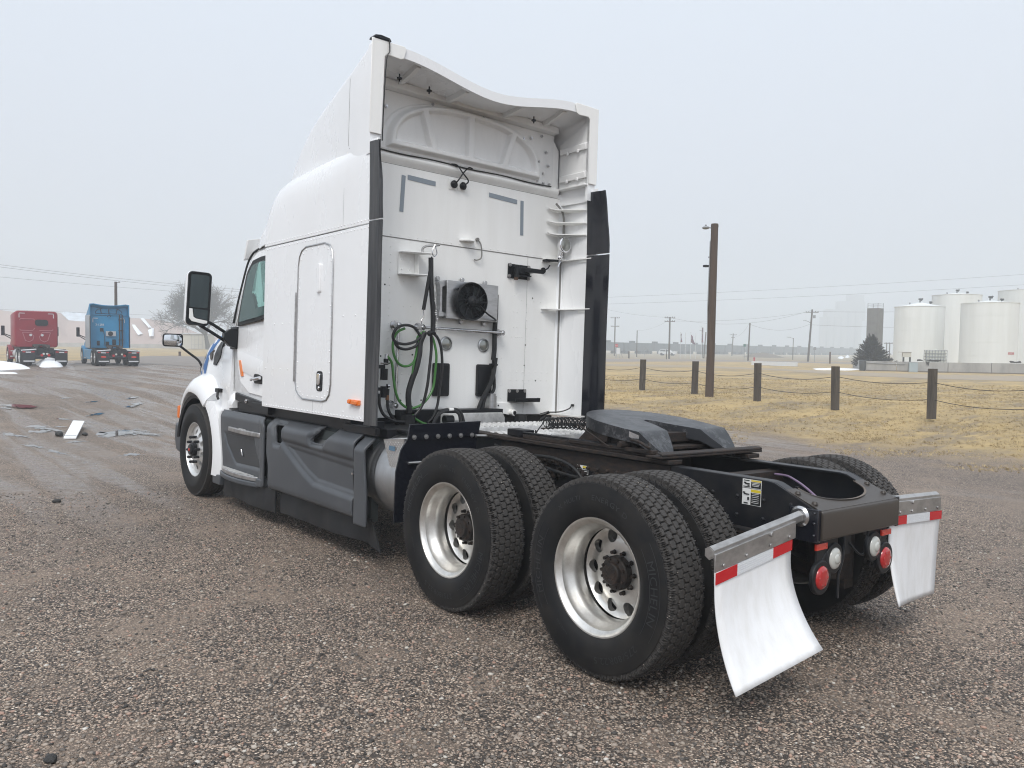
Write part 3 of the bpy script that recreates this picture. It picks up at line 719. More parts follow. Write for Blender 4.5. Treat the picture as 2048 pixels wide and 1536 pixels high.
# ---- fuel tank with its diamond plate steps
B = MB(); B.lathe([(.06, 1.905), (.20, 1.912), (.27, 1.93), (.298, 1.955), (.304, 1.985), (.304, 3.9), (.28, 3.95)], (0, .815, .708), 'X', 64)
B.tube([(2.02, .815+.309*math.sin(a), .708+.309*math.cos(a)) for a in np.linspace(0, 2*math.pi, 49)], .003, 4)
tk = B.build('fuel_tank', 'tank_metal', truck, ang=25)
B = MB(); B.loft([[(2.42, .815+.312*math.sin(a), .708+.312*math.cos(a)) for a in np.linspace(-.6, 2.4, 30)], [(2.36, .815+.312*math.sin(a), .708+.312*math.cos(a)) for a in np.linspace(-.6, 2.4, 30)]], False, False); B.build('tank_strap', 'brushed', tk)
def diamond(B, quad, nu, nv, t_=.0025, s=.0055):
    a, b_, c, d = [Vector(p) for p in quad]; nrm = (b_-a).cross(d-a).normalized()
    for j in range(nv):
        for i in range(nu):
            u_ = (i+.5)/nu; v_ = (j+.5)/nv; p = a*(1-u_)*(1-v_)+b_*u_*(1-v_)+c*u_*v_+d*(1-u_)*v_
            e1 = (b_-a).normalized(); e2 = (d-a).normalized(); di = (e1+e2) if (i+j) % 2 else (e1-e2); di.normalize(); pe = di.cross(nrm)
            B.add([p+di*s*1.7, p+pe*s*.42, p-di*s*1.7, p-pe*s*.42, p+nrm*t_], [(0, 1, 4), (1, 2, 4), (2, 3, 4), (3, 0, 4)])
B = MB(); A1 = [(2.235, 1.125, .995), (1.955, 1.125, 1.022), (1.955, 1.10, .765), (2.155, 1.10, .755)]
B.loft([[Vector(p) for p in A1], [Vector(p)+Vector((0, -.025, 0)) for p in A1]])
B.prism([(2.235, .995), (1.955, 1.022), (1.955, 1.016), (2.235, .989)], 'Y', 1.10, .86)
B.add([(1.955, 1.125, 1.022), (1.955, .93, 1.022), (1.955, 1.07, .80), (1.955, 1.10, .765)], [(0, 1, 2, 3)])
sb = B.build('tank_step', 'diamond', tk, smooth=False)
B = MB(); diamond(B, [(2.225, 1.1262, .985), (1.965, 1.1262, 1.005), (1.965, 1.102, .775), (2.15, 1.102, .765)][::-1], 14, 15)
diamond(B, [(2.23, .88, .997), (2.23, 1.11, .997), (1.96, 1.11, 1.023), (1.96, .88, 1.023)], 10, 10); diamond(B, [(1.954, 1.115, 1.01), (1.954, .95, 1.01), (1.954, 1.06, .81), (1.954, 1.10, .79)], 7, 9)
B.build('tread_pattern', 'diamond', sb, smooth=False)
B = MB(); B.box((2.15, 1.1265, .925), (2.07, 1.1290, .958)); B.build('maker_label', 'sticker_blue', sb, smooth=False)
# ================================================================== SLEEPER
def side_top(x): return float(np.interp(x, [2.40, 2.78, 3.3, 3.88, 4.1, 4.22, 4.32, 4.37, 4.40], [3.20, 3.20, 3.19, 3.175, 3.15, 3.11, 3.04, 2.97, 2.90]))
def side_sec(x, s, z0, top, th, W=1.17):
    if top: 
        z1 = side_top(x); q_ = float(np.interp(x, [2.4, 2.9, 3.6], [.25, .55, 1.0])); o = [(W, z0), (W, z1-.30), (W-.006*q_, z1-.20), (W-.020*q_, z1-.11), (W-.048*q_, z1-.045), (W-.09*q_, z1-.010), (W-(.15 if x > 2.86 else .028), z1)]
        i = [(W-.15, z1-.03), (W-.10, z1-.045), (W-th-.03, z1-.12), (W-th, z1-.25), (W-th, z0)] if x > 2.86 else [(W-th, z1-.03), (W-th, z1-.06), (W-th, z1-.12), (W-th, z1-.25), (W-th, z0)]
    else: o = [(W, z0), (W, z0+.5), (W, 2.566)]; i = [(W-th, 2.566), (W-th, z0+.5), (W-th, z0)]
    return [(x, s*y, z) for y, z in o+i]
for s in (1, -1):
    B = MB(); xs = [2.40, 2.6, 2.84, 2.89, 3.3, 3.7, 4.0, 4.15, 4.22, 4.28, 4.33, 4.37, 4.395]
    B.loft([side_sec(x, s, 2.574, True, .03 if x < 2.86 else .10) for x in xs])
    if s > 0: B.rivets([(x, s*1.17, 2.60) for x in np.arange(2.46, 4.38, .0533)], 'Y', s)
    up = B.build('upper_side_panel', 'white_paint', truck, bev=.003, ang=50)
    B = MB(); B.box((2.86, s*1.1705, 2.60), (2.8625, s*1.1706, 2.89)) if s > 0 else None
    if s > 0: B.build('panel_seam', 'seam_grey', up, smooth=False)
    B = MB(); B.loft([side_sec(x, s, 1.105, False, .03 if x < 2.86 else .10) for x in (2.40, 2.84, 2.89, 4.0, 4.375)])
    if s > 0:
        pts = [(x, 2.545) for x in np.arange(2.46, 4.38, .0533)]+[(x, 1.125) for x in np.arange(2.45, 4.36, .0533)]+[(2.42, z) for z in np.arange(1.3, 2.5, .3)]
        pts += [(2.43, 1.9), (2.62, 1.9), (2.82, 1.9), (3.80, 1.86), (3.96, 1.86), (4.13, 1.86), (4.3, 1.86), (4.3, 1.46), (4.14, 1.46), (3.98, 1.46), (3.82, 1.46), (2.52, 1.135), (2.78, 1.16), (3.0, 2.53)]
        B.rivets([(x, 1.17, z) for x, z in pts], 'Y', 1)
        B.rivets([(3.34, 1.17, z) for z in ()], 'Y', 1)
    lo = B.build('lower_side_panel', 'white_paint', truck, bev=.003, ang=50)
    if s > 0:
        B = MB(); B.box((3.31, 1.1703, 2.50), (3.313, 1.1704, 2.566)); B.box((3.31, 1.1703, 1.11), (3.313, 1.1704, 1.22)); B.build('panel_seam', 'seam_grey', lo, smooth=False)
# access hatch on the left
loop = [(3.60, 1.31), (3.645, 1.62), (3.645, 2.33), (3.625, 2.41), (3.58, 2.465), (3.50, 2.495), (3.16, 2.495), (3.07, 2.47), (3.025, 2.42), (3.005, 2.34), (2.990, 1.36), (3.01, 1.28), (3.06, 1.235), (3.14, 1.22), (3.42, 1.222), (3.52, 1.235), (3.575, 1.265)]
loop = [(3.645 if 3.59 < a < 3.65 and 1.3 < b_ < 2.34 else a, b_) for a, b_ in loop]
loop = [(3.645, 1.35), (3.645, 2.33), (3.625, 2.42), (3.58, 2.47), (3.50, 2.495), (3.16, 2.495), (3.07, 2.47), (3.025, 2.42), (3.005, 2.34), (2.995, 1.36), (3.015, 1.28), (3.065, 1.235), (3.14, 1.22), (3.50, 1.222), (3.58, 1.25), (3.63, 1.29)]
B = MB(); B.prism(loop, 'Y', 1.165, 1.1735)
cx_, cz_ = 3.32, 1.86
rp_ = []
for i in range(len(loop)):
    a, b_ = loop[i], loop[(i+1) % len(loop)]; d_ = math.hypot(b_[0]-a[0], b_[1]-a[1]); k = max(1, int(d_/.085))
    for j in range(k):
        x = a[0]+(b_[0]-a[0])*j/k; z = a[1]+(b_[1]-a[1])*j/k; dx, dz = cx_-x, cz_-z
        x2 = x+.028*(1 if dx > 0 else -1)*(abs(dx) > .2); z2 = z+.028*(1 if dz > 0 else -1)*(abs(dz) > .55); rp_.append((x2, 1.1735, z2))
B.rivets(rp_, 'Y', 1)
ht = B.build('hatch_door', 'white_paint', truck, bev=.003)
B = MB(); B.tube([(x, 1.174, z) for x, z in loop]+[(loop[0][0], 1.174, loop[0][1])], .0075, 6); B.build('hatch_rim', 'brushed', ht)
B = MB(); B.tube([(3.665, 1.178, 1.36), (3.665, 1.178, 2.12)], .011, 8)
for k in range(22): B.cyl((3.665, 1.178, 1.37+k*.034), (3.665, 1.178, 1.372+k*.034), .013, 8)
B.build('hinge', 'galvanised', ht)
B = MB(); B.prism(rrect(3.205, 3.262, 2.10, 2.335, .018, 4), 'Y', 1.17, 1.192); B.build('hatch_grip', 'white_paint', ht, bev=.005)
B = MB(); B.prism(rrect(3.135, 3.245, 1.298, 1.462, .03, 5), 'Y', 1.17, 1.1775); lt = B.build('latch_bezel', 'black_plastic', ht, bev=.003)
B = MB(); B.prism(rrect(3.165, 3.215, 1.35, 1.445, .018, 5), 'Y', 1.172, 1.190); B.cyl((3.19, 1.172, 1.325), (3.19, 1.186, 1.325), .014, 14); B.build('latch', 'chrome', lt, bev=.004)
B = MB(); B.prism([(2.505, 1.225), (2.52, 1.218), (2.66, 1.228), (2.66, 1.265), (2.505, 1.262)], 'Y', 1.17, 1.195); B.box((2.62, 1.195, 1.232), (2.655, 1.206, 1.26)); B.box((2.515, 1.195, 1.228), (2.60, 1.204, 1.256)); B.build('amber_marker', 'amber_lens', truck, bev=.004)

# body box behind the side panels, roof of the sleeper, rear wall
B = MB(); B.box((2.882, -1.065, 1.12), (4.36, 1.065, 2.85)); B.box((2.95, -.98, 2.85), (4.2, .98, 3.15)); B.build('sleeper_body', 'white_paint', truck)
wall = [(1.14, 1.095), (.70, 1.10), (.695, 1.168), (-.395, 1.168), (-.40, 1.20), (-.62, 1.20), (-.625, 1.108), (-1.14, 1.10), (-1.14, 3.18), (-1.07, 3.20), (-1.07, 3.60), (-.98, 3.715), (.98, 3.715), (1.07, 3.60), (1.07, 3.20), (1.14, 3.18)]
B = MB(); B.prism(wall, 'X', 2.87, 2.885)
z_ = lambda y: 2.558
riv = [(2.87, y, 2.59) for y in np.arange(-1.05, 1.1, .085)]+[(2.87, y, 1.185) for y in np.arange(-.36, .70, .062)]
riv += [(2.87, .735, z) for z in np.arange(1.25, 2.5, .062)]+[(2.87, .87, z) for z in np.arange(1.2, 2.5, .15)]+[(2.87, -.735, z) for z in np.arange(1.18, 2.5, .073)]
riv += [(2.87, .60, z) for z in (1.30, 1.46, 1.62, 2.02, 2.22, 2.36)]+[(2.87, .53, z) for z in (1.30, 1.46, 1.62, 1.9, 2.02, 2.36)]+[(2.87, -.455, z) for z in np.arange(1.26, 1.95, .12)]
riv += [(2.87, y, z) for z in (1.50, 1.425) for y in np.arange(-.56, -1.06, -.075)]+[(2.87, y, 1.82) for y in (-.56, -.61, -.635, -.66, -.685, -.85, -.93)]
riv += [(2.87, y, z) for z in (2.2, 2.05, 1.91) for y in (-.58, -.62)]+[(2.87, y, 2.16) for y in (-.67, -.82, -.90)]+[(2.87, y, 1.12) for y in np.arange(-.68, -1.1, -.09)]
B.rivets(riv, 'X', -1, .0062, .004)
rw = B.build('rear_wall', 'white_wall', truck)
B = MB(); B.box((2.8695, -1.12, 2.5645), (2.8675, 1.12, 2.5725)); B.box((2.8695, -1.10, 3.155), (2.8685, 1.1, 3.158))
B.box((2.8695, -.728, 1.12), (2.8688, -.726, 2.56)); B.build('wall_seam', 'seam_grey', rw, smooth=False)
B = MB(); B.rivets([(2.87, y, z) for y, z in ((.78, 2.18), (.80, 1.60), (.50, 1.62), (-.80, 2.19), (-.73, 1.75), (-.725, 1.56), (-.87, 1.42), (.6, 1.24), (.40, 1.24))], 'X', -1, .008, .002); B.build('wall_bolts', 'black_plastic', rw)
# rounded step under the roof panel
B = MB(); prof = [(2.87, 3.16), (2.852, 3.185), (2.835, 3.205), (2.835, 3.235), (2.86, 3.25), (2.87, 3.25)]
B.prism(prof, 'Y', -1.06, 1.08); B.build('roof_sill', 'white_wall', rw, ang=60)
B = MB(); B.tube([(2.83, y, 3.243-.004*math.cos(y*9)) for y in np.linspace(1.05, -.95, 24)], .006, 6); B.build('wall_cable', 'hose_black', rw)
# embossed upper panel
def sup(y, z, a, z0, z1, n=2.6):
    """inside test -> signed distance-like value for a flat bottomed arch"""
    yy = abs(y)/a; zz_ = max(0, (z-z0))/(z1-z0); f = (yy**n+zz_**n)**(1/n)
    return np.minimum((1-f)*min(a, z1-z0)*1.1, z-z0)
ny, nz = 420, 110; ys = np.linspace(-1.0, 1.0, ny); zs = np.linspace(3.255, 3.735, nz); YY, ZZ = np.meshgrid(ys, zs)
def arch(YY, ZZ, a, z0, z1, n):
    yy = np.abs(YY)/a; z2 = np.clip(ZZ-z0, 0, None)/(z1-z0); f = (yy**n+z2**n)**(1/n); gr = min(a, z1-z0)*1.15
    return np.minimum((1-f)*gr, ZZ-z0)
ss = lambda d, w_: np.clip(d/w_+.5, 0, 1)**2*(3-2*np.clip(d/w_+.5, 0, 1))
plate = arch(YY, ZZ, .865, 3.262, 3.735, 2.6); ring = arch(YY, ZZ, .80, 3.292, 3.715, 2.5); win = arch(YY, ZZ, .735, 3.345, 3.672, 2.4)
dpt = -.012*ss(plate, .008)-.050*ss(ring, .030)
def seg(y0, z0, y1, z1): # distance to slanted strut line
    dx, dz = y1-y0, z1-z0; L_ = math.hypot(dx, dz); return np.abs((YY-y0)*dz-(ZZ-z0)*dx)/L_
strut = np.minimum(np.minimum(seg(.36, 3.30, .50, 3.70), seg(-.36, 3.30, -.50, 3.70)), seg(0, 3.2, 0, 3.8))
w_ = np.minimum(win, strut-.034)
dpt = dpt+.046*ss(w_, .024)
vs = np.stack([2.868+dpt, YY, ZZ], -1).reshape(-1, 3); i = np.arange(nz-1)[:, None]*ny+np.arange(ny-1)[None]
fs = np.stack([i, i+1, i+ny+1, i+ny], -1).reshape(-1, 4)
B = MB(); B.add(vs.tolist(), fs.tolist()); B.build('embossed_panel', 'white_inner', rw, ang=80)
B = MB()
for y, z in ((.82, 3.60), (.38, 3.715), (-.15, 3.718), (-.62, 3.63), (-.71, 3.655), (-.90, 3.56), (-.81, 3.46), (-.84, 3.70), (-.87, 3.36), (-.80, 3.28), (-.88, 3.27), (-.95, 3.27), (-.93, 3.44)):
    B.cyl((2.866, y, z), (2.850, y, z), .0125, 12); B.cyl((2.850, y, z), (2.846, y, z), .007, 8)
B.build('panel_screws', 'steel', rw)

# ---- roof fairing
def ridge(x): return float(np.interp(x, [2.46, 2.54, 2.64, 2.81, 3.0, 3.18, 3.50, 3.80, 4.0, 4.2, 4.5, 4.8, 5.1, 5.4], [3.925, 3.915, 3.875, 3.83, 3.80, 3.765, 3.70, 3.61, 3.52, 3.40, 3.18, 2.95, 2.76, 2.64]))
def halfw(x): return float(np.interp(x, [2.46, 2.7, 3.0, 3.4, 3.8, 4.2, 4.6, 5.4], [1.165, 1.158, 1.125, 1.075, 1.025, .975, .91, .80]))
def roof_sec(x, off=0, n=34):
    W_ = halfw(x)-off; zt_ = ridge(x)-off; k = min(1, max(0, (3.1-x)/.6)); sag = .12*k; cr = .04+.05*(1-k); pts = []
    zb = side_top(x)-.11 if x < 4.05 else 3.05-(x-4.05)*.6
    lift = (1-k)*.05
    pts.append((W_, zb)); pts.append((W_, zb+(zt_-cr-zb)*.5))
    for j in range(7):
        a = math.pi/2*j/6; pts.append((W_-cr+cr*math.cos(a), zt_-cr+cr*math.sin(a)))
    hw = W_-cr
    for j in range(1, n):
        y = hw*(1-2*j/n); t_ = abs(y)/hw; u_ = min(1, max(0, (t_-.0)/.80)); bow = u_*u_*(3-2*u_)
        pts.append((y, zt_-sag*(1-bow)+lift*(1-t_**2)))
    r_ = [(-a, b_) for a, b_ in pts[:9][::-1]]
    return [(x, a, b_) for a, b_ in pts+r_]
xs = [2.48, 2.54, 2.60, 2.66, 2.74, 2.85, 3.0, 3.2, 3.4, 3.6, 3.8, 4.0, 4.2, 4.35, 4.5, 4.62]
B = MB(); outer = [roof_sec(x) for x in xs]; inner = [roof_sec(x, .035) for x in xs]
B.loft(outer, False, False); B.loft([[p for p in s_] for s_ in inner], False, False)
rf = B.build('roof_fairing', 'white_paint', truck, ang=45)
# rear lip: a folded flange along the opening
o_ = roof_sec(2.478, -.004); i_ = roof_sec(2.478, .0)
def lip_inner(s_, d):
    out_ = []
    for k, (x, y, z) in enumerate(s_):
        out_.append((x, y, z))
    return out_
sec_o = roof_sec(2.475, -.006)
W_ = 1.176
inn = []
for (x, y, z) in sec_o:
    yy = max(-1.085, min(1.085, y)); inn.append((x, yy, min(z-.075, 3.93) if abs(y) < 1.15 else min(z, 3.85)))
B = MB(); B.loft([sec_o, inn], False, False); B.loft([[(x+.035, y, z) for x, y, z in inn], inn], False, False)
B.loft([[(x+.03, y, z) for x, y, z in roof_sec(2.50, -.006)], sec_o], False, False)
B.build('roof_lip', 'white_paint', rf, ang=40)
for s in (1, -1): # corner caps
    B = MB(); pts = [(s*1.182, 3.934), (s*.90, 3.936), (s*.885, 3.92), (s*.905, 3.845), (s*.935, 3.832), (s*1.05, 3.838), (s*1.07, 3.82), (s*1.082, 3.24), (s*1.182, 3.24)]
    B.prism(pts, 'X', 2.462, 2.470); B.build('corner_cap', 'white_wall', rf, bev=.004)
B = MB(); B.prism([(2.49, 3.925), (2.74, 3.83), (2.74, 3.86), (2.62, 3.94), (2.50, 3.965)], 'Y', 1.12, 1.165)
B = MB(); B.prism([(1.165, 3.937), (1.158, 3.957), (1.11, 3.966), (1.035, 3.960), (1.020, 3.938)], 'X', 2.455, 2.54); B.build('roof_cap', 'black_plastic', rf, bev=.004)
B = MB(); B.tube([(2.452, 1.045, 3.955), (2.450, 1.04, 3.86), (2.455, 1.06, 3.80), (2.47, 1.065, 3.5), (2.47, 1.07, 3.20)], .005, 6, smooth=3); B.build('antenna_wire', 'hose_black', rf)
# ribs and ledges on the inside
def inz(x, y):
    s_ = roof_sec(x, .035); z = np.interp(y, [p[1] for p in s_[::-1]][8:-8], [p[2] for p in s_[::-1]][8:-8]); return float(z)
for y in (.73, .26, -.34, -.82):
    B = MB(); a = []
    for x in (2.53, 2.62, 2.72, 2.85):
        z = inz(x, y)
        a.append([(x, y+.028, z+.01), (x, y+.02, z-.035), (x, y-.02, z-.035), (x, y-.028, z+.01)])
    B.loft(a); B.build('ceiling_rib', 'white_inner', rf, bev=.004)
B = MB(); B.prism([(2.868, 3.735), (2.80, 3.745), (2.80, 3.80), (2.868, 3.84)], 'Y', -1.0, 1.0); B.build('ceiling_ledge', 'white_inner', rf, bev=.005)
for y, z in ((.80, 3.79), (.52, 3.76), (-.60, 3.765)): B = MB(); B.cyl((2.70, y, z+.03), (2.70, y, z-.03), .006, 6); B.cyl((2.70, y, z), (2.70, y, z-.01), .022, 10); B.build('ceiling_plug', 'black_plastic', rf)
s = -1
for z in (3.60, 3.34):
    B = MB(); B.prism([(-1.10, z-.03), (-1.06, z-.045), (-1.055, z+.015), (-1.10, z+.03)], 'X', 2.50, 2.84)
    for x in (2.58, 2.72): B.box((x, -1.065, z-.06), (x+.025, -1.045, z-.028))
    B.build('inner_rail', 'white_inner', rf, bev=.006)
B = MB(); B.box((2.48, -1.135, 3.225), (2.87, -1.05, 3.245)); B.build('inner_rail', 'white_inner', rf, bev=.006)
for s in (1, -1): B = MB(); B.prism([(2.485, 3.24), (2.87, 3.24), (2.87, 3.66), (2.60, 3.76), (2.485, 3.83)], 'Y', s*1.095, s*1.085); B.build('fairing_lining', 'white_inner', rf)
B = MB(); B.box((2.865, halfw(2.865)+.0005, 3.22), (2.868, halfw(2.868)+.0015, 3.74)); B.build('fairing_seam', 'seam_grey', rf, smooth=False)

# ---- inside of the right extender: ribs and brackets
for z, x0 in ((3.03, 2.52), (2.91, 2.52), (2.80, 2.52)):
    B = MB(); B.add([(2.86, -.93, z+.02), (2.86, -1.14, z), (x0, -1.14, z-.02), (x0, -1.115, z-.01), (2.80, -1.02, z+.01), (2.84, -.95, z+.018)]+[(2.86, -.93, z+.012), (2.86, -1.14, z-.008), (x0, -1.14, z-.028), (x0, -1.115, z-.018), (2.80, -1.02, z+.002), (2.84, -.95, z+.01)], [(0,1,2,3,4,5), (6,7,8,9,10,11), (2,3,9,8), (3,4,10,9), (4,5,11,10)]); B.build('extender_rib', 'white_wall', rw)
for z in (2.565, 2.10):
    B = MB(); B.prism([(2.44, -1.14), (2.86, -1.14), (2.86, -.90), (2.84, -.90), (2.74, -1.09), (2.44, -1.125)], 'Z', z-.004, z+.004)
    B.box((2.862, -.90, z-.03), (2.868, -1.00, z-.002)); B.box((2.45, -1.137, z-.03), (2.60, -1.131, z-.002)); B.build('extender_rib', 'white_wall', rw)
B = MB(); B.box((2.45, -1.12, 1.10), (2.85, -1.05, 1.112)); B.build('extender_foot', 'white_wall', rw)
B = MB(); B.tube([(2.855, -1.128, 1.11), (2.855, -1.128, 2.56)], .012, 6); B.tube([(2.83, -1.02, 3.10), (2.80, -1.09, 3.0), (2.82, -1.12, 2.8), (2.84, -1.128, 2.6)], .010, 6, smooth=4); B.build('corner_seal', 'seam_grey', rw)

# ---- rubber side extenders
def ext(s, z0, z1, flare=0):
    B = MB(); p0 = [(2.44, 1.178), (2.40, 1.176), (2.37, 1.172), (2.345, 1.164), (2.32, 1.166), (2.295, 1.156)] if s > 0 else [(2.50, 1.136), (2.44, 1.137), (2.38, 1.141), (2.34, 1.150), (2.28, 1.154), (2.235, 1.150)]
    a = []
    for t_ in np.linspace(0, 1, 9):
        z = z0+(z1-z0)*t_; dx = flare*t_**1.5; wv = .003*math.sin(t_*9)
        o = [(x-dx*(-1 if x < 2.3 else -.3), (y+.0*t_+(wv if x < 2.35 else 0))*s, z) for x, y in p0]; i = [(x, y-.012*s, zz) for x, y, zz in o[::-1]]
        a.append(o+i)
    B.loft(a); return B
for s in (1, -1):
    e1 = ext(s, 1.085, 2.585, 0).build('side_extender', 'grey_rubber' if s > 0 else 'gloss_black', truck, ang=20)
    e2 = ext(s, 2.597, 3.17, .075).build('side_extender', 'grey_rubber' if s > 0 else 'gloss_black', truck, ang=20)

# ================================================================== EQUIPMENT ON THE REAR WALL
XW = 2.87
for pts in ([(.665, 2.785), (.652, 3.085), (.615, 3.082), (.628, 2.785)], [(.595, 3.095), (.32, 3.085), (.32, 3.045), (.595, 3.055)], [(-.25, 3.085), (-.575, 3.07), (-.575, 3.03), (-.25, 3.045)], [(-.615, 3.07), (-.652, 3.07), (-.660, 2.755), (-.622, 2.755)]):
    B = MB(); B.prism(pts, 'X', 2.868, 2.8665); B.build('reflective_mark', 'tape_grey', rw, smooth=False)
B = MB(); 
for y in (.145, .05):
    B.box((2.868, y-.042, 3.045), (2.862, y+.042, 3.135))
sk = B.build('socket_plate', 'white_wall', rw, bev=.004)
for y in (.145, .05):
    B = MB(); B.lathe([(.030, 2.862), (.034, 2.845), (.026, 2.835), (.012, 2.82)], (0, y-.003, 3.09), 'X', 18)
    y2 = .02 if y > .1 else .14
    B.tube([(2.825, y-.003, 3.095), (2.80, y-.02, 3.13), (2.80, (y+y2)/2, 3.19), (2.815, y2, 3.245), (2.83, y2+(.05 if y2 > .1 else -.05), 3.25)], .006, 6, smooth=5); B.build('socket_plug', 'black_plastic', sk)
# white bracket box with hook
B = MB(); B.box((2.868, .50, 2.28), (2.862, .665, 2.455)); B.prism([(2.868, .665), (2.868, .46), (2.72, .40), (2.72, .50), (2.80, .665)], 'Z', 2.452, 2.460); B.prism([(2.868, .665), (2.868, .46), (2.72, .40), (2.72, .50), (2.80, .665)], 'Z', 2.272, 2.280); B.box((2.862, .503, 2.28), (2.80, .509, 2.455))
B.rivets([(2.862, y, z) for y in (.63, .55) for z in (2.40, 2.32)], 'X', -1, .012, .006); bk = B.build('tender_bracket', 'white_wall', rw, bev=.002)
B = MB(); B.tube([(2.76, .50, 2.46), (2.76, .50, 2.49), (2.75, .47, 2.515), (2.73, .40, 2.525), (2.72, .36, 2.535)], .010, 8, smooth=4); B.build('hook_arm', 'galvanised', bk)
XH = 2.72
def wallpath(name, pts, r, m_, X_=XH, par=None, sm=6, n=8, wob=0):
    B = MB(); B.tube([(X_+wob*math.sin(i*1.7), y, z) for i, (y, z) in enumerate(pts)], r, n, smooth=sm); return B.build(name, m_, par or rw)
B = MB(); B.tube([(XH, .405, 2.53), (XH, .425, 2.49), (XH, .43, 2.455), (XH, .41, 2.435), (XH, .385, 2.46), (XH, .395, 2.50), (XH, .405, 2.53)], .005, 6, smooth=4); hk = B.build('snap_hook', 'steel', rw)
pq = lambda pts: [(y-.03, z) for y, z in pts]
B = MB(); B.tube([(XH, .44, 2.345), (XH, .50, 1.99)], .0155, 10); B.tube([(XH, .435, 2.43), (XH, .44, 2.345)], .006, 6); B.lathe([(.018, -.004), (.022, 0), (.018, .004)], (XH, .44, 2.36), 'X', 14)
B.build('spring_cover', 'black_rubber', rw)
B = MB(); B.tube([(XH, .50, 1.99), (XH, .495, 1.94), (XH, .52, 1.90), (XH, .51, 1.87)], .005, 6); B.build('snap_link', 'steel', rw)
wallpath('hose_bundle', pq([(.473, 2.42), (.462, 2.19), (.437, 1.983), (.432, 1.816)]), .021, 'hose_black')
B = MB()
for k in range(26):
    t_ = k/25; B.box((XH-.02, .432-.035*t_-.028, 2.20-.40*t_), (XH-.024, .432-.035*t_-.022+.012*math.sin(k), 2.192-.40*t_))
B.build('bundle_label', 'sticker_white', rw, smooth=False)
gA = [(0.817, 1.6), (0.768, 1.545), (0.753, 1.424), (0.731, 1.312), (0.681, 1.23), (0.596, 1.183), (0.499, 1.203), (0.426, 1.26), (0.366, 1.355), (0.352, 1.482), (0.351, 1.619), (0.38, 1.745), (0.42, 1.806)]
gB = [(0.654, 1.83), (0.724, 1.791), (0.762, 1.708), (0.753, 1.617), (0.704, 1.547), (0.637, 1.523), (0.572, 1.55), (0.538, 1.624), (0.528, 1.707), (0.524, 1.77), (0.47, 1.814)]
gC = [(0.524, 1.77), (0.538, 1.634), (0.565, 1.53), (0.575, 1.457)]
gD = [(0.56, 1.13), (0.544, 1.104), (0.481, 1.066), (0.431, 1.049)]
b1 = [(0.519, 1.78), (0.57, 1.84), (0.655, 1.856), (0.737, 1.831), (0.77, 1.768), (0.745, 1.719), (0.661, 1.702), (0.566, 1.726), (0.506, 1.771), (0.458, 1.809)]
b2 = [(0.757, 1.728), (0.72, 1.679), (0.648, 1.661), (0.564, 1.685), (0.529, 1.718)]
b3 = [(0.47, 1.804), (0.504, 1.719), (0.514, 1.635), (0.54, 1.52), (0.579, 1.405), (0.605, 1.291), (0.594, 1.146)]
b4 = [(0.414, 1.796), (0.403, 1.67), (0.422, 1.502), (0.442, 1.354), (0.474, 1.218), (0.545, 1.125), (0.628, 1.08), (0.736, 1.082), (0.831, 1.129), (0.879, 1.211), (0.888, 1.301)]
b5 = [(0.408, 1.812), (0.343, 1.768), (0.308, 1.674), (0.296, 1.515), (0.309, 1.355), (0.323, 1.217), (0.37, 1.112), (0.419, 1.065)]
b6 = [(0.8, 1.34), (0.80, 1.261), (0.791, 1.169), (0.736, 1.087), (0.674, 1.024), (.60, .99)]
for pts, r_, X_ in ((gA, .0105, 2.74), (gB, .0105, 2.75), (gC, .0105, 2.745), (gD, .0105, 2.74)): wallpath('air_hose', pts, r_, 'hose_green', X_, wob=.006, n=10)
for pts, r_, X_ in ((b1, .0115, 2.735), (b2, .0115, 2.74), (b3, .024, 2.742), (b4, .0125, 2.728), (b5, .0115, 2.73), (b6, .013, 2.74)): wallpath('air_hose', pts, r_, 'hose_black', X_, wob=.006, n=10)
wallpath('air_hose', [(.52, 1.06), (0.495, 1.121), (0.423, 1.171), (0.348, 1.18), (0.271, 1.148), (0.25, 1.06)], .013, 'hose_black', 2.5)
wallpath('air_hose', [(.50, 1.07), (0.447, 1.161), (0.348, 1.185), (0.246, 1.168), (0.198, 1.06)], .013, 'hose_black', 2.52)
B = MB(); B.cyl((2.50, .375, 1.185), (2.50, .330, 1.185), .015, 12); B.build('hose_tag', 'sticker_white', rw)
B = MB(); B.sphere((2.72, .43, 1.80), .026, 10, 8); B.tube([(2.70, .46, 1.79), (2.70, .41, 1.815), (2.70, .39, 1.80)], .010, 8); B.build('hose_tie', 'black_rubber', rw)
# gladhand valve block on the left edge
B = MB(); B.box((2.78, .87, 1.30), (2.86, .90, 1.53)); B.cyl((2.75, .835, 1.50), (2.75, .835, 1.41), .030, 16); B.cyl((2.75, .835, 1.36), (2.75, .835, 1.27), .026, 16); B.box((2.74, .83, 1.50), (2.78, .90, 1.53)); B.box((2.74, .80, 1.325), (2.78, .90, 1.35)); B.cyl((2.75, .82, 1.53), (2.75, .82, 1.58), .02, 14)
gb = B.build('valve_block', 'black_plastic', rw, bev=.003)
B = MB(); B.cyl((2.75, .82, 1.57), (2.75, .815, 1.615), .017, 12); B.tube([(2.75, .87, 1.545), (2.73, .82, 1.54), (2.75, .785, 1.545)], .006, 6); B.cyl((2.74, .81, 1.365), (2.74, .79, 1.365), .016, 10); B.build('fitting', 'steel', gb)
B = MB(); B.cyl((2.745, .802, 1.29), (2.745, .802, 1.25), .015, 12); B.build('brass_fitting', 'copper', gb)
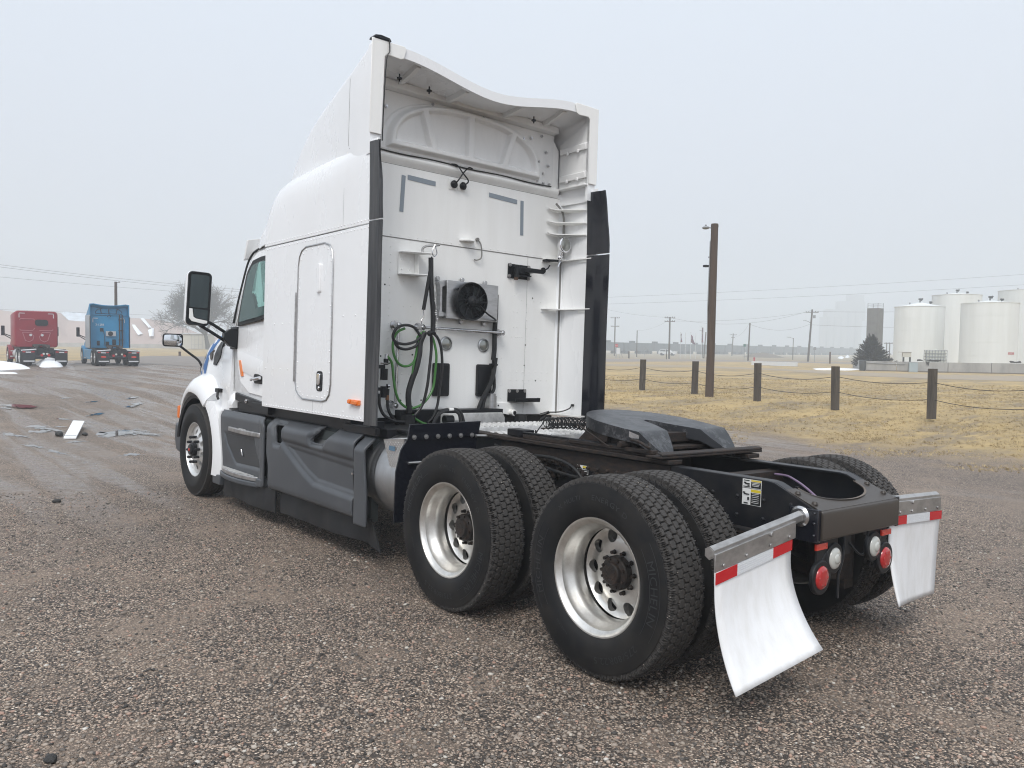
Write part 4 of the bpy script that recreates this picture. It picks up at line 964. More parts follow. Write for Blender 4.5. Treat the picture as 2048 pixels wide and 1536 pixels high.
# grab rails
def rail(p, q_, name='grab_rail'):
    p, q_ = Vector(p), Vector(q_); B = MB(); B.cyl(p, q_, .0125, 14)
    d = (q_-p).normalized()
    for e_ in (p, q_):
        B.cyl(e_+Vector((-.014, 0, 0)), (XW, e_.y, e_.z), .024, 14); B.sphere(e_, .022, 12, 8); B.cyl((XW-.006, e_.y, e_.z), (XW-.001, e_.y, e_.z), .040, 18)
        B.rivets([(XW-.006, e_.y+.028*a, e_.z+.028*c) for a, c in ((1, 0), (-1, 0), (0, 1), (0, -1))], 'X', -1, .006, .004)
    return B.build(name, 'steel', rw)
rail((2.80, .455, 1.850), (2.80, -.395, 1.845)); rail((2.80, .683, 1.855), (2.80, .695, 1.20))
# cooler with electric fan
B = MB(); B.prism([(.235, 1.94), (-.315, 1.935), (-.315, 2.258), (.235, 2.262)], 'X', 2.775, 2.845)
for y in (.27,):
    B.prism([(.30, 1.95), (.235, 1.955), (.235, 1.985), (.262, 1.995), (.265, 2.20), (.235, 2.215), (.235, 2.26), (.30, 2.24), (.285, 2.19), (.285, 2.01)], 'X', 2.80, 2.86)
for y, z in ((.285, 2.275), (.03, 2.285), (-.22, 2.28), (.285, 1.935), (.03, 1.92), (-.22, 1.915)): B.cyl((2.86, y, z), (2.835, y, z), .018, 12); B.box((2.86, y-.018, z-.02 if z > 2 else z), (2.845, y+.018, z if z > 2 else z+.02))
cl = B.build('cooler', 'brushed', rw, bev=.003)
B = MB(); B.lathe([(.160, 2.775), (.166, 2.73), (.160, 2.715), (.152, 2.718), (.150, 2.77)], (0, .005, 2.095), 'X', 48)
for k in range(12):
    a = 2*math.pi*k/12; B.cyl((2.718, .005+.15*math.cos(a), 2.095+.15*math.sin(a)), (2.715, .005+.05*math.cos(a+.25), 2.095+.05*math.sin(a+.25)), .0035, 5)
for rr in (.075, .10, .125): B.tube([(2.717, .005+rr*math.cos(a), 2.095+rr*math.sin(a)) for a in np.linspace(0, 2*math.pi, 33)], .0018, 4)
B.lathe([(.05, 2.76), (.05, 2.715), (.044, 2.705), (.02, 2.695), (.016, 2.69)], (0, .005, 2.095), 'X', 28)
for k in range(8):
    a = 2*math.pi*k/8; B.add([(2.76, .005+.045*math.cos(a), 2.095+.045*math.sin(a)), (2.735, .005+.148*math.cos(a-.1), 2.095+.148*math.sin(a-.1)), (2.765, .005+.148*math.cos(a+.35), 2.095+.148*math.sin(a+.35)), (2.765, .005+.045*math.cos(a+.7), 2.095+.045*math.sin(a+.7))], [(0, 1, 2, 3)])
for a in (.6, 2.5, 3.6, 5.8): B.cyl((2.76, .005+.168*math.cos(a), 2.095+.168*math.sin(a)), (2.74, .005+.168*math.cos(a), 2.095+.168*math.sin(a)), .010, 8)
B.build('fan', 'black_plastic', cl, ang=30)
B = MB(); B.lathe([(.148, 2.769), (.0, 2.7695)], (0, .005, 2.095), 'X', 32, cap=False); B.build('radiator_core', 'cab_dark', cl, smooth=False)
B = MB(); B.tube([(2.70, -.06, 2.06), (2.70, -.14, 2.00), (2.72, -.25, 1.955), (2.80, -.315, 1.945), (2.82, -.33, 1.90)], .008, 6, smooth=4); B.build('fan_cable', 'hose_black', cl)
wallpath('cable_trunk', [(-.345, 2.185), (-.348, 2.08), (-0.346, 1.981), (-0.334, 1.901), (-0.340, 1.697), (-0.330, 1.56), (-0.345, 1.356), (-0.31, 1.30)], .015, 'black_rubber', 2.83, wob=.003)
wallpath('cable_trunk', [(-.335, 1.95), (-.332, 1.84), (-.335, 1.70), (-.325, 1.60)], .022, 'black_rubber', 2.83)
wallpath('cable_trunk', [(-.31, 1.52), (-0.286, 1.40), (-0.217, 1.29), (-0.165, 1.19), (-.13, 1.07)], .019, 'black_rubber', 2.80)
wallpath('cable_trunk', [(-.335, 1.62), (-.31, 1.45), (-.25, 1.32), (-.21, 1.22), (-.19, 1.07)], .015, 'black_rubber', 2.80)
wallpath('cable_trunk', [(-.27, 1.56), (-.34, 1.565), (-.36, 1.555)], .008, 'black_plastic', 2.81)
# round work lamps in the wall
for y in (.165, -.238):
    B = MB(); B.lathe([(.062, 2.868), (.060, 2.860), (.050, 2.855), (.048, 2.864)], (0, y, 1.727), 'X', 32)
    B.rivets([(2.860, y+.055*math.cos(a), 1.727+.055*math.sin(a)) for a in (0, math.pi/2, math.pi, -math.pi/2)], 'X', -1, .004, .002); lm = B.build('utility_lamp', 'brushed', rw)
    B = MB(); B.lathe([(.003, 2.850), (.03, 2.853), (.047, 2.861)], (0, y, 1.727), 'X', 28); B.build('lamp_lens', 'lamp_lens', lm)
# rubber vent covers
for y0 in (.128, -.335):
    B = MB(); B.prism(rrect(y0, y0+.172, 1.275, 1.558, .016, 4), 'X', 2.85, 2.868); v = B.build('vent_cover', 'black_rubber', rw, bev=.005)
    B = MB(); B.prism(rrect(y0+.018, y0+.154, 1.295, 1.538, .01, 3), 'X', 2.8465, 2.85); B.build('vent_face', 'black_plastic', v, bev=.002)
# black bracket high on the right, black shelf bracket low on the right
B = MB(); B.box((2.868, -.755, 2.352), (2.862, -.488, 2.483)); B.box((2.862, -.70, 2.395), (2.81, -.54, 2.455)); B.prism([(2.86, -.60), (2.76, -.66), (2.76, -.84), (2.78, -.84), (2.80, -.75), (2.86, -.74)], 'Z', 2.412, 2.45)
B.cyl((2.82, -.56, 2.47), (2.82, -.56, 2.36), .022, 12); B.box((2.83, -.72, 2.375), (2.80, -.56, 2.385))
bb = B.build('antenna_bracket', 'black_plastic', rw, bev=.003)
B = MB()
for y, z in ((-.51, 2.472), (-.735, 2.468), (-.505, 2.37), (-.735, 2.365)): B.cyl((2.862, y, z), (2.855, y, z), .017, 16); B.cyl((2.855, y, z), (2.848, y, z), .009, 8)
B.build('bracket_bolts', 'galvanised', bb)
B = MB(); B.cyl((2.81, -.545, 2.36), (2.81, -.545, 2.335), .018, 10); B.build('bracket_bolts', 'rust', bb)
B = MB(); B.box((2.868, -.754, 1.225), (2.862, -.532, 1.338)); B.prism([(2.862, 1.225), (2.76, 1.225), (2.755, 1.262), (2.762, 1.262), (2.77, 1.235), (2.862, 1.235)], 'Y', -.84, -.545); B.box((2.765, -.842, 1.228), (2.80, -.836, 1.262)); bs = B.build('shelf_bracket', 'black_plastic', rw, bev=.003)
B = MB()
for y in (-.55, -.643, -.735): B.cyl((2.862, y, 1.322), (2.856, y, 1.322), .015, 16)
B.build('bracket_bolts', 'galvanised', bs)
# chrome swivel work lamp
B = MB(); B.lathe([(.066, 2.70), (.072, 2.705), (.072, 2.72), (.060, 2.75), (.035, 2.79), (.012, 2.81)], (0, -1.045, 2.70), 'X', 32); B.cyl((2.75, -1.045, 2.635), (2.77, -1.035, 2.59), .014, 12); B.sphere((2.77, -1.035, 2.585), .026, 12, 8); B.tube([(2.77, -1.03, 2.585), (2.78, -1.05, 2.55), (2.78, -1.025, 2.50)], .010, 8); B.sphere((2.775, -1.06, 2.60), .018, 10, 6)
sl_ = B.build('spot_lamp', 'chrome', rw)
B = MB(); B.lathe([(.002, 2.688), (.04, 2.692), (.064, 2.702)], (0, -1.045, 2.70), 'X', 28); B.build('lamp_lens', 'lamp_lens', sl_)
B = MB(); B.box((2.80, -.90, 2.542), (2.86, -.985, 2.562)); B.cyl((2.80, -.93, 2.552), (2.76, -1.01, 2.552), .012, 8); B.cyl((2.868, -.915, 2.46), (2.855, -.915, 2.46), .028, 14); B.tube([(2.85, -.915, 2.46), (2.83, -.945, 2.48), (2.82, -.96, 2.51)], .007, 6); B.build('lamp_bracket', 'black_plastic', rw)
# small shelf, pigtail wire
B = MB(); B.prism([(2.868, .06), (2.79, .01), (2.79, -.05), (2.868, -.10)], 'Z', 2.622, 2.630); B.build('small_ledge', 'white_wall', rw)
B = MB(); B.cyl((2.868, -.13, 2.653), (2.85, -.13, 2.653), .016, 12); B.tube([(2.85, -.13, 2.65), (2.84, -.155, 2.61), (2.84, -.168, 2.54), (2.84, -.16, 2.49), (2.85, -.125, 2.472), (2.858, -.10, 2.474)], .006, 6, smooth=5); B.build('pigtail_wire', 'seam_grey', rw)
# lower mounts
for y in (.62, -.50):
    B = MB(); B.prism([(y+.13, 1.215), (y-.13, 1.215), (y-.13, 1.14), (y-.06, 1.10), (y+.05, 1.12), (y+.13, 1.16)], 'X', 2.855, 2.868); B.cyl((2.86, y-.07, 1.125), (2.80, y-.07, 1.125), .030, 16)
    mt = B.build('cab_mount', 'white_wall', rw, bev=.003)
    B = MB(); B.cyl((2.799, y-.07, 1.125), (2.795, y-.07, 1.125), .018, 14)
    for y2 in ((.50,) if y > 0 else (-.42, -.36)): B.cyl((2.86, y2, 1.19), (2.853, y2, 1.19), .008, 8)
    B.build('mount_bush', 'black_plastic', mt)
B = MB(); B.cyl((2.75, .60, 1.13), (2.75, .60, 1.0), .06, 16); B.build('air_spring', 'black_rubber', rw)
B = MB(); B.cyl((2.70, -.56, 1.12), (2.70, -.56, 1.02), .055, 18); B.build('air_spring', 'black_rubber', rw)
B = MB(); B.box((2.76, -.40, 1.04), (2.86, .66, 1.165)); B.cyl((2.80, .36, 1.09), (2.74, .36, 1.09), .024, 14); B.build('cab_crossbar', 'black_plastic', rw)
B = MB(); B.cyl((2.80, -.30, 1.30), (2.80, -.30, 1.17), .035, 14); B.box((2.78, -.34, 1.17), (2.86, -.26, 1.28)); B.build('pump', 'brushed', rw)
B = MB(); B.cyl((2.62, -1.135, 1.20), (2.62, -1.11, 1.20), .012, 10); B.tube([(2.62, -1.11, 1.20), (2.60, -1.06, 1.17), (2.64, -.98, 1.14), (2.75, -.92, 1.13)], .006, 6, smooth=4); B.cyl((2.75, -.95, 1.13), (2.80, -.88, 1.10), .014, 8); B.build('pigtail_wire', 'hose_black', rw)
# ================================================================== CAB, HOOD, FENDERS
cabp = [(4.36, 1.10), (5.30, 1.10), (5.36, 1.16), (5.52, 1.36), (5.54, 1.80), (5.50, 1.90), (5.30, 2.36), (5.22, 2.56), (5.10, 2.66), (4.9, 2.72), (4.36, 2.84)]
B = MB()
cab_secs = []
for y, d in ((-1.06, .05), (-1.03, .0), (1.03, 0), (1.06, .05)):
    sc_ = []
    for x, z in cabp: 
        sc_.append((x-(d if x > 5 else 0), y, z-(d if z > 2.5 else 0)+(d*.2 if z < 1.2 else 0)))
    cab_secs.append(sc_)
# tumblehome: upper part leans inward
def lean(p): x, y, z = p; k = max(0, z-1.85)*.085; return (x, y-(k if y > 0 else -k), z)
B.loft([[lean(p) for p in s_] for s_ in cab_secs]); cab = B.build('cab', 'white_paint', truck, bev=.012, ang=40)
def cy(z): return 1.06-max(0, z-1.85)*.085
def cabpoly(name, pts, m_, par, off=.002, th=.006, bev=0):
    B = MB(); B.loft([[(x, cy(z)+off+th, z) for x, z in pts], [(x, cy(z)+off-.004, z) for x, z in pts]]); return B.build(name, m_, par, bev=bev)
door_pts = [(4.40, 1.17), (4.95, 1.20), (5.18, 1.30), (5.26, 1.48), (5.34, 1.84), (5.34, 1.94), (5.18, 2.40), (5.10, 2.54), (4.95, 2.60), (4.40, 2.64)]
door = cabpoly('door', door_pts, 'white_paint', cab, 0, .012, .004)
win_o = [(4.60, 1.93), (4.72, 1.91), (5.29, 1.865), (5.255, 2.13), (5.17, 2.42), (5.06, 2.52), (4.85, 2.545), (4.50, 2.55), (4.50, 1.95)]
cabpoly('window_frame', win_o, 'black_rubber', door, .012, .006, .003)
win_i = [(4.62, 1.965), (4.73, 1.95), (5.235, 1.905), (5.205, 2.12), (5.13, 2.38), (5.03, 2.47), (4.85, 2.495), (4.52, 2.50), (4.52, 1.97)]
cabpoly('cab_interior', win_i, 'cab_dark', door, .016, .003)
cabpoly('curtain', [(4.52, 2.06), (4.78, 2.04), (4.90, 2.14), (4.98, 2.20), (4.93, 2.40), (4.88, 2.49), (4.52, 2.49)], 'curtain', door, .019, .002)
cabpoly('steering_wheel', [(4.80, 2.08), (4.88, 2.16), (4.94, 2.19), (4.95, 2.15), (4.90, 2.11), (4.84, 2.03)], 'cab_dark', door, .0215, .002)
cabpoly('window_glass', win_i, 'glass', door, .025, .003)
B = MB(); ln = [(5.455, 1.90), (5.40, 2.09), (5.30, 2.36), (5.235, 2.50), (5.14, 2.585), (5.00, 2.625), (4.42, 2.70)]
B.tube([(x-.02, cy(z)+.006, z) for x, z in ln], .011, 6, smooth=3); B.build('drip_rail', 'black_rubber', cab)
B = MB(); B.tube([(x, cy(z)+.013, z) for x, z in [(5.345, 1.20), (5.345, 1.84), (5.30, 1.95), (5.19, 2.40)]], .004, 6); B.build('door_seam', 'seam_grey', cab)
# embossed lower waist of the door
B = MB(); B.loft([[(4.45, 1.074, 1.30), (5.20, 1.074, 1.42)], [(4.45, 1.079, 1.36), (5.25, 1.079, 1.50)], [(4.45, 1.077, 1.45), (5.25, 1.077, 1.58)], [(4.45, 1.071, 1.50), (5.25, 1.071, 1.62)]], False, False); B.build('door_crease', 'white_paint', door, ang=80)
cabpoly('handle_recess', rrect(4.60, 4.82, 1.30, 1.395, .035, 5), 'black_plastic', door, .012, .006, .003)
B = MB(); B.tube([(4.61, 1.10, 1.36), (4.70, 1.115, 1.345), (4.82, 1.10, 1.335)], .016, 10, smooth=3); B.build('door_handle', 'chrome', door)
cabpoly('marker_lamp', [(5.22, 1.52), (5.15, 1.52), (5.10, 1.36), (5.15, 1.355)], 'amber_lens', door, .012, .010, .004)
B = MB(); B.loft([[(5.28, 1.02, 1.115), (5.28, 1.085, 1.115), (5.28, 1.085, 1.19), (5.28, 1.02, 1.19)], [(4.55, 1.02, 1.05), (4.55, 1.095, 1.05), (4.55, 1.095, 1.125), (4.55, 1.02, 1.125)]]); B.box((4.40, .98, 1.02), (4.8, 1.10, 1.12)); B.build('door_sill', 'black_plastic', cab, bev=.005)
B = MB(); B.cyl((4.95, 1.09, 1.12), (4.95, 1.10, 1.12), .022, 16); B.cyl((4.95, 1.10, 1.12), (4.95, 1.108, 1.12), .012, 8); B.build('sill_bolt', 'chrome', cab)
# roof cap / visor above the cab
B = MB(); secs = []
for x, z0, z1, w_ in ((4.36, 2.66, 3.02, 1.04), (4.6, 2.66, 2.98, 1.04), (4.85, 2.64, 2.90, 1.02), (5.05, 2.60, 2.79, .99), (5.2, 2.55, 2.66, .94), (5.28, 2.50, 2.56, .88)):
    c = .16; secs.append([(x, w_, z0), (x, w_, z1-c), (x, w_-.03, z1-c*.45), (x, w_-.10, z1-.03), (x, w_-.28, z1), (x, -w_+.28, z1), (x, -w_+.10, z1-.03), (x, -w_+.03, z1-c*.45), (x, -w_, z1-c), (x, -w_, z0)])
B.loft(secs); B.build('cab_roof', 'white_paint', cab, ang=50)
B = MB(); B.loft([[(5.34, .80, 2.80), (5.42, .80, 2.60), (5.46, .80, 2.585), (5.38, .80, 2.80)], [(5.38, .95, 2.765), (5.46, .95, 2.575), (5.50, .95, 2.56), (5.42, .95, 2.765)]]); B.loft([[(5.36, -.9, 2.79), (5.44, -.9, 2.60), (5.47, -.9, 2.59), (5.39, -.9, 2.79)], [(5.34, .80, 2.80), (5.42, .80, 2.60), (5.46, .80, 2.585), (5.38, .80, 2.80)]])
B.box((5.2, .84, 2.62), (5.42, .88, 2.66)); B.build('sun_visor', 'white_inner', cab, bev=.004)
B = MB(); B.add([(5.55, .92, 1.88), (5.27, .92, 2.52), (5.27, -.92, 2.52), (5.55, -.92, 1.88)], [(0, 1, 2, 3)]); B.build('windscreen', 'mirror_dark', cab, smooth=False)

def hood_sec(x, w_, z1, zs, n=10):
    """half-section points: side up to shoulder then crown"""
    o = [(w_+.05, .98), (w_+.04, 1.25), (w_+.02, zs-.12)]
    for k in range(n+1):
        a = math.pi/2*k/n; o.append((w_-.26+.26*math.cos(a), zs-.10+(z1-zs+.10)*math.sin(a)))
    return [(x, a, b_) for a, b_ in o]+[(x, -a, b_) for a, b_ in o[::-1]]
hs_ = [(5.42, 1.045, 1.94, 1.82), (5.60, 1.04, 1.915, 1.79), (5.9, 1.02, 1.88, 1.74), (6.2, 1.01, 1.84, 1.69), (6.5, .975, 1.77, 1.62), (6.8, .91, 1.67, 1.52), (7.0, .82, 1.55, 1.39), (7.12, .73, 1.38, 1.24), (7.16, .66, 1.12, 1.08)]
B = MB(); B.loft([hood_sec(*a) for a in hs_]); hood = B.build('hood', 'white_paint', truck, ang=60)
def hood_y(x, z):
    ws = [a[0] for a in hs_]; w_ = np.interp(x, ws, [a[1] for a in hs_]); z1 = np.interp(x, ws, [a[2] for a in hs_]); zs = np.interp(x, ws, [a[3] for a in hs_])
    if z <= zs-.10: return float(w_+.02+.02*max(0, (zs-.12-z))/.4)
    s_ = min(1, (z-zs+.10)/(z1-zs+.10)); return float(w_-.26+.26*math.sqrt(1-s_*s_))
def onhood(name, pts, m_, off=.004):
    B = MB(); c = (sum(p[0] for p in pts)/len(pts), sum(p[1] for p in pts)/len(pts))
    o = [(x, hood_y(x, z)+off, z) for x, z in pts]; B.add(o+[(c[0], hood_y(*c)+off, c[1])]+[(x, y-.03, z) for x, y, z in o], [(i, (i+1) % len(pts), len(pts)) for i in range(len(pts))]+[(i, (i+1) % len(pts), len(pts)+1+(i+1) % len(pts), len(pts)+1+i) for i in range(len(pts))])
    return B.build(name, m_, hood, ang=60)
onhood('hood_vent', [(6.04, 1.46), (5.95, 1.45), (5.80, 1.55), (5.76, 1.66), (5.78, 1.72), (5.90, 1.71), (6.00, 1.64), (6.02, 1.56)], 'black_plastic', .010)
onhood('hood_badge', [(6.13+.045*math.cos(a), 1.565+.055*math.sin(a)) for a in np.linspace(0, 2*math.pi, 17)[:-1]], 'bronze_paint', .012)
B = MB(); a_ = []; 
for x, z0, z1 in ((5.62, 1.86, 1.88), (5.85, 1.80, 1.83), (6.05, 1.73, 1.77), (6.2, 1.63, 1.69), (6.32, 1.50, 1.58), (6.40, 1.36, 1.44), (6.45, 1.2, 1.28)):
    a_.append([(x-.05, hood_y(x-.05, z0)+.004, z0), (x+.02, hood_y(x+.02, (z0+z1)/2)+.005, (z0+z1)/2), (x+.10, hood_y(x+.10, z1)+.004, z1)])
B.loft(a_, False, False); B.build('blue_stripe', 'blue_paint', hood, ang=80)
B = MB(); a_ = []
for x, z0, z1 in ((6.50, 1.50, 1.62), (6.60, 1.36, 1.50), (6.68, 1.24, 1.36)): a_.append([(x, hood_y(x, z0)+.004, z0), (x+.06, hood_y(x+.06, z1)+.004, z1)])
B.loft(a_, False, False); B.build('blue_stripe', 'blue_paint', hood)
B = MB(); B.prism([(7.10, .42), (7.42, .46), (7.44, .78), (7.16, .86), (7.05, .80)], 'Y', -.95, .95)
for s in (1, -1): B.prism([(6.93, .36), (7.20, .40), (7.26, .55), (7.24, .74), (6.95, .755), (6.94, .70)], 'Y', s*.94, s*1.085)
B.build('bumper', 'grey_plastic', truck, bev=.04, seg=3)
B = MB(); B.box((7.16, -.58, .86), (7.20, .58, 1.28)); B.build('grille', 'chrome', hood)
# fenders
for s in (1, -1):
    B = MB(); cx, cz = 6.27, .512; secs = []
    # (angle deg from rear horizontal, outer crest)
    for a in np.linspace(168, 14, 24):
        A = rad(a); ri = .60; xi, zi = cx-ri*math.cos(A)*-1*1.0, cz+ri*math.sin(A)
        xi = cx+ri*math.cos(rad(180-a))*-1
        xi = cx-ri*math.cos(A)*-1 if False else cx+ri*math.cos(A)*-1*-1
        xi = cx-ri*math.cos(rad(a))  # a=168 -> front (x larger), a=14 -> rear
        t_ = (168-a)/154
        ro = float(np.interp(a, [14, 30, 50, 70, 93, 124, 141, 155, 168], [.66, .74, .83, .87, .84, .88, .93, .94, .86]))
        yo = float(np.interp(a, [14, 60, 100, 168], [1.175, 1.20, 1.19, 1.10]))
        def pt(r_, y): return (cx-r_*math.cos(rad(a)), s*y, cz+r_*math.sin(rad(a)))
        ri = float(np.interp(a, [60, 90, 120, 150, 168], [.60, .615, .67, .73, .73])); secs.append([pt(ri, yo-.03), pt(ri+.006, yo-.004), pt(ri+.02, yo), pt(ri+(ro-ri)*.45, yo-.02), pt(ri+(ro-ri)*.75, yo-.07), pt(ro, yo-.16), pt(ro+.02, yo-.32), pt(ro-.05, yo-.45), pt(ri, yo-.40)])
    fn = None
    B.loft([s_ for s_ in secs[:18]]); fn = B.build('fender', 'white_paint', truck, ang=60)
    B = MB()
    # rear splash panel that drops behind the wheel down to the step
    rp_ = []
    for a in np.linspace(66, -20, 16):
        r_in = .615; x = cx-r_in*math.cos(rad(a)); z = cz+r_in*math.sin(rad(a))
        wx = float(np.interp(z, [.28, .7, .95, 1.08], [.235, .16, .20, .30]))
        yo = 1.175
        rp_.append([(x, s*(yo-.02), z), (x-.012, s*yo, z), (x-wx*.5, s*(yo-.004), z+.0), (x-wx, s*(yo-.03), z), (x-wx, s*(yo-.10), z), (x, s*(yo-.30), z)])
    B.loft(rp_); B.build('splash_panel', 'white_paint', truck, ang=50)
    B = MB(); 
    B.loft([[(cx-(.60)*math.cos(rad(a)), s*y, cz+.60*math.sin(rad(a))) for a in np.linspace(172, -8, 30)] for y in (1.17, .70)], False, False); B.loft([[(cx-(.60)*math.cos(rad(a)), s*1.17, cz+.60*math.sin(rad(a))) for a in np.linspace(172, 20, 26)], [(cx-(.565)*math.cos(rad(a)), s*1.16, cz+.565*math.sin(rad(a))) for a in np.linspace(172, 20, 26)]], False, False)
    B.build('wheel_well', 'black_plastic', fn)
    B = MB(); B.box((5.44, s*1.05, .22), (5.66, s*1.165, .325)); B.build('splash_corner', 'grey_plastic', truck, bev=.01)
    B = MB(); B.prism([(7.055, .80), (7.04, .95), (7.085, .945), (7.10, .81)], 'Y', s*1.055, s*1.105); B.build('side_marker', 'red_reflector' if False else 'amber_lens', fn, bev=.004)
# filler between fender and cab, hood latch
B = MB(); secs = []
for x, w_, z0, z1 in ((5.30, 1.10, 1.03, 1.16), (5.45, 1.09, 1.02, 1.24), (5.62, 1.07, 1.02, 1.30), (5.85, 1.02, 1.05, 1.34), (6.1, .98, 1.1, 1.36)):
    secs.append([(x, .6, z0), (x, w_, z0), (x, w_+.005, z0+(z1-z0)*.3), (x, w_-.03, z0+(z1-z0)*.7), (x, w_-.12, z1), (x, .6, z1+.1)])
B.loft(secs); B.build('cowl_side', 'white_paint', truck, ang=60)
B = MB(); B.cyl((5.70, 1.10, 1.19), (5.70, 1.125, 1.19), .024, 10); B.box((5.66, 1.07, 1.17), (5.80, 1.11, 1.21)); B.tube([(5.68, 1.12, 1.19), (5.65, 1.135, 1.13), (5.63, 1.13, 1.10)], .014, 8); B.build('hood_latch', 'black_rubber', truck, bev=.003)

# ---- side skirts, steps
def panel(name, pts, y0, y1, m_, par=truck, bev=.02, seg=3): 
    B = MB(); B.prism(pts, 'Y', y0, y1); return B.build(name, m_, par, bev=bev, seg=seg)
def bowed(name, xs, zrow, m_, par=truck, mod=None):
    """grid surface y = f(x,z), given rim depth; closed back"""
    pass
def side_surface(xs, zs, f, m_, name, par, holes=None, thick=.02, warp=lambda x, z: x):
    B = MB(); W_ = len(xs); vs = [(warp(x, z), f(x, z), z) for z in zs for x in xs]; fs = []
    for j in range(len(zs)-1):
        for i in range(W_-1):
            cx = (xs[i]+xs[i+1])/2; cz = (zs[j]+zs[j+1])/2
            if holes and any(hh(cx, cz) for hh in holes): continue
            fs.append((j*W_+i, j*W_+i+1, (j+1)*W_+i+1, (j+1)*W_+i))
    B.add(vs, fs); o = B.build(name, m_, par, ang=55)
    sd = o.modifiers.new('thick', 'SOLIDIFY'); sd.thickness = thick; sd.offset = 0
    return o
sm = lambda t_: min(1, max(0, t_))**2*(3-2*min(1, max(0, t_)))
# chassis fairing: recessed diagonal panel, rolled top
def dist_poly(px, pz, poly):
    best = 9; ins = False
    for i in range(len(poly)):
        ax, az = poly[i]; bx, bz = poly[i-1]; dx, dz = bx-ax, bz-az; t_ = max(0, min(1, ((px-ax)*dx+(pz-az)*dz)/(dx*dx+dz*dz))); d = math.hypot(px-ax-t_*dx, pz-az-t_*dz); best = min(best, d)
        if (az > pz) != (bz > pz) and px < (bx-ax)*(pz-az)/(bz-az)+ax: ins = not ins
    return best if ins else -best
rec = [(4.02, .845), (2.30, .80), (2.30, .50), (3.30, .53), (3.50, .60)]
rec2 = [(3.80, .79), (2.30, .735), (2.30, .545), (3.24, .565), (3.42, .62)]
holeA = rrect(3.93, 4.10, .80, .955, .03, 4); holeA = [(3.94, .955), (4.12, .955), (4.135, .93), (4.10, .86), (4.085, .79), (3.97, .79), (3.95, .85)]
holeB = [(3.02, .97), (3.10, .90), (3.14, .86), (3.36, .86), (3.37, .90), (3.31, .97), (3.25, 1.04), (3.02, 1.04)]
def fB(x, z):
    y = 1.165-.10*sm((z-.90)/.12)**1.5-.03*sm((.42-z)/.12); y -= .022*sm(dist_poly(x, z, rec)/.035+.5)
    y -= .012*sm(dist_poly(x, z, rec2)/.02+.5)
    y -= .03*sm((x-4.22)/.08)+.02*sm((2.66-x)/.05)*0
    for hh in (holeA, holeB): y -= .03*sm((dist_poly(x, z, hh)+.035)/.03)
    return y
xs = list(np.arange(2.60, 4.301, .0125)); zs = list(np.arange(.375, 1.006, .0125))
# trim ends with a slanted rear edge and a wavy front edge
fairing = side_surface(xs, zs, fB, 'grey_plastic', 'chassis_fairing', truck, [lambda x, z: dist_poly(x, z, holeA) > 0, lambda x, z: dist_poly(x, z, holeB) > 0], warp=lambda x, z: x-.045*(1-sm((z-.55)/.15))*(x-2.6)/1.7)
for hh in (holeA, holeB):
    B = MB(); hp = hh+[hh[0]] if hh is holeA else hh[:6]
    B.tube([(x, fB(x, z)+.004, z) for x, z in hp], .012, 8, smooth=3); B.build('hand_hole_rim', 'grey_plastic', fairing)
def fC(x, z):
    e_ = (z-.37)/.6
    return 1.150-.035*sm((z-.88)/.1)-.008*math.sin((z-.4)*6)-.03*sm((2.47-x)/.06)
xs2 = list(np.arange(2.40, 2.622, .011)); zs2 = list(np.arange(.33, .985, .0125))
def xl(z): return 2.455+.05*math.sin((z-.45)*4.5)*0-(.40*max(0, .62-z)) *-.0
rear_flare = side_surface(xs2, zs2, lambda x, z: 1.168-.10*sm((z-.88)/.12)-.045*sm((x-2.56)/.05), 'grey_plastic', 'fairing_end', truck, None, warp=lambda x, z: x+(.055*sm((z-.5)/.4)-.02)*(2.62-x)/.22)
B = MB(); B.tube([(2.615, 1.145, .95), (2.61, 1.148, .80), (2.625, 1.148, .66), (2.60, 1.146, .52), (2.58, 1.143, .40)], .006, 6, smooth=4); B.build('fairing_joint', 'black_rubber', truck)
B = MB(); B.cyl((2.61, 1.16, .70), (2.61, 1.17, .70), .010, 10); B.build('fairing_bolt', 'chrome', truck)
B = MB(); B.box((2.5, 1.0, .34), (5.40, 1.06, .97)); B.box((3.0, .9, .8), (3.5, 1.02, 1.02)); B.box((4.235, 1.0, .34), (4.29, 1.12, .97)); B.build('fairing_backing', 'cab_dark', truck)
# step fairing
def fS(x, z):
    y = 1.13-.035*sm((z-.93)/.08)
    # recessed tool box region, step ledges stick out
    return y+.010*sm((x-4.40)/.05)*0+.02*sm((4.50-x)/.10)-.015*sm(dist_poly(x, z, toolp)/.03+.5)
toolp = [(5.46, .775), (4.62, .775), (4.58, .68), (4.44, .50), (5.15, .48), (5.22, .52), (5.40, .66)]
xs = list(np.arange(4.34, 5.56, .0125)); zs = list(np.arange(.36, 1.005, .0125))
step = side_surface(xs, zs, fS, 'grey_plastic', 'step_fairing', truck, None, warp=lambda x, z: x-(.03+.10*sm((.95-z)/.6))*(x-4.34)/1.22+.06*sm((z-.9)/.1)*(5.56-x)/1.22)
panel('tool_door', [(5.42, .765), (4.64, .765), (4.60, .68), (4.47, .515), (5.14, .495), (5.21, .53), (5.36, .66)], 1.117, 1.128, 'grey_plastic_dark', step, .006, 2)
B = MB(); B.prism([(4.98, .655), (4.92, .655), (4.88, .575), (4.94, .575)], 'Y', 1.127, 1.131); lt = B.build('latch_plate', 'black_plastic', step, bev=.002)
B = MB(); B.prism([(4.965, .645), (4.935, .645), (4.905, .585), (4.93, .585)], 'Y', 1.131, 1.139); B.build('latch', 'chrome', lt, bev=.003)
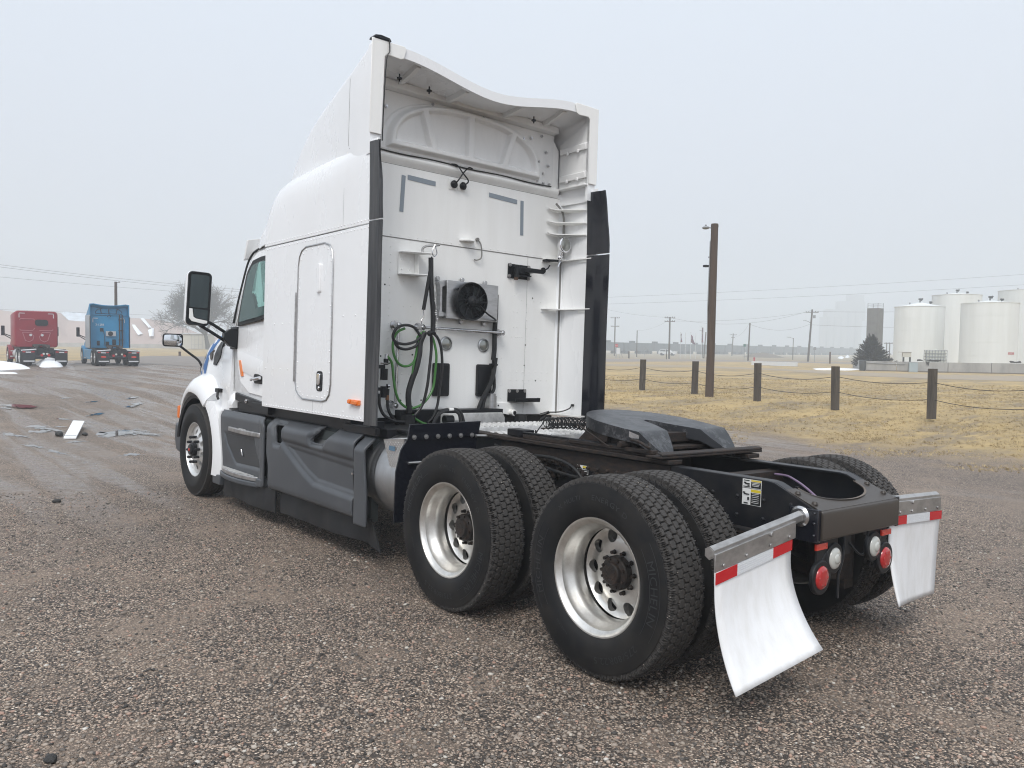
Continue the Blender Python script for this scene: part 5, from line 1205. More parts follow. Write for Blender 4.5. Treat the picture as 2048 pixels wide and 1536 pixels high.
def stepboard(x0, x1, z, yo, bulge):
    B = MB(); n = 14; top = []
    for k in range(n+1):
        t_ = k/n; top.append((x0+(x1-x0)*t_, yo+bulge*math.sin(math.pi*t_)**.7))
    poly = top+[(x1, 1.05), (x0, 1.05)]
    B.prism(poly, 'Z', z-.045, z); o = B.build('step', 'galvanised', step, bev=.008)
    B = MB(); 
    x = x0+.04
    while x < x1-.03:
        yy = 1.085
        ymax = float(np.interp(x, [p[0] for p in top], [p[1] for p in top]))-.018
        while yy < ymax: B.box((x, yy, z), (x+.018, yy+.010, z+.007)); yy += .022
        x += .034
    B.build('step_teeth', 'deck_alu', o)
stepboard(4.46, 5.28, .845, 1.150, .02); stepboard(4.50, 5.42, .425, 1.15, .07)
B = MB(); t_ = [(x, 1.15+.085*math.sin(math.pi*(x-4.45)/1.02)**.7 if 4.45 < x < 5.47 else 1.15) for x in np.linspace(4.45, 5.46, 16)]
B.prism(t_+[(5.46, 1.05), (4.45, 1.05)], 'Z', .33, .378); B.box((4.36, 1.06, .345), (4.5, 1.165, .42)); B.build('step_valance', 'grey_plastic', step, bev=.01)
# rubber skirts
def skirt(x0, x1, zt_, z0, z1, y, n=24, taper=0):
    B = MB(); a = []; 
    for k in range(n+1):
        x = x0+(x1-x0)*k/n; wv = .006*math.sin(x*7)+.003*math.sin(x*19); a.append([(x, y+.0, zt_), (x, y+.012+wv, (zt_+z0)/2), (x, y+.006+wv*2, z0+(z1-z0)*k/n+.008*math.sin(x*5.3)), (x, y-.002+wv*2, z0+(z1-z0)*k/n+.008*math.sin(x*5.3)), (x, y-.010, zt_)])
    B.loft(a); return B.build('rubber_skirt', 'black_rubber', truck, ang=50)
skirt(5.42, 4.14, .36, .12, .145, 1.115); skirt(4.10, 2.46, .37, .15, .175, 1.08)
B = MB(); B.prism([(2.46, .36), (2.46, .175), (2.30, .15), (2.42, .33)], 'Y', 1.076, 1.088); B.build('rubber_skirt', 'black_rubber', truck)
# brackets under the sleeper
for a_, b_ in (((2.52, .95, .99), (2.56, 1.06, 1.10)), ((3.6, .95, 1.0), (4.2, 1.02, 1.10)), ((2.4, 1.06, 1.0), (2.9, 1.10, 1.06)), ((2.40, .6, .98), (2.9, 1.0, 1.05)), ((2.24, .84, 1.035), (2.398, .92, 1.05))):
    B = MB(); B.box(a_, b_); B.build('chassis_bracket', 'frame_black', truck, bev=.004)

# ---- mirrors
def rrect3(y0, y1, z0, z1, r_, x): return [(x, a, b_) for a, b_ in rrect(y0, y1, z0, z1, r_, 6)]
for s in (1, -1):
    mr_ = empty('door_mirror', (5.36, s*1.455, 1.86), truck)
    yy0, yy1 = -.115, .11
    if s > 0: mr_.rotation_euler = (rad(2.0), 0, rad(-6))
    B = MB(); B.mi(0).loft([rrect3(-.10, .10, .02, .51, .04, .13), rrect3(-.112, .112, .0, .525, .045, .10), rrect3(-.118, .118, -.01, .53, .045, .0), rrect3(-.112, .112, -.006, .525, .045, -.018)], True, True); B.build('mirror_shell', 'white_paint', mr_, ang=40)
    B = MB(); B.loft([rrect3(-.114, .114, -.008, .527, .045, -.017), rrect3(-.108, .108, -.003, .52, .04, -.035), rrect3(-.094, .094, .013, .505, .03, -.03)]); B.build('mirror_bezel', 'black_plastic', mr_, ang=40)
    B = MB(); B.prism([(y, z) for y, z in rrect(-.086, .088, .168, .495, .02, 4)], 'X', -.034, -.032); B.build('mirror_glass', 'mirror_dark', mr_, smooth=False)
    B = MB(); B.prism([(.088, .155), (.058, .155), (.045, .075), (.02, .060), (-.088, .045), (-.088, .02), (-.05, .012), (.06, .03), (.086, .06)], 'X', -.040, -.031); B.build('mirror_trim', 'white_inner', mr_, bev=.003)
    B = MB(); B.prism([(.050, .155), (-.088, .15), (-.088, .052), (.016, .067), (.038, .085)], 'X', -.036, -.031); B.build('convex_glass', 'mirror_dark', mr_, smooth=False)
    B = MB(); k = s
    ya = -s*.06
    def arm(p0, p1, r_): 
        B.tube([p0, p1], r_, 8)
    base = Vector((5.36-5.36, s*1.075-s*1.455, 0))
    B.prism([( s*(1.075-1.455), 1.855-1.86), (s*(1.075-1.455), 1.655-1.86), (s*(1.14-1.455), 1.67-1.86), (s*(1.20-1.455), 1.73-1.86), (s*(1.20-1.455), 1.80-1.86), (s*(1.14-1.455), 1.845-1.86)], 'X', -.06, .04)
    B.tube([(-.01, s*(1.18-1.455), 1.805-1.86), (.0, s*(1.30-1.455), 1.875-1.86), (.0, s*(1.42-1.455), 1.93-1.86)], .017, 8); B.tube([(-.01, s*(1.18-1.455), 1.72-1.86), (.0, s*(1.30-1.455), 1.79-1.86), (.0, s*(1.44-1.455), 1.865-1.86)], .017, 8)
    B.build('mirror_arm', 'black_plastic', mr_, bev=.006)
    B = MB(); B.box((5.28, s*1.062, 1.63), (5.46, s*1.085, 1.86)); B.build('mirror_base', 'black_plastic', truck, bev=.008)
# hood mirror
hm = empty('hood_mirror', (7.0, 1.20, 1.725), truck); hm.rotation_euler = (0, 0, rad(-12))
B = MB(); B.loft([rrect3(-.08, .08, -.055, .05, .03, .06), rrect3(-.108, .108, -.078, .072, .035, .02), rrect3(-.112, .112, -.080, .074, .035, -.01), rrect3(-.104, .104, -.073, .067, .03, -.016), rrect3(-.099, .099, -.068, .062, .028, -.010)]); B.build('mirror_shell', 'black_plastic', hm, ang=40)
B = MB(); n = 10; vs = []; fs = []
for j in range(n+1):
    for i in range(n+1):
        u_, v_ = i/n*2-1, j/n*2-1; y = .098*u_*math.sqrt(1-.18*v_*v_); z = -.003+.064*v_*math.sqrt(1-.18*u_*u_); vs.append((-.012-.012*(1-.5*(u_*u_+v_*v_)), y, z))
for j in range(n):
    for i in range(n): fs.append((j*(n+1)+i, j*(n+1)+i+1, (j+1)*(n+1)+i+1, (j+1)*(n+1)+i))
B.add(vs, fs); B.build('mirror_glass', 'mirror_glass', hm, ang=80)
B = MB(); B.tube([(7.02, 1.14, 1.68), (6.98, 1.02, 1.58), (6.92, .93, 1.50), (6.88, .90, 1.43), (6.85, .88, 1.38)], .014, 8, smooth=4); B.lathe([(.03, 1.44), (.05, 1.42), (.052, 1.34), (.03, 1.32)], (6.85, .87, 0), 'Z', 16); B.build('mirror_stalk', 'black_plastic', truck)
# ================================================================== GROUND
radii = [0.0]+list(np.geomspace(.35, 1200, 230)); na = 300
def und(x, y, d):
    k = 1/(1+(d/40)**2)
    k *= 1-.75*min(1, max(0, (d-10)/3)); return k*(.012*math.sin(x*.9+.5*y)+.010*math.sin(1.7*y-.6*x)+.006*math.sin(3.1*x+1.3*y))
gv = []; CX, CY = CAM.x, CAM.y
for r_ in radii[1:]:
    for k in range(na):
        a = 2*math.pi*k/na; x = CX+r_*math.cos(a); y = CY+r_*math.sin(a)
        keep = min(1, max(0, (math.hypot((x-3)/5.0, y/2.2)-1)*2))
        gv.append((x, y, h(x, y)+und(x, y, r_)*keep-.004))
gv.append((CX, CY, h(CX, CY)-.004)); fs = []
nr = len(radii)-1
for j in range(nr-1):
    for k in range(na): k2 = (k+1) % na; fs.append((j*na+k, (j+1)*na+k, (j+1)*na+k2, j*na+k2))
for k in range(na): fs.append((k, (k+1) % na, nr*na))
me = bpy.data.meshes.new('ground'); me.from_pydata(gv, [], fs); me.shade_smooth()
ground = bpy.data.objects.new('ground', me); COL.objects.link(ground); tag(ground, 'brown grey gravel yard with damp tyre tracks', None, None, 'structure')
def ground_z(x, y):
    keep = min(1, max(0, (math.hypot((x-3)/5.0, y/2.2)-1)*2)); return h(x, y)+und(x, y, math.hypot(x-CX, y-CY))*keep

def ramp(nt, stops, fac):
    r_ = nt.nodes.new('ShaderNodeValToRGB'); e = r_.color_ramp.elements
    while len(e) > 1: e.remove(e[-1])
    e[0].position = stops[0][0]; e[0].color = (*stops[0][1], 1)
    for p, c in stops[1:]: q_ = e.new(p); q_.color = (*c, 1)
    nt.links.new(fac, r_.inputs[0]); return r_.outputs[0]
class N:
    def __init__(s, m): s.nt = m.node_tree; s.n = s.nt.nodes; s.L = s.nt.links.new; s.pos = s.n.new('ShaderNodeNewGeometry').outputs['Position']
    def math(s, op, a, b=None, clamp=False):
        m = s.n.new('ShaderNodeMath'); m.operation = op; m.use_clamp = clamp
        for i, v in enumerate((a, b)):
            if v is None: continue
            if isinstance(v, (int, float)): m.inputs[i].default_value = v
            else: s.L(v, m.inputs[i])
        return m.outputs[0]
    def map(s, v, a, b, c=0, d=1):
        m = s.n.new('ShaderNodeMapRange'); s.L(v, m.inputs[0])
        for i, t_ in enumerate((a, b, c, d)): m.inputs[1+i].default_value = t_
        return m.outputs[0]
    def mp(s, rot=0, sc=(1, 1, 1), v=None):
        m = s.n.new('ShaderNodeMapping'); m.inputs['Rotation'].default_value = (0, 0, rot); m.inputs['Scale'].default_value = sc; s.L(v or s.pos, m.inputs[0]); return m.outputs[0]
    def noise(s, sc, det=4, v=None, r_=.55, dist=0):
        m = s.n.new('ShaderNodeTexNoise'); m.inputs['Scale'].default_value = sc; m.inputs['Detail'].default_value = det; m.inputs['Roughness'].default_value = r_; m.inputs['Distortion'].default_value = dist; s.L(v or s.pos, m.inputs['Vector']); return m.outputs[0]
    def vor(s, sc, v=None):
        m = s.n.new('ShaderNodeTexVoronoi'); m.inputs['Scale'].default_value = sc; s.L(v or s.pos, m.inputs['Vector']); return m
    def mix(s, f, a, b):
        m = s.n.new('ShaderNodeMix'); m.data_type = 'RGBA'
        for i, v in ((0, f), (6, a), (7, b)):
            if isinstance(v, (int, float)): m.inputs[i].default_value = v
            elif isinstance(v, tuple): m.inputs[i].default_value = (*v, 1)
            else: s.L(v, m.inputs[i])
        return m.outputs[2]
def ground_mat():
    m = mat('gravel', (.2, .18, .16), .8); g = N(m); b = g.n['Principled BSDF']
    sep = g.n.new('ShaderNodeSeparateXYZ'); g.L(g.pos, sep.inputs[0]); X, Y = sep.outputs[0], sep.outputs[1]
    def stones(sc):
        v = g.vor(sc); sx = g.n.new('ShaderNodeSeparateXYZ'); g.L(v.outputs['Color'], sx.inputs[0]); return v.outputs['Distance'], sx.outputs[0], sx.outputs[1]
    wob = g.noise(3.0, 3)
    d1, c1, k1 = stones(78); d2, c2, k2 = stones(150)
    pal = [(0, (0.037, 0.030, 0.026)), (.18, (0.104, 0.083, 0.068)), (.36, (0.207, 0.160, 0.126)), (.54, (0.323, 0.248, 0.192)), (.72, (0.451, 0.347, 0.270)), (.86, (0.610, 0.482, 0.380)), (.94, (0.781, 0.661, 0.540)), (1, (0.900, 0.795, 0.680))]
    A = ramp(g.nt, pal, c1); Bc = ramp(g.nt, pal, c2)
    col = g.mix(g.map(k1, .35, .55), A, Bc)
    gap = g.map(d1, .30, .62, 1, .38); gap2 = g.map(d2, .35, .65, 1, .55)
    # colour blends to dark brown towards the borders of the stone cells
    gap_col = (.045, .037, .031)
    col = g.mix(g.map(d1, .38, .66), col, gap_col); 
    big = g.noise(.33, 4); mid = g.noise(1.6, 5)
    # fine silt patches (less stone contrast), warmer
    silt = g.map(mid, .50, .66); col = g.mix(g.math('MULTIPLY', silt, .62), col, ramp(g.nt, [(0, (0.183, 0.143, 0.113)), (1, (0.342, 0.267, 0.206))], g.noise(40, 4)))
    tone = ramp(g.nt, [(0.25, (.80, .79, .785)), (.75, (1.24, 1.185, 1.13))], big); mm = g.n.new('ShaderNodeMix'); mm.data_type = 'RGBA'; mm.blend_type = 'MULTIPLY'; mm.inputs[0].default_value = 1; g.L(col, mm.inputs[6]); g.L(tone, mm.inputs[7]); col = mm.outputs[2]
    # tyre tracks: damp dark compacted bands, several directions
    def tracks(rot, s1, s2, lo, hi): return g.map(g.noise(1, 3, g.mp(rot, (s1, s2, 1)), .5, .6), lo, hi)
    # band distance along the left of the truck
    far = g.map(X, 3.5, 8, 0, 1)
    t1 = g.math('MULTIPLY', tracks(rad(-12), .10, 1.5, .49, .58), far); t2 = g.math('MULTIPLY', tracks(rad(32), .09, 1.1, .51, .60), g.map(X, 7, 12))
    t3 = g.math('MULTIPLY', tracks(rad(8), .16, .55, .60, .70), g.map(X, -2, 3, .3, .8))
    wet = g.math('MAXIMUM', g.math('MAXIMUM', t1, t2), t3)
    breakup = g.map(g.noise(7, 5), .35, .6); wet = g.math('MULTIPLY', wet, g.map(breakup, 0, 1, .45, 1))
    wetc = g.mix(g.noise(25, 4), (0.104, 0.083, 0.068), (0.220, 0.174, 0.138))
    col = g.mix(g.math('MULTIPLY', wet, .88), col, wetc)
    # grass zones
    edge = g.math('ADD', g.math('MULTIPLY', g.noise(.5, 6, r_=.68), 7.5), g.math('MULTIPLY', g.noise(3.5, 4), 1.6))
    dA = g.math('SUBTRACT', g.math('SUBTRACT', -11.2, Y), g.math('MULTIPLY', g.math('MAXIMUM', g.math('SUBTRACT', X, 11), 0), .14))
    gA_ = g.map(g.math('ADD', dA, g.math('SUBTRACT', edge, 5.0)), -1.0, 2.6)
    dB = g.math('SUBTRACT', g.math('SUBTRACT', X, 64), g.math('MULTIPLY', g.math('MAXIMUM', g.math('SUBTRACT', -8, Y), 0), 1.75))
    gB_ = g.map(g.math('ADD', dB, g.math('SUBTRACT', edge, 4)), 0, 2.0)
    gr = g.math('MAXIMUM', gA_, gB_)
    gn = g.noise(.55, 6, g.mp(rad(-50), (1, .35, 1)), .7); gf = g.noise(9, 6, g.mp(rad(-50), (1, .4, 1)), .75)
    grc = ramp(g.nt, [(.22, (.15, .125, .09)), (.38, (.27, .215, .135)), (.52, (.43, .315, .15)), (.68, (.53, .39, .18)), (.85, (.60, .47, .27))], g.math('ADD', g.math('MULTIPLY', gn, .72), g.math('MULTIPLY', gf, .28)))
    patch = g.math('MAXIMUM', g.map(g.noise(.9, 6, g.mp(rad(-50), (1, .3, 1)), .72), .52, .60), g.map(g.noise(.22, 5, g.mp(rad(-50), (1, .4, 1)), .6), .55, .64))
    grc = g.mix(g.math('MULTIPLY', patch, .65), grc, (.20, .165, .125))
    col = g.mix(gr, col, grc)
    g.L(col, b.inputs['Base Color'])
    rg = g.mix(wet, (.70, .70, .70), (.20, .20, .20)); rg = g.mix(gr, rg, (.95, .95, .95)); g.L(rg, b.inputs['Roughness'])
    hgt = g.math('ADD', g.math('MULTIPLY', g.map(d1, 0, .6, 1, 0), g.map(c1, 0, 1, .5, 1.0)), g.math('MULTIPLY', g.map(d2, 0, .6, 1, 0), .45)); hgt = g.math('ADD', hgt, g.math('MULTIPLY', g.noise(12, 4), 1.8))
    hgt = g.math('MULTIPLY', hgt, g.map(wet, 0, 1, 1, .35))
    bp = g.n.new('ShaderNodeBump'); bp.inputs['Strength'].default_value = .9; bp.inputs['Distance'].default_value = .010; g.L(hgt, bp.inputs['Height']); g.L(bp.outputs[0], b.inputs['Normal'])
    return m
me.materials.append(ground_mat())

# loose stones: real geometry close to the camera
def gravel():
    base = np.array([(1, 0, 0), (-1, 0, 0), (0, 1, 0), (0, -1, 0), (0, 0, 1), (0, 0, -1)], float)
    t_ = (1+5**.5)/2; ico = np.array([(-1, t_, 0), (1, t_, 0), (-1, -t_, 0), (1, -t_, 0), (0, -1, t_), (0, 1, t_), (0, -1, -t_), (0, 1, -t_), (t_, 0, -1), (t_, 0, 1), (-t_, 0, -1), (-t_, 0, 1)])/1.902
    icf = np.array([(0, 11, 5), (0, 5, 1), (0, 1, 7), (0, 7, 10), (0, 10, 11), (1, 5, 9), (5, 11, 4), (11, 10, 2), (10, 7, 6), (7, 1, 8), (3, 9, 4), (3, 4, 2), (3, 2, 6), (3, 6, 8), (3, 8, 9), (4, 9, 5), (2, 4, 11), (6, 2, 10), (8, 6, 7), (9, 8, 1)])
    n = 60000
    d = 1.6+(NR.rand(n)**1.25)*8.5; a = YAW+(NR.rand(n)-.5)*rad(74); x = CX+d*np.cos(a); y = CY+d*np.sin(a)
    s_ = .0035+.0075*NR.rand(n)**2.2+.006*(NR.rand(n) > .995)
    # keep clear of tyre contact patches
    ok = np.ones(n, bool)
    for X_ in (0, 1.32, 6.27):
        for Y_ in (1.083, .745): ok &= ~((abs(x-X_) < .13) & (abs(y-.04-Y_) < .15))
    x, y, s_ = x[ok], y[ok], s_[ok]; n = len(x)
    zg = np.array([ground_z(float(p), float(q_)) for p, q_ in zip(x, y)])
    jit = 1+.28*(NR.rand(n, 12, 1)-.5)*2; sc = np.stack([s_*(1+.5*NR.rand(n)), s_*(.8+.4*NR.rand(n)), s_*(.5+.35*NR.rand(n))], -1)[:, None]
    v = ico[None]*jit*sc; ra = NR.rand(n)*6.28; c, s2 = np.cos(ra)[:, None], np.sin(ra)[:, None]
    vx = v[..., 0]*c-v[..., 1]*s2+x[:, None]; vy = v[..., 0]*s2+v[..., 1]*c+y[:, None]; vz = v[..., 2]+zg[:, None]+sc[..., 2]*.15-.003
    V_ = np.stack([vx, vy, vz], -1).reshape(-1, 3); F = (icf[None]+(np.arange(n)*12)[:, None, None]).reshape(-1, 3)
    me = bpy.data.meshes.new('gravel'); me.vertices.add(len(V_)); me.vertices.foreach_set('co', V_.reshape(-1)); me.loops.add(F.size); me.loops.foreach_set('vertex_index', F.reshape(-1).astype(np.int32)); me.polygons.add(len(F)); me.polygons.foreach_set('loop_start', np.arange(0, F.size, 3, dtype=np.int32)); me.update(); me.validate()
    at_ = me.attributes.new('tone', 'FLOAT', 'POINT'); at_.data.foreach_set('value', np.repeat(NR.rand(n), 12).astype(np.float32))
    m = mat('loose_stone', (.2, .2, .2), .7); nn = m.node_tree.nodes; at2 = nn.new('ShaderNodeAttribute'); at2.attribute_name = 'tone'
    c_ = ramp(m.node_tree, [(0, (.030, .028, .026)), (.15, (.09, .079, .070)), (.40, (.18, .153, .130)), (.62, (.27, .225, .185)), (.82, (.37, .31, .255)), (.92, (.36, .22, .165)), (.97, (.44, .40, .34)), (1, (.58, .55, .50))], at2.outputs['Fac'])
    m.node_tree.links.new(c_, nn['Principled BSDF'].inputs['Base Color']); me.materials.append(m)
    o = bpy.data.objects.new('gravel', me); COL.objects.link(o); tag(o, 'loose mixed gravel stones scattered over the yard', None, None, 'stuff')
gravel()
mat('rock', (.030, .029, .028), .8, bump=(30, .8), bumpd=.006)
# a few single dark lumps one can point at
def lump(px, py, r_, label, m_='rock'):
    p = G(px, py); B = MB(); bm = bmesh.new(); bmesh.ops.create_icosphere(bm, subdivisions=2, radius=r_)
    rr = random.Random(int(px)); ph = [rr.uniform(0, 6) for _ in range(4)]
    for v in bm.verts:
        k = 1+.22*math.sin(v.co.x/r_*2.3+ph[0])+.2*math.sin(v.co.y/r_*2.9+ph[1]); v.co = Vector((v.co.x*k*1.3, v.co.y*k, v.co.z*k*.62))
    me = bpy.data.meshes.new('stone'); bm.to_mesh(me); bm.free(); me.materials.append(MATS[m_]); o = bpy.data.objects.new('stone', me); COL.objects.link(o); o.location = (p.x, p.y, ground_z(p.x, p.y)+r_*.35)
    tag(o, label, 'stone')
lump(112, 986, .035, 'black stone lump on the open gravel, far left, well below the puddles')
lump(100, 1507, .022, 'small dark stone at the bottom left of the gravel')
lump(118, 853, .09, 'dark muddy lump beside the white plate lying by the puddle')
lump(168, 851, .06, 'dark broken lump touching the right side of the white plate', 'rock')

# ---- puddles (thin standing water in the ruts)
mat('water', (.055, .052, .050), .03, spec=.8)
def blob(px0, py0, px1, py1, wpx, name='puddle', m_='water', kind='structure', label='shallow puddle in the wet gravel', z=.006, seed=0, rough=.75):
    a, b_ = G(px0, py0), G(px1, py1); rr = random.Random(seed+int(px0*7+py0)); ax = (b_-a); L_ = ax.length/2; ax.normalize(); pr = Vector((-ax.y, ax.x, 0)); c = (a+b_)/2
    mid = ((px0+px1)/2, (py0+py1)/2); w_ = (G(mid[0], mid[1]-wpx/2)-G(mid[0], mid[1]+wpx/2)).length/2
    # width measured along the view direction; project on the blob's normal
    vd = (c-CAM); vd.z = 0; vd.normalize(); w_ *= max(.25, abs(vd.dot(pr)))
    n = 72; ph = [rr.uniform(0, 6.28) for _ in range(5)]; pts = []
    for k in range(n):
        t_ = 2*math.pi*k/n; f = 1+rough*(.5*math.sin(3*t_+ph[0])+.35*math.sin(7*t_+ph[1])+.25*math.sin(13*t_+ph[2])+.2*math.sin(23*t_+ph[3]))
        p = c+ax*(L_*math.cos(t_)*(1+.25*(f-1)))+pr*(w_*math.sin(t_)*f); pts.append(p)
    zz_ = sum(ground_z(p.x, p.y) for p in pts)/n+.0005
    rim = [c+(p-c)*1.35 for p in pts]; mid_ = [c+(p-c)*.45 for p in pts]
    B = MB(); B.add([(p.x, p.y, zz_) for p in rim]+[(p.x, p.y, zz_) for p in mid_]+[(c.x, c.y, zz_)], [(k, (k+1) % n, n+(k+1) % n, n+k) for k in range(n)]+[(n+k, n+(k+1) % n, 2*n) for k in range(n)]); o = B.build(name, m_, smooth=False)
    at_ = o.data.attributes.new('edge', 'FLOAT', 'POINT'); at_.data.foreach_set('value', np.array([0.0]*n+[1.0]*(n+1), np.float32))
    tag(o, label, None, 'standing water in the yard' if kind == 'structure' else None, kind); return o
_m = MATS['water']; _g = N(_m); _a = _g.n.new('ShaderNodeAttribute'); _a.attribute_name = 'edge'
_nz = _g.math('ADD', _g.math('MULTIPLY', _g.noise(1, 6, _g.mp(rad(-12), (3, 7, 1)), .75), 2.2), _g.math('MULTIPLY', _g.noise(16, 5), .9))
_g.L(_g.map(_g.math('ADD', _a.outputs['Fac'], _g.math('SUBTRACT', _nz, 1.55)), .42, .75), _g.n['Principled BSDF'].inputs['Alpha'])
for a in [(172, 845, 262, 850, 18), (215, 836, 318, 851, 8), (30, 832, 120, 846, 9), (262, 805, 296, 794, 5), (176, 820, 210, 812, 5), (255, 795, 285, 787, 3), (-10, 797, 66, 812, 11), (112, 823, 140, 826, 3), (150, 827, 168, 831, 3), (40, 848, 112, 844, 5), (0, 849, 50, 858, 6), (112, 836, 132, 838, 3), (0, 808, 22, 811, 4), (95, 880, 135, 890, 5), (45, 870, 90, 878, 5), (120, 795, 140, 792, 3), (130, 866, 170, 862, 3), (170, 800, 200, 796, 2.5), (255, 806, 275, 800, 4), (240, 890, 285, 886, 5)]: blob(*a)
# ---- the white plate lying in the yard
mat('snow', (.80, .82, .84), .75, bump=(6, .4), bumpd=.02)
a, b_, c_, d_ = G(127, 859), G(152, 859), G(169, 838), G(146, 837)
B = MB(); zz_ = ground_z(a.x, a.y); top = [(p.x, p.y, zz_+.03+dz) for p, dz in ((a, 0), (b_, 0), (c_, .10), (d_, .10))]; B.loft([top, [(x, y, z-.03) for x, y, z in top]])
plate = B.build('white_plate', 'white_flap', bev=.004); tag(plate, 'torn white rectangular plate lying tilted beside the puddle', 'plate')
B = MB(); 
for k in range(5): 
    p = Vector(top[0]).lerp(Vector(top[1]), .15+.18*k); q_ = Vector(top[3]).lerp(Vector(top[2]), .15+.18*k); s_ = p.lerp(q_, .08); B.box((s_.x-.02, s_.y-.02, s_.z+.001), (s_.x+.02, s_.y+.02, s_.z+.003))
B.build('plate_hole', 'sticker_black', plate)

# ---- snow patches
def snow(px0, px1, py0, py1, hgt, label, cat='snow'):
    a, b_ = G(px0, py1), G(px1, py1); f_ = G((px0+px1)/2, py0); c = (a+b_)/2; W_ = (b_-a).length/2; ax = (b_-a).normalized(); dp = (f_-c).length; pr = (f_-c).normalized(); c = c+pr*dp/2
    n, m_ = 26, 14; vs = []; fs = []
    rr = random.Random(int(px0)); ph = [rr.uniform(0, 6) for _ in range(4)]
    for j in range(m_+1):
        for i in range(n):
            r_ = j/m_; t_ = 2*math.pi*i/n; e_ = 1+.12*math.sin(2*t_+ph[0])+.09*math.sin(5*t_+ph[1]); p = c+ax*(W_*r_*math.cos(t_)*e_)+pr*(dp/2*r_*math.sin(t_)*e_)
            z = hgt*(1-r_**2.6)*(1+.25*math.sin(p.x*3+ph[2])*math.sin(p.y*2.3))
            vs.append((p.x, p.y, z+.004-.01*(j == m_)))
    for j in range(m_):
        for i in range(n): i2 = (i+1) % n; fs.append((j*n+i, j*n+i2, (j+1)*n+i2, (j+1)*n+i))
    B = MB(); B.add(vs, fs); o = B.build('snow_patch', 'snow', ang=80); tag(o, label, cat)
snow(-60, 58, 729, 741, .28, 'flat snow bank at the left edge of the yard'); snow(-40, 36, 744, 748, .04, 'thin strip of snow in front of the snow bank, left edge'); snow(68, 132, 727, 734.5, .46, 'rounded mound of snow just behind the mud flaps of the maroon truck')
snow(1626, 1722, 736, 741, .05, 'thin strip of snow on the grass left of the trash bin')
snow(1690, 1700, 712.5, 716, .5, 'small pile of snow beyond the road, left of the dark evergreen'); snow(1674, 1690, 714, 717.5, .35, 'low heap of snow next to the small snow pile beyond the road')

# ---- dirt roads and far strips
mat('dirt_road', (.26, .225, .20), .9, noise=(1.2, (.18, .155, .14), .8, V), coord='Object')
mat('drive_gravel', (.30, .25, .195), .95, noise=(.8, (.38, .30, .19), .9, V))
mat('dirt_dark', (.22, .19, .165), .75, noise=(.7, (.15, .128, .112), .9, V))
def strip(name, pts, label, m_, z=.006):
    """pts (px, top py, bottom py)"""
    B = MB(); up = [G(a, t_) for a, t_, b_ in pts]; dn = [G(a, b_) for a, t_, b_ in pts]; rows = []
    for p, q_ in zip(up, dn): rows.append([(p.x, p.y, z), (q_.x, q_.y, z)])
    B.loft(rows, False, False); o = B.build(name, m_, smooth=False); tag(o, label, None, None, 'structure')
strip('dirt_road', [(900, 713, 722), (1240, 717.5, 723.5), (1400, 719, 723), (1520, 721, 724), (1700, 724.5, 728), (1732, 726, 729)], 'grey dirt road running across behind the grass field', 'dirt_road')
strip('dirt_road', [(900, 722, 727), (1240, 728, 732), (1400, 731.5, 735), (1560, 738, 741.5), (1720, 745, 752), (1900, 750, 759), (2300, 757, 770)], 'gravel drive passing in front of the concrete wall', 'drive_gravel', .008)
strip('dirt_road', [(150, 722, 741), (225, 718, 736), (300, 711.5, 728), (420, 713.5, 735), (560, 716, 740), (800, 720, 745)], 'dark wet gravel drive beyond the parked trucks', 'dirt_dark', .007)
mat('field_pale', (.30, .25, .17), .95, noise=(.4, (.20, .16, .11), .8, V))
strip('far_field', [(900, 701, 712), (1240, 705.5, 717), (1500, 709.5, 720), (1760, 713.5, 724), (2100, 718, 728)], 'pale dry field beyond the dirt road', 'field_pale', .004)

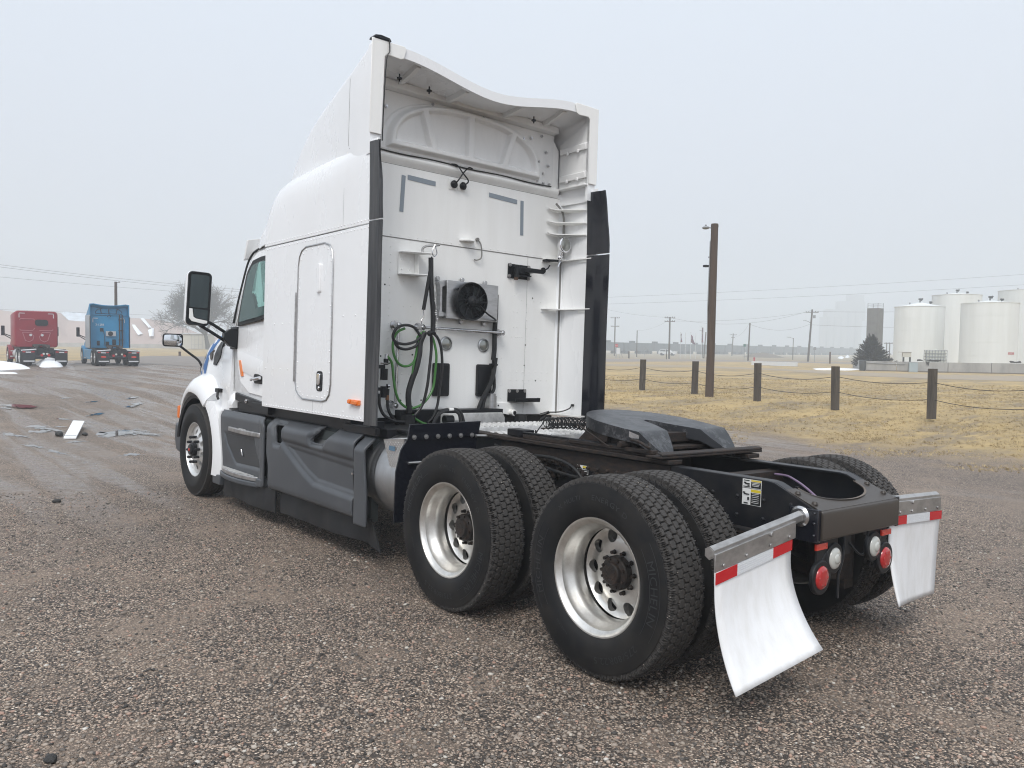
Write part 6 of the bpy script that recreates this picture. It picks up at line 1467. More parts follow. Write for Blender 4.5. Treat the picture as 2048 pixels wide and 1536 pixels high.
# ---- dry grass tufts
def grass():
    n = 85000; pts = []
    A = NR.rand(n); d = 13.5+34*A**1.7; a = YAW+rad(-35)+NR.rand(n)*rad(36); x = CX+d*np.cos(a); y = CY+d*np.sin(a)
    nz_ = np.sin(x*1.3+2*np.sin(y*.7))*np.sin(y*1.7+1.5*np.sin(x*.9)); nz2 = np.sin(x*4.1+y*2.2)*np.sin(y*5.3-x*1.7)
    edge = -11.4-.14*np.maximum(x-11, 0)+1.3*nz_
    dens = np.clip((edge-y)/2.4, 0, 1)*np.clip(.62+.5*nz_+.35*nz2, .06, 1)
    ok = (NR.rand(n) < dens); x, y = x[ok], y[ok]; d = d[ok]; n = len(x)
    hh = (.014+.03*NR.rand(n))*(1+.5*(NR.rand(n) > .95)); w_ = .004+.0002*d; ra = NR.rand(n)*6.28; lean_ = (NR.rand(n, 2)-.5)*hh[:, None]*2.0
    dx, dy = np.cos(ra)*w_, np.sin(ra)*w_; z0 = np.array([h(float(p), float(q_)) for p, q_ in zip(x, y)])-.004
    V_ = np.stack([np.stack([x-dx, y-dy, z0], -1), np.stack([x+dx, y+dy, z0], -1), np.stack([x+lean_[:, 0], y+lean_[:, 1], z0+hh], -1)], 1)
    # three blades per tuft
    out = []
    for k in range(3):
        off = np.stack([(NR.rand(n)-.5)*.07, (NR.rand(n)-.5)*.07, np.zeros(n)], -1)[:, None]; W2 = V_+off; W2[:, 2, :2] += (NR.rand(n, 2)-.5)*.04; out.append(W2)
    V_ = np.concatenate(out).reshape(-1, 3); F = np.arange(len(V_)).reshape(-1, 3)
    me = bpy.data.meshes.new('grass'); me.vertices.add(len(V_)); me.vertices.foreach_set('co', V_.reshape(-1)); me.loops.add(F.size); me.loops.foreach_set('vertex_index', F.reshape(-1).astype(np.int32)); me.polygons.add(len(F)); me.polygons.foreach_set('loop_start', np.arange(0, F.size, 3, dtype=np.int32)); me.update(); me.validate()
    m = mat('dry_grass', (.47, .365, .195), .9, noise=(1.2, (.30, .235, .145), 1, V)); me.materials.append(m)
    o = bpy.data.objects.new('grass', me); COL.objects.link(o); tag(o, 'short dead yellow grass around the cable fence', None, None, 'stuff')
grass()

# ================================================================== FENCE, POLES, WIRES
mat('weathered_wood', (.085, .070, .055), .9, noise=(6, (.040, .032, .026), 1, (3, 3, .25)), bump=(20, .5), bumpd=.004)
mat('pole_wood', (.080, .054, .038), .88, noise=(5, (.060, .043, .034), 1, (4, 4, .15)), bump=(18, .4), bumpd=.004)
mat('far_pole', (.10, .088, .078), .9)
mat('cable', (.022, .020, .019), .6)
mat('galv_far', (.30, .31, .32), .6, .3)
fence = empty('cable_fence', (11.9, -18.17, 0)); tag(fence, 'row of square weathered wooden posts joined by two sagging cables in the dry grass', 'fence')
FP = [(20.65, -19.45), (17.66, -19.22), (15.0, -18.98), (11.9, -18.17), (9.04, -17.75), (6.12, -17.17), (3.2, -16.65), (.3, -16.1)]
for i, (x, y) in enumerate(FP):
    B = MB(); hh = 1.17+.02*math.sin(i*3); tl = .035*math.sin(i*5.1)
    w_ = .085
    B.loft([[(-w_, -w_, -.1), (w_, -w_, -.1), (w_, w_, -.1), (-w_, w_, -.1)], [(-w_+tl, -w_, hh), (w_+tl, -w_, hh), (w_+tl, w_, hh), (-w_+tl, w_, hh)]])
    o = B.build('post', 'weathered_wood', fence, bev=.008, loc=(x-11.9, y+18.17, 0)); o.rotation_euler = (0, 0, rad(-12+7*math.sin(i*2.7)))
for i in range(len(FP)-1):
    for z, sg in ((.86, .13), (.42, .12)):
        a, b_ = Vector((*FP[i], z+.02*math.sin(i*2.2))), Vector((*FP[i+1], z+.02*math.sin(i*2.2+2.2))); B = MB(); off = Vector((11.9, -18.17, 0))
        B.tube([a.lerp(b_, t_)-off-Vector((0, 0, (sg+.025*math.sin(i*4+z))*4*t_*(1-t_))) for t_ in np.linspace(0, 1, 15)], .008, 6); B.build('cable', 'cable', fence)
def pole(name, x, y, hgt, r_, label, cat='utility pole', m_='far_pole', lean_=(0, 0), arms=(), group=None, yaw=0, z0=0):
    e_ = empty(name, (x, y, z0)); tag(e_, label, cat, group); top = Vector((lean_[0]*hgt, lean_[1]*hgt, hgt))
    B = MB(); B.tube([(0, 0, -.2), top*.5, top], lambda t_: r_*(1-.25*t_), 10); B.build('shaft', m_, e_)
    ca, sa = math.cos(yaw), math.sin(yaw)
    for az, al in arms:
        c = Vector((top.x*az/hgt, top.y*az/hgt, az)); B = MB(); d = Vector((ca, sa, 0))*al; B.tube([c-d, c+d], .065, 4); 
        for k in (-.92, -.5, .5, .92): B.cyl(c+d*k, c+d*k+Vector((0, 0, .22)), .04, 6)
        B.build('crossarm', m_, e_)
    return e_
# big wooden pole behind the fence
bp_ = G(1418.5, 793); e_ = empty('light_pole', (bp_.x, bp_.y, 0)); tag(e_, 'thick bare brown wooden pole with a small lamp at its top behind the cable fence', 'pole')
B = MB(); tp = P(1429.5, 448, (bp_-CAM).dot(_f))-Vector((bp_.x, bp_.y, 0)); B.tube([(0, 0, -.3), tp*.5, tp], lambda t_: .142-.022*t_, 18); B.cyl(tp-Vector((0, 0, .11)), tp-Vector((0, 0, .04)), .127, 18); B.build('shaft', 'pole_wood', e_)
rt_ = Vector((_r.x, _r.y, 0)).normalized()
B = MB(); B.tube([(0, 0, .1)-rt_*.15 if False else Vector((0, 0, .05))-rt_*.16-Vector((.05, .05, 0)), tp*.5-rt_*.15, tp*.9-rt_*.135], .016, 6); B.build('conduit', 'galv_far', e_)
B = MB(); c = tp-rt_*.30-Vector((0, 0, .13)); B.sphere(c, .125, 16, 8, (1.0, 1.0, .45)); B.cyl(c, c+rt_*.20, .022, 8); B.cyl(c+Vector((0, 0, .03)), c+Vector((0, 0, .10)), .03, 8); B.build('lamp_head', 'galv_far', e_)
B = MB(); c = tp-rt_*.26-Vector((0, 0, 1.42)); B.box(c-Vector((.07, .07, .035)), c+Vector((.07, .07, .035))); B.cyl(c, c+rt_*.16, .015, 6); c2 = tp-rt_*.15-Vector((0, 0, 1.12)); B.sphere(c2, .035, 8, 6); B.cyl(c2, c2+rt_*.05-Vector((0, 0, .2)), .012, 6); B.build('camera_lamp', 'black_plastic', e_)

def gp(px, dist): p = P(px, 700, dist); return p.x, p.y
def hz(px): return 694+.0157*(px-1024)
def Z(px, py, dist): return P(px, py, dist).z
def up_(px, py_top, dist): return P(px, py_top, dist).z
x, y = gp(1338.5, 132); Pt1 = (x, y); t1h = up_(1341, 634, 132)
pole('utility_pole', x, y, t1h, .16, 'double crossarm utility pole left of the flagpoles', arms=((t1h-.15, .85), (t1h-.75, .85)), yaw=YAW+rad(80), lean_=(.02, -.02))
x, y = gp(1616.5, 125); Pt2 = (x, y); t2h = up_(1624, 619, 125)
e_ = pole('utility_pole', x, y, t2h, .17, 'leaning utility pole with transformer and lamp arm beside the grain elevator', arms=((t2h-.45, .95),), yaw=YAW+rad(75), lean_=(-.03, -.045))
B = MB(); c = Vector((-.03*t2h, -.045*t2h, t2h-1.0)); B.cyl(c+rt_*.35-Vector((0, 0, .35)), c+rt_*.35+Vector((0, 0, .1)), .2, 10); B.build('transformer', 'galv_far', e_)
B = MB(); c = Vector((-.025*t2h, -.038*t2h, t2h-2.2)); B.tube([c, c-rt_*.6+Vector((0, 0, .35)), c-rt_*1.1+Vector((0, 0, .45))], .04, 6, smooth=3); B.box(c-rt_*1.4+Vector((-.1, -.1, .38)), c-rt_*1.0+Vector((.1, .1, .5))); B.build('lamp_arm', 'galv_far', e_)
x, y = gp(1496.5, 123); pole('utility_pole', x, y, up_(1500, 646, 123), .13, 'plain wooden pole with no crossarm right of the thick brown pole', lean_=(-.015, -.02)); Pt3 = (x, y, up_(1500, 648, 123))
x, y = gp(1273.5, 155); pole('utility_pole', x, y, up_(1274.5, 661, 155), .11, 'short bare pole nearest the black truck fairing', m_='far_pole'); Pt4 = (x, y, up_(1274, 661, 155))
x, y = gp(1408, 150); pole('utility_pole', x, y, up_(1412.5, 664, 150), .12, 'thin leaning pole just left of the thick brown pole', lean_=(-.03, -.05))
x, y = gp(1464, 235); hh = up_(1468, 667, 235); e_ = pole('utility_pole', x, y, hh, .18, 'faint distant utility pole right of the thick brown pole', arms=((hh-.4, 1.0), (hh-1.2, .5)), yaw=YAW+rad(85), lean_=(-.02, -.03)); Pt5 = (x, y, hh)
x, y = gp(1229, 170); hh = up_(1230, 634, 170); pole('utility_pole', x, y, hh, .15, 'utility pole half hidden behind the black truck fairing', arms=((hh-.2, .95), (hh-2.0, .9)), yaw=YAW+rad(80))
x, y = gp(1586, 150); hh = up_(1587, 676, 150); e_ = pole('street_lamp', x, y, hh, .08, 'street lamp with a long arm pointing left near the low mound', cat='street lamp'); B = MB(); B.tube([(0, 0, hh-.1), Vector((0, 0, hh+.1))-rt_*.7, Vector((0, 0, hh+.15))-rt_*1.25], .04, 6); B.build('lamp_arm', 'galv_far', e_)
x, y = gp(1405, 160); hh = up_(1407, 655, 160); e_ = pole('street_lamp', x, y, hh, .07, 'street lamp with a short left arm between the flagpoles and the thick brown pole', cat='street lamp'); B = MB(); B.tube([(0, 0, hh-.7), Vector((0, 0, hh-.55))-rt_*.7], .04, 6); B.build('lamp_arm', 'galv_far', e_)
x, y = gp(1787, 160); hh = up_(1788, 686, 160)
for i, (px, lab) in enumerate(((1773, 'left'), (1779, 'right'))):
    x, y = gp(px, 170); hh = up_(px, 685, 170); pole('utility_pole', x, y, hh, .13, 'distant crossarm pole between the concrete tower and the tanks, %s of the pair' % lab, arms=((hh-.2, .6),), yaw=YAW+rad(85))
# pole behind the blue truck
x, y = gp(232.5, 66); hh = up_(232.5, 564, 66); e_ = pole('light_pole', x, y, hh, .14, 'grey wooden pole with a small lamp standing behind the blue truck', cat='pole', m_='pole_wood')
B = MB(); B.tube([(0, 0, hh-.1), Vector((0, 0, hh))+rt_*.25], .03, 6); B.sphere(Vector((0, 0, hh-.02))+rt_*.28, .09, 8, 6, (1, 1, .6)); B.build('lamp_head', 'galv_far', e_)
# flagpoles
mat('flag_cloth', (.10, .09, .13), .9, noise=(5, (.30, .10, .10), 1, V)); mat('pole_white', (.55, .56, .57), .5)
fl = [(1361.5, 665, 1, 'leftmost flagpole with a dark limp flag'), (1371.5, 666, 0, 'bare flagpole second from the left'), (1382, 665, 1, 'middle flagpole whose dark flag blows to the right'), (1392, 666, 0, 'bare flagpole fourth from the left'), (1403.5, 653, 1, 'tallest flagpole with a long dark flag')]
for i, (px, py, fg, lab) in enumerate(fl):
    x, y = gp(px-1, 140); hh = up_(px, py, 140); e_ = empty('flagpole', (x, y, 0)); tag(e_, lab, 'flagpole', 'flagpoles along the road'); B = MB(); B.tube([(0, 0, 0), (0, 0, hh)], lambda t_: .05-.02*t_, 8); B.sphere((0, 0, hh), .06, 8, 6); B.build('shaft', 'pole_white', e_)
    if fg:
        B = MB(); n = 8; vs = []; L_ = 1.5 if i < 4 else 2.6; sp = .25 if i != 2 else .8
        for j in range(n+1):
            for k in range(5): u_ = k/4; vs.append((Vector((0, 0, hh-.2-L_*j/n-(u_*.5 if i == 2 else 0)))+rt_*(.04+u_*sp*(.3+.7*j/n)))+Vector((.08*math.sin(j+k), .06*math.cos(j*1.3+k), 0)))
        fs = [(j*5+k, j*5+k+1, j*5+k+6, j*5+k+5) for j in range(n) for k in range(4)]; B.add(vs, fs); B.build('flag', 'flag_cloth', e_, ang=80)
# wires
def wire(a, b_, sag, label, r_=.018, n=24):
    r_ *= .62
    a, b_ = Vector(a), Vector(b_); B = MB(); B.tube([a.lerp(b_, t_)-Vector((0, 0, sag*4*t_*(1-t_))) for t_ in np.linspace(0, 1, n)], r_, 5); o = B.build('power_line', 'cable'); tag(o, label, 'power line'); return o
W3 = lambda px, py, d: P(px, py, d)
wire(W3(-120, 514, 62), W3(620, 588, 95), .35, 'upper of the two close power lines above the parked trucks', .016); wire(W3(-120, 518, 63), W3(620, 592, 96), .40, 'lower of the two close power lines above the parked trucks', .016)
wire(W3(-120, 543, 62), W3(620, 600, 110), .2, 'single power line between the upper pair and the blue truck roof', .014); wire(W3(-120, 614, 90), W3(620, 640, 130), .1, 'lowest faint power line just above the pink mound', .016)
wire(W3(1150, 597, 110), W3(2200, 538, 90), .3, 'highest faint power line crossing the sky right of the white truck', .014); wire(W3(1150, 610, 110), W3(2200, 560, 90), .3, 'second faint power line crossing the sky right of the white truck', .014)
wire(W3(1150, 598, 200), (Pt1[0], Pt1[1], t1h-.1), .9, 'line descending from behind the white truck to the double crossarm pole'); wire((Pt1[0], Pt1[1], t1h-.65), (Pt2[0]-.3, Pt2[1]-.4, t2h-.3), .55, 'lower line between the double crossarm pole and the leaning pole'); wire((Pt1[0], Pt1[1], t1h-.1), (Pt2[0]-.3, Pt2[1]-.4, t2h-.05), 1.6, 'upper line between the double crossarm pole and the leaning pole')
wire(Pt3, (Pt2[0]-.2, Pt2[1]-.35, t2h-2.2), 1.0, 'sagging line from the plain pole to the leaning pole lamp arm'); wire((Pt2[0]-.3, Pt2[1]-.4, t2h-.3), W3(1990, 616, 118), .3, 'line from the leaning pole top to behind the tanks', .02); wire((Pt2[0]-.3, Pt2[1]-.4, t2h-2.4), W3(1990, 652, 118), .3, 'lower line from the leaning pole to behind the tanks', .02); wire(Pt3, Pt5, 1.3, 'sagging line from the plain pole to the faint distant pole')
wire(Pt4, (Pt1[0], Pt1[1], t1h-.4), .5, 'short guy line from the short bare pole to the double crossarm pole', .012)

# ---- road signs, hydrants, posts
mat('sign_red', (.45, .03, .04), .5); mat('sign_white', (.62, .63, .64), .5); mat('sign_green', (.05, .16, .12), .5)
def sign(px, pyb, pyt, dist, shape, label, m_, w_=.6, cat='road sign'):
    x, y = gp(px, dist); hh = up_(px, pyt, dist); e_ = empty('road_sign', (x, y, 0)); tag(e_, label, cat); e_.rotation_euler = (0, 0, YAW)
    B = MB(); B.cyl((.03, 0, 0), (.03, 0, hh), .04, 8); B.build('sign_post', 'galv_far', e_)
    B = MB()
    if shape == 'oct': B.prism([(w_/2*math.cos(rad(22.5+45*k)), hh-w_/2+w_/2*math.sin(rad(22.5+45*k))) for k in range(8)], 'X', -.03, -.01)
    else: B.prism([(-w_/2, hh-shape), (w_/2, hh-shape), (w_/2, hh), (-w_/2, hh)], 'X', -.03, -.01)
    return e_, B.build('sign_plate', m_, e_), hh
e_, pl, hh = sign(1233, 714, 687.5, 141, 'oct', 'red octagonal stop sign right of the black truck fairing', 'sign_red', .62)
vs, fs = text_geo('STOP', .22); B = MB(); B.add([(-.034, -(v[0]-.26), hh-.39+v[1]) for v in vs], fs); B.build('sign_text', 'sign_white', pl, smooth=False)
x, y = gp(1236.5, 130); e_ = empty('sign_board', (x, y, 0)); e_.rotation_euler = (0, 0, YAW); tag(e_, 'small white board on thin slanted legs below the stop sign', 'sign board')
B = MB(); B.box((-.03, -.3, .75), (.0, .3, 1.7)); B.build('board', 'sign_white', e_)
for a, b_ in (((0, .25, .8), (0, .45, 0)), ((0, -.25, 1.2), (0, -.85, 0)), ((0, -.1, .8), (.2, -.3, 0))): B = MB(); B.cyl(a, b_, .03, 6); B.build('leg', 'galv_far', e_)
sign(1489, 720, 688, 126, .42, 'small dark green sign on a thin post left of the plain wooden pole', 'sign_green', .34); sign(1629.5, 724, 694, 118, .45, 'pale blank sign on a thin post right of the leaning pole', 'galv_far', .4)
sign(1289, 712, 692, 160, .1, 'thin bare marker rod beside the short bare pole', 'galv_far', .06, 'marker post')
def stub(px, pyb, pyt, dist, w_, label, m_, cat='post', name='marker_post', cap=False):
    x, y = gp(px, dist); hh = up_(px, pyt, dist); B = MB(); B.lathe([(w_/2, -.05), (w_/2, hh*.8), (w_*.46, hh*.97), (w_*.2, hh)], (0, 0, 0), 'Z', 10)
    if cap: B.cyl((-w_*.9, 0, hh*.6), (w_*.9, 0, hh*.6), w_*.22, 8); B.lathe([(w_*.7, hh*.84), (w_*.7, hh*.88)], (0, 0, 0), 'Z', 10); B.lathe([(w_*.7, 0), (w_*.7, hh*.06)], (0, 0, 0), 'Z', 10)
    o = B.build(name, m_, loc=(x, y, 0)); tag(o, label, cat)
stub(1258, 717, 702, 130, .25, 'short wooden bollard near the stop sign', 'far_pole'); stub(1333, 718, 699, 125, .12, 'thin dark stub post in front of the white parked car', 'cable'); stub(1509, 722, 714.5, 121, .22, 'red fire hydrant at the road beside the white barrier', 'sign_red', 'hydrant', 'fire_hydrant', True)
stub(1660.5, 726, 703.5, 108, .22, 'brown stub post topped in red left of the dark evergreen', 'rust', 'post'); stub(359.5, 712, 703, 88, .26, 'brown fire hydrant on the dry grass below the bare tree', 'rust', 'hydrant', 'fire_hydrant', True)
# white barrier
a, b_ = G(1504, 730), G(1594, 733); e_ = (b_-a); L_ = e_.length; B = MB(); B.prism([(0, 0), (0, .42), (L_, .42), (L_, 0)], 'Y', -.12, .12); B.box((0, -.16, 0), (L_, .16, .06)); o = B.build('road_barrier', 'sign_white', bev=.02, loc=(a.x, a.y, 0)); o.rotation_euler = (0, 0, math.atan2(e_.y, e_.x)); tag(o, 'long low white barrier lying at the far edge of the grass', 'barrier')

# ---- white car far away
def far_car(px, dist, label):
    x, y = gp(px, dist); e_ = empty('parked_car', (x, y, 0)); e_.rotation_euler = (0, 0, YAW+rad(65)); tag(e_, label, 'car')
    B = MB(); B.prism([(-2.2, .35), (-2.2, .85), (-1.9, 1.0), (-1.0, 1.05), (-.45, 1.55), (1.6, 1.58), (2.0, 1.1), (2.15, 1.0), (2.2, .4)], 'Y', -.85, .85); B.build('body', 'sign_white', e_, bev=.06)
    B = MB(); B.prism([(-.85, 1.06), (-.42, 1.46), (.2, 1.48), (.2, 1.06)], 'Y', -.87, .87); B.prism([(.3, 1.06), (.3, 1.48), (1.5, 1.5), (1.8, 1.08)], 'Y', -.87, .87); B.build('window', 'cab_dark', e_)
    for sx_ in (-1.35, 1.35):
        for sy in (-1, 1): B = MB(); B.cyl((sx_, sy*.88, .34), (sx_, sy*.66, .34), .34, 16); B.build('wheel', 'tyre_side', e_)
far_car(1335, 205, 'white parked car far away in front of the grey wagons')

# ---- line of grey wagons
mat('wagon', (.115, .125, .125), .8, noise=(.5, (.08, .085, .085), .8, V)); mat('wagon_dark', (.06, .065, .065), .8)
def wagon(x, y, yaw, L_, first=None):
    if first: return None
    e_ = empty('freight_wagon', (x, y, 0)); e_.rotation_euler = (0, 0, yaw)
    B = MB(); B.prism([(-L_/2+.5, .9), (-L_/2+.15, 1.5), (-L_/2+.15, 3.55), (L_/2-.15, 3.55), (L_/2-.15, 1.5), (L_/2-.5, .9)], 'Y', -1.5, 1.5)
    for k in range(11): xx = -L_/2+.5+(L_-1)*k/10; B.box((xx-.06, -1.56, 1.0), (xx+.06, 1.56, 3.5))
    B.build('wagon_body', 'wagon', e_)
    B = MB(); B.box((-.9, -.6, 3.55), (.9, .6, 4.15)); B.build('hatch_box', 'wagon_dark', e_)
    for sx_ in (-1, 1): B = MB(); B.box((sx_*(L_/2-2.2)-1.1, -1.1, .35), (sx_*(L_/2-2.2)+1.1, 1.1, .9)); B.cyl((sx_*(L_/2-2.9), -1.2, .45), (sx_*(L_/2-2.9), 1.2, .45), .45, 12); B.cyl((sx_*(L_/2-1.5), -1.2, .45), (sx_*(L_/2-1.5), 1.2, .45), .45, 12); B.build('bogie', 'wagon_dark', e_)
    tag(e_, 'one of the identical grey freight wagons standing in a line beyond the road', 'freight wagon', 'grey freight wagons in a line'); return e_
a, b_ = P(1215, 700, 250), P(1720, 700, 430); L_ = (b_-a); tot = math.hypot(L_.x, L_.y); yaw = math.atan2(L_.y, L_.x); nW = 17; step_ = tot/nW
w0 = wagon(a.x, a.y, yaw, step_-.5)
w0['label'] = 'one of the identical grey freight wagons standing in a line beyond the road'
for k in range(1, nW):
    c = copy_tree(w0); c.location = (a.x+L_.x*k/nW, a.y+L_.y*k/nW, 0)
# mound of earth in front of them
mat('earth', (.16, .135, .11), .95, noise=(.6, (.11, .09, .075), .8, V), bump=(1, .5), bumpd=.1)
def mound(cx, cy, rx, ry, hgt, m_, name, label, yaw=0, seed=1, kind='structure', n=64, m2=20, flat=0, peaks=()):
    rr = random.Random(seed); ph = [rr.uniform(0, 6) for _ in range(6)]; vs = []; fs = []
    for j in range(m2+1):
        for i in range(n):
            r_ = j/m2; t_ = 2*math.pi*i/n; x = rx*r_*math.cos(t_); y = ry*r_*math.sin(t_); z = hgt*max(0, 1-r_**(1.5+flat))
            z *= 1+.10*math.sin(x*.22+ph[0])+.08*math.sin(x*.11+y*.2+ph[1])+.05*math.sin(x*.6+ph[2])*math.cos(y*.5+ph[3])
            c, s_ = math.cos(yaw), math.sin(yaw); vs.append((cx+x*c-y*s_, cy+x*s_+y*c, z-.05))
    for j in range(m2):
        for i in range(n): i2 = (i+1) % n; fs.append((j*n+i, j*n+i2, (j+1)*n+i2, (j+1)*n+i))
    B = MB(); B.add(vs, fs); o = B.build(name, m_, ang=80); tag(o, label, None, None, kind); return o
x, y = gp(1527, 190); mound(x, y, 5.5, 4, 1.25, 'earth', 'earth_mound', 'low brown earth mound in front of the grey wagons')

# ---- pink covered mounds on the left (long ridge with slanted creases)
m = mat('pink_mound', (.40, .31, .275), .9, noise=(.12, (.31, .24, .215), .8, (1, 1, 1)), bump=(.5, .5), bumpd=.3)
mat('snow_sheet', (.60, .66, .72), .7, noise=(.6, (.42, .45, .48), .8, V))
D = 205
prof = [(-80, 612), (0, 620), (40, 625), (100, 622), (122, 627), (133, 640), (170, 643), (258, 636), (290, 637), (330, 642), (370, 656), (400, 667), (440, 676), (500, 686)]
def ridge_mesh(prof, D0, D1, name, m_, label, base=-.2):
    rows = []
    for k in range(12):
        f = k/11; row = []
        for i in range(70):
            px = prof[0][0]+(prof[-1][0]-prof[0][0])*i/69; py = float(np.interp(px, [p[0] for p in prof], [p[1] for p in prof])); zt_ = P(px, py, D1).z
            d_ = D0+(D1-D0)*f; z = base+(zt_-base)*f**.8+.25*math.sin(px*.11+f*5)*math.sin(f*3.14); q_ = P(px+3*math.sin(f*9+px*.05), 700, d_); row.append((q_.x, q_.y, z))
        rows.append(row)
    rows.append([(x+12, y-10, base) for x, y, z in rows[-1]]); B = MB(); B.loft(rows, False, False); o = B.build(name, m_, ang=60); tag(o, label, None, None, 'structure')
ridge_mesh(prof, 192, 212, 'pink_mound', 'pink_mound', 'long pale pink covered mound behind the parked trucks')
ridge_mesh([(105, 690), (118, 628), (130, 623), (175, 627), (196, 640), (250, 690)], 214, 226, 'snowy_mound', 'snow_sheet', 'snow dusted mound behind the pink one')
for pts, lab in (([(263, 646), (270, 650), (282, 668), (276, 670), (266, 655)], 'upper'), ([(296, 660), (304, 656), (303, 672), (299, 673)], 'right'), ([(281, 637), (284, 636), (300, 655), (297, 655)], 'thin')):
    B = MB(); vs = []
    for px, py in pts:
        t_ = min(1, max(0, (688-py)/50)); d_ = 193+19*t_**1.25-1.4; vs.append(P(px, py, d_))
    B.loft([[v for v in vs], [v+Vector((.9, -.7, 0)) for v in vs]]); o = B.build('snow_patch', 'snow', smooth=False); tag(o, {'upper': 'broad white snow streak on the pink mound right of the blue truck', 'right': 'small white snow patch on the pink mound near the bare tree', 'thin': 'thin slanting white snow streak near the top of the pink mound'}[lab], 'snow')
mat('bunker_wall', (.42, .41, .39), .9, noise=(.5, (.30, .29, .28), .8, V)); mat('cream', (.55, .53, .46), .8)
def boxthing(name, px0, px1, pyt, dist, depth, m_, label, cat):
    a, b_ = P(px0, 700, dist), P(px1, 700, dist); d = (b_-a); L_ = math.hypot(d.x, d.y); zt_ = P((px0+px1)/2, pyt, dist).z; e_ = empty(name, (a.x, a.y, 0)); e_.rotation_euler = (0, 0, math.atan2(d.y, d.x)); tag(e_, label, cat)
    return e_, L_, zt_
e_, L_, zt_ = boxthing('retaining_wall', -200, 372, 684, 186, 1, 'bunker_wall', 'long low pale concrete wall at the foot of the pink mound', 'wall')
B = MB(); n = int(L_/3); 
for k in range(n): B.box((k*L_/n+.04, -.2, -.1), ((k+1)*L_/n-.04, .2, zt_*.9+.05*math.sin(k*2.1)))
B.box((0, -.15, 0), (L_, .15, zt_*.82)); B.build('wall_blocks', 'bunker_wall', e_)
e_, L_, zt_ = boxthing('storage_shed', 361, 413, 668, 184, 6, 'cream', 'cream shed with a panelled double door at the foot of the bare tree', 'shed')
B = MB(); B.box((0, 0, 0), (L_, 5, zt_)); B.build('wall', 'cream', e_); B = MB(); B.prism([(-.3, zt_), (5.3, zt_), (2.5, zt_+.25)], 'X', -.2, L_+.2); B.build('roof', 'bunker_wall', e_)
B = MB(); w_ = L_*.42; x0 = L_*.42; B.box((x0, -.06, 0), (x0+w_, -.01, zt_*.95))
B.build('door', 'cream', e_); B = MB()
for k in range(4): B.box((x0+w_*k/3-.05, -.10, 0), (x0+w_*k/3+.05, -.06, zt_*.95))
for k in range(4): B.box((x0, -.095, zt_*.95*k/3.2), (x0+w_, -.06, zt_*.95*k/3.2+.06))
B.build('door_frame', 'bunker_wall', e_)

# ---- bare tree
mat('bark', (.13, .115, .105), .95, noise=(3, (.085, .075, .07), .8, (2, 2, .4)), bump=(6, .5), bumpd=.02)
def bare_tree(px, dist, hgt, label):
    x, y = gp(px, dist); e_ = empty('bare_tree', (x, y, 0)); tag(e_, label, 'tree'); rr = random.Random(5); T_ = MB(); C_ = MB()
    def branch(p, d, L_, r_, depth, B):
        n = 4; pts = [p]; q_ = p.copy(); dd = d.copy()
        for k in range(n):
            dd = (dd+Vector((rr.uniform(-1, 1), rr.uniform(-1, 1), rr.uniform(-.5, .6)))*.18).normalized(); q_ = q_+dd*(L_/n); pts.append(q_.copy())
        B.tube(pts, lambda t_: max(.022, r_*(1-.45*t_)), 7 if depth < 2 else (4 if depth < 4 else 3), caps=False)
        if depth >= 6: return
        for k in range({0: 6, 1: 4, 2: 4, 3: 4, 4: 4, 5: 3}[depth]):
            t_ = rr.uniform(.30, 1.0) if depth else rr.uniform(.80, 1.0); i = min(n-1, int(t_*n)); s_ = pts[i].lerp(pts[i+1], t_*n-i if t_ < 1 else 1)
            az = rr.uniform(0, 6.28) if depth else k*1.05+rr.uniform(-.3, .3); sp = rr.uniform(.35, .95) if depth else (rr.uniform(.75, 1.05) if k else .15); o = dd.orthogonal().normalized(); o.rotate(Matrix.Rotation(az, 3, dd)); nd = (dd*math.cos(sp)+o*math.sin(sp)); nd.z += .10; nd.normalize()
            branch(s_, nd, L_*(rr.uniform(.66, .84) if depth else rr.uniform(1.0, 1.25)), r_*.58, depth+1, T_ if depth < 1 else C_)
    branch(Vector((0, 0, -.2)), Vector((0, 0, 1)), hgt*.235, hgt*.036, 0, T_)
    T_.build('trunk', 'bark', e_); C_.build('branches', 'bark', e_)
bare_tree(416, 172, 16.0, 'big leafless tree spreading behind the white truck door mirror')

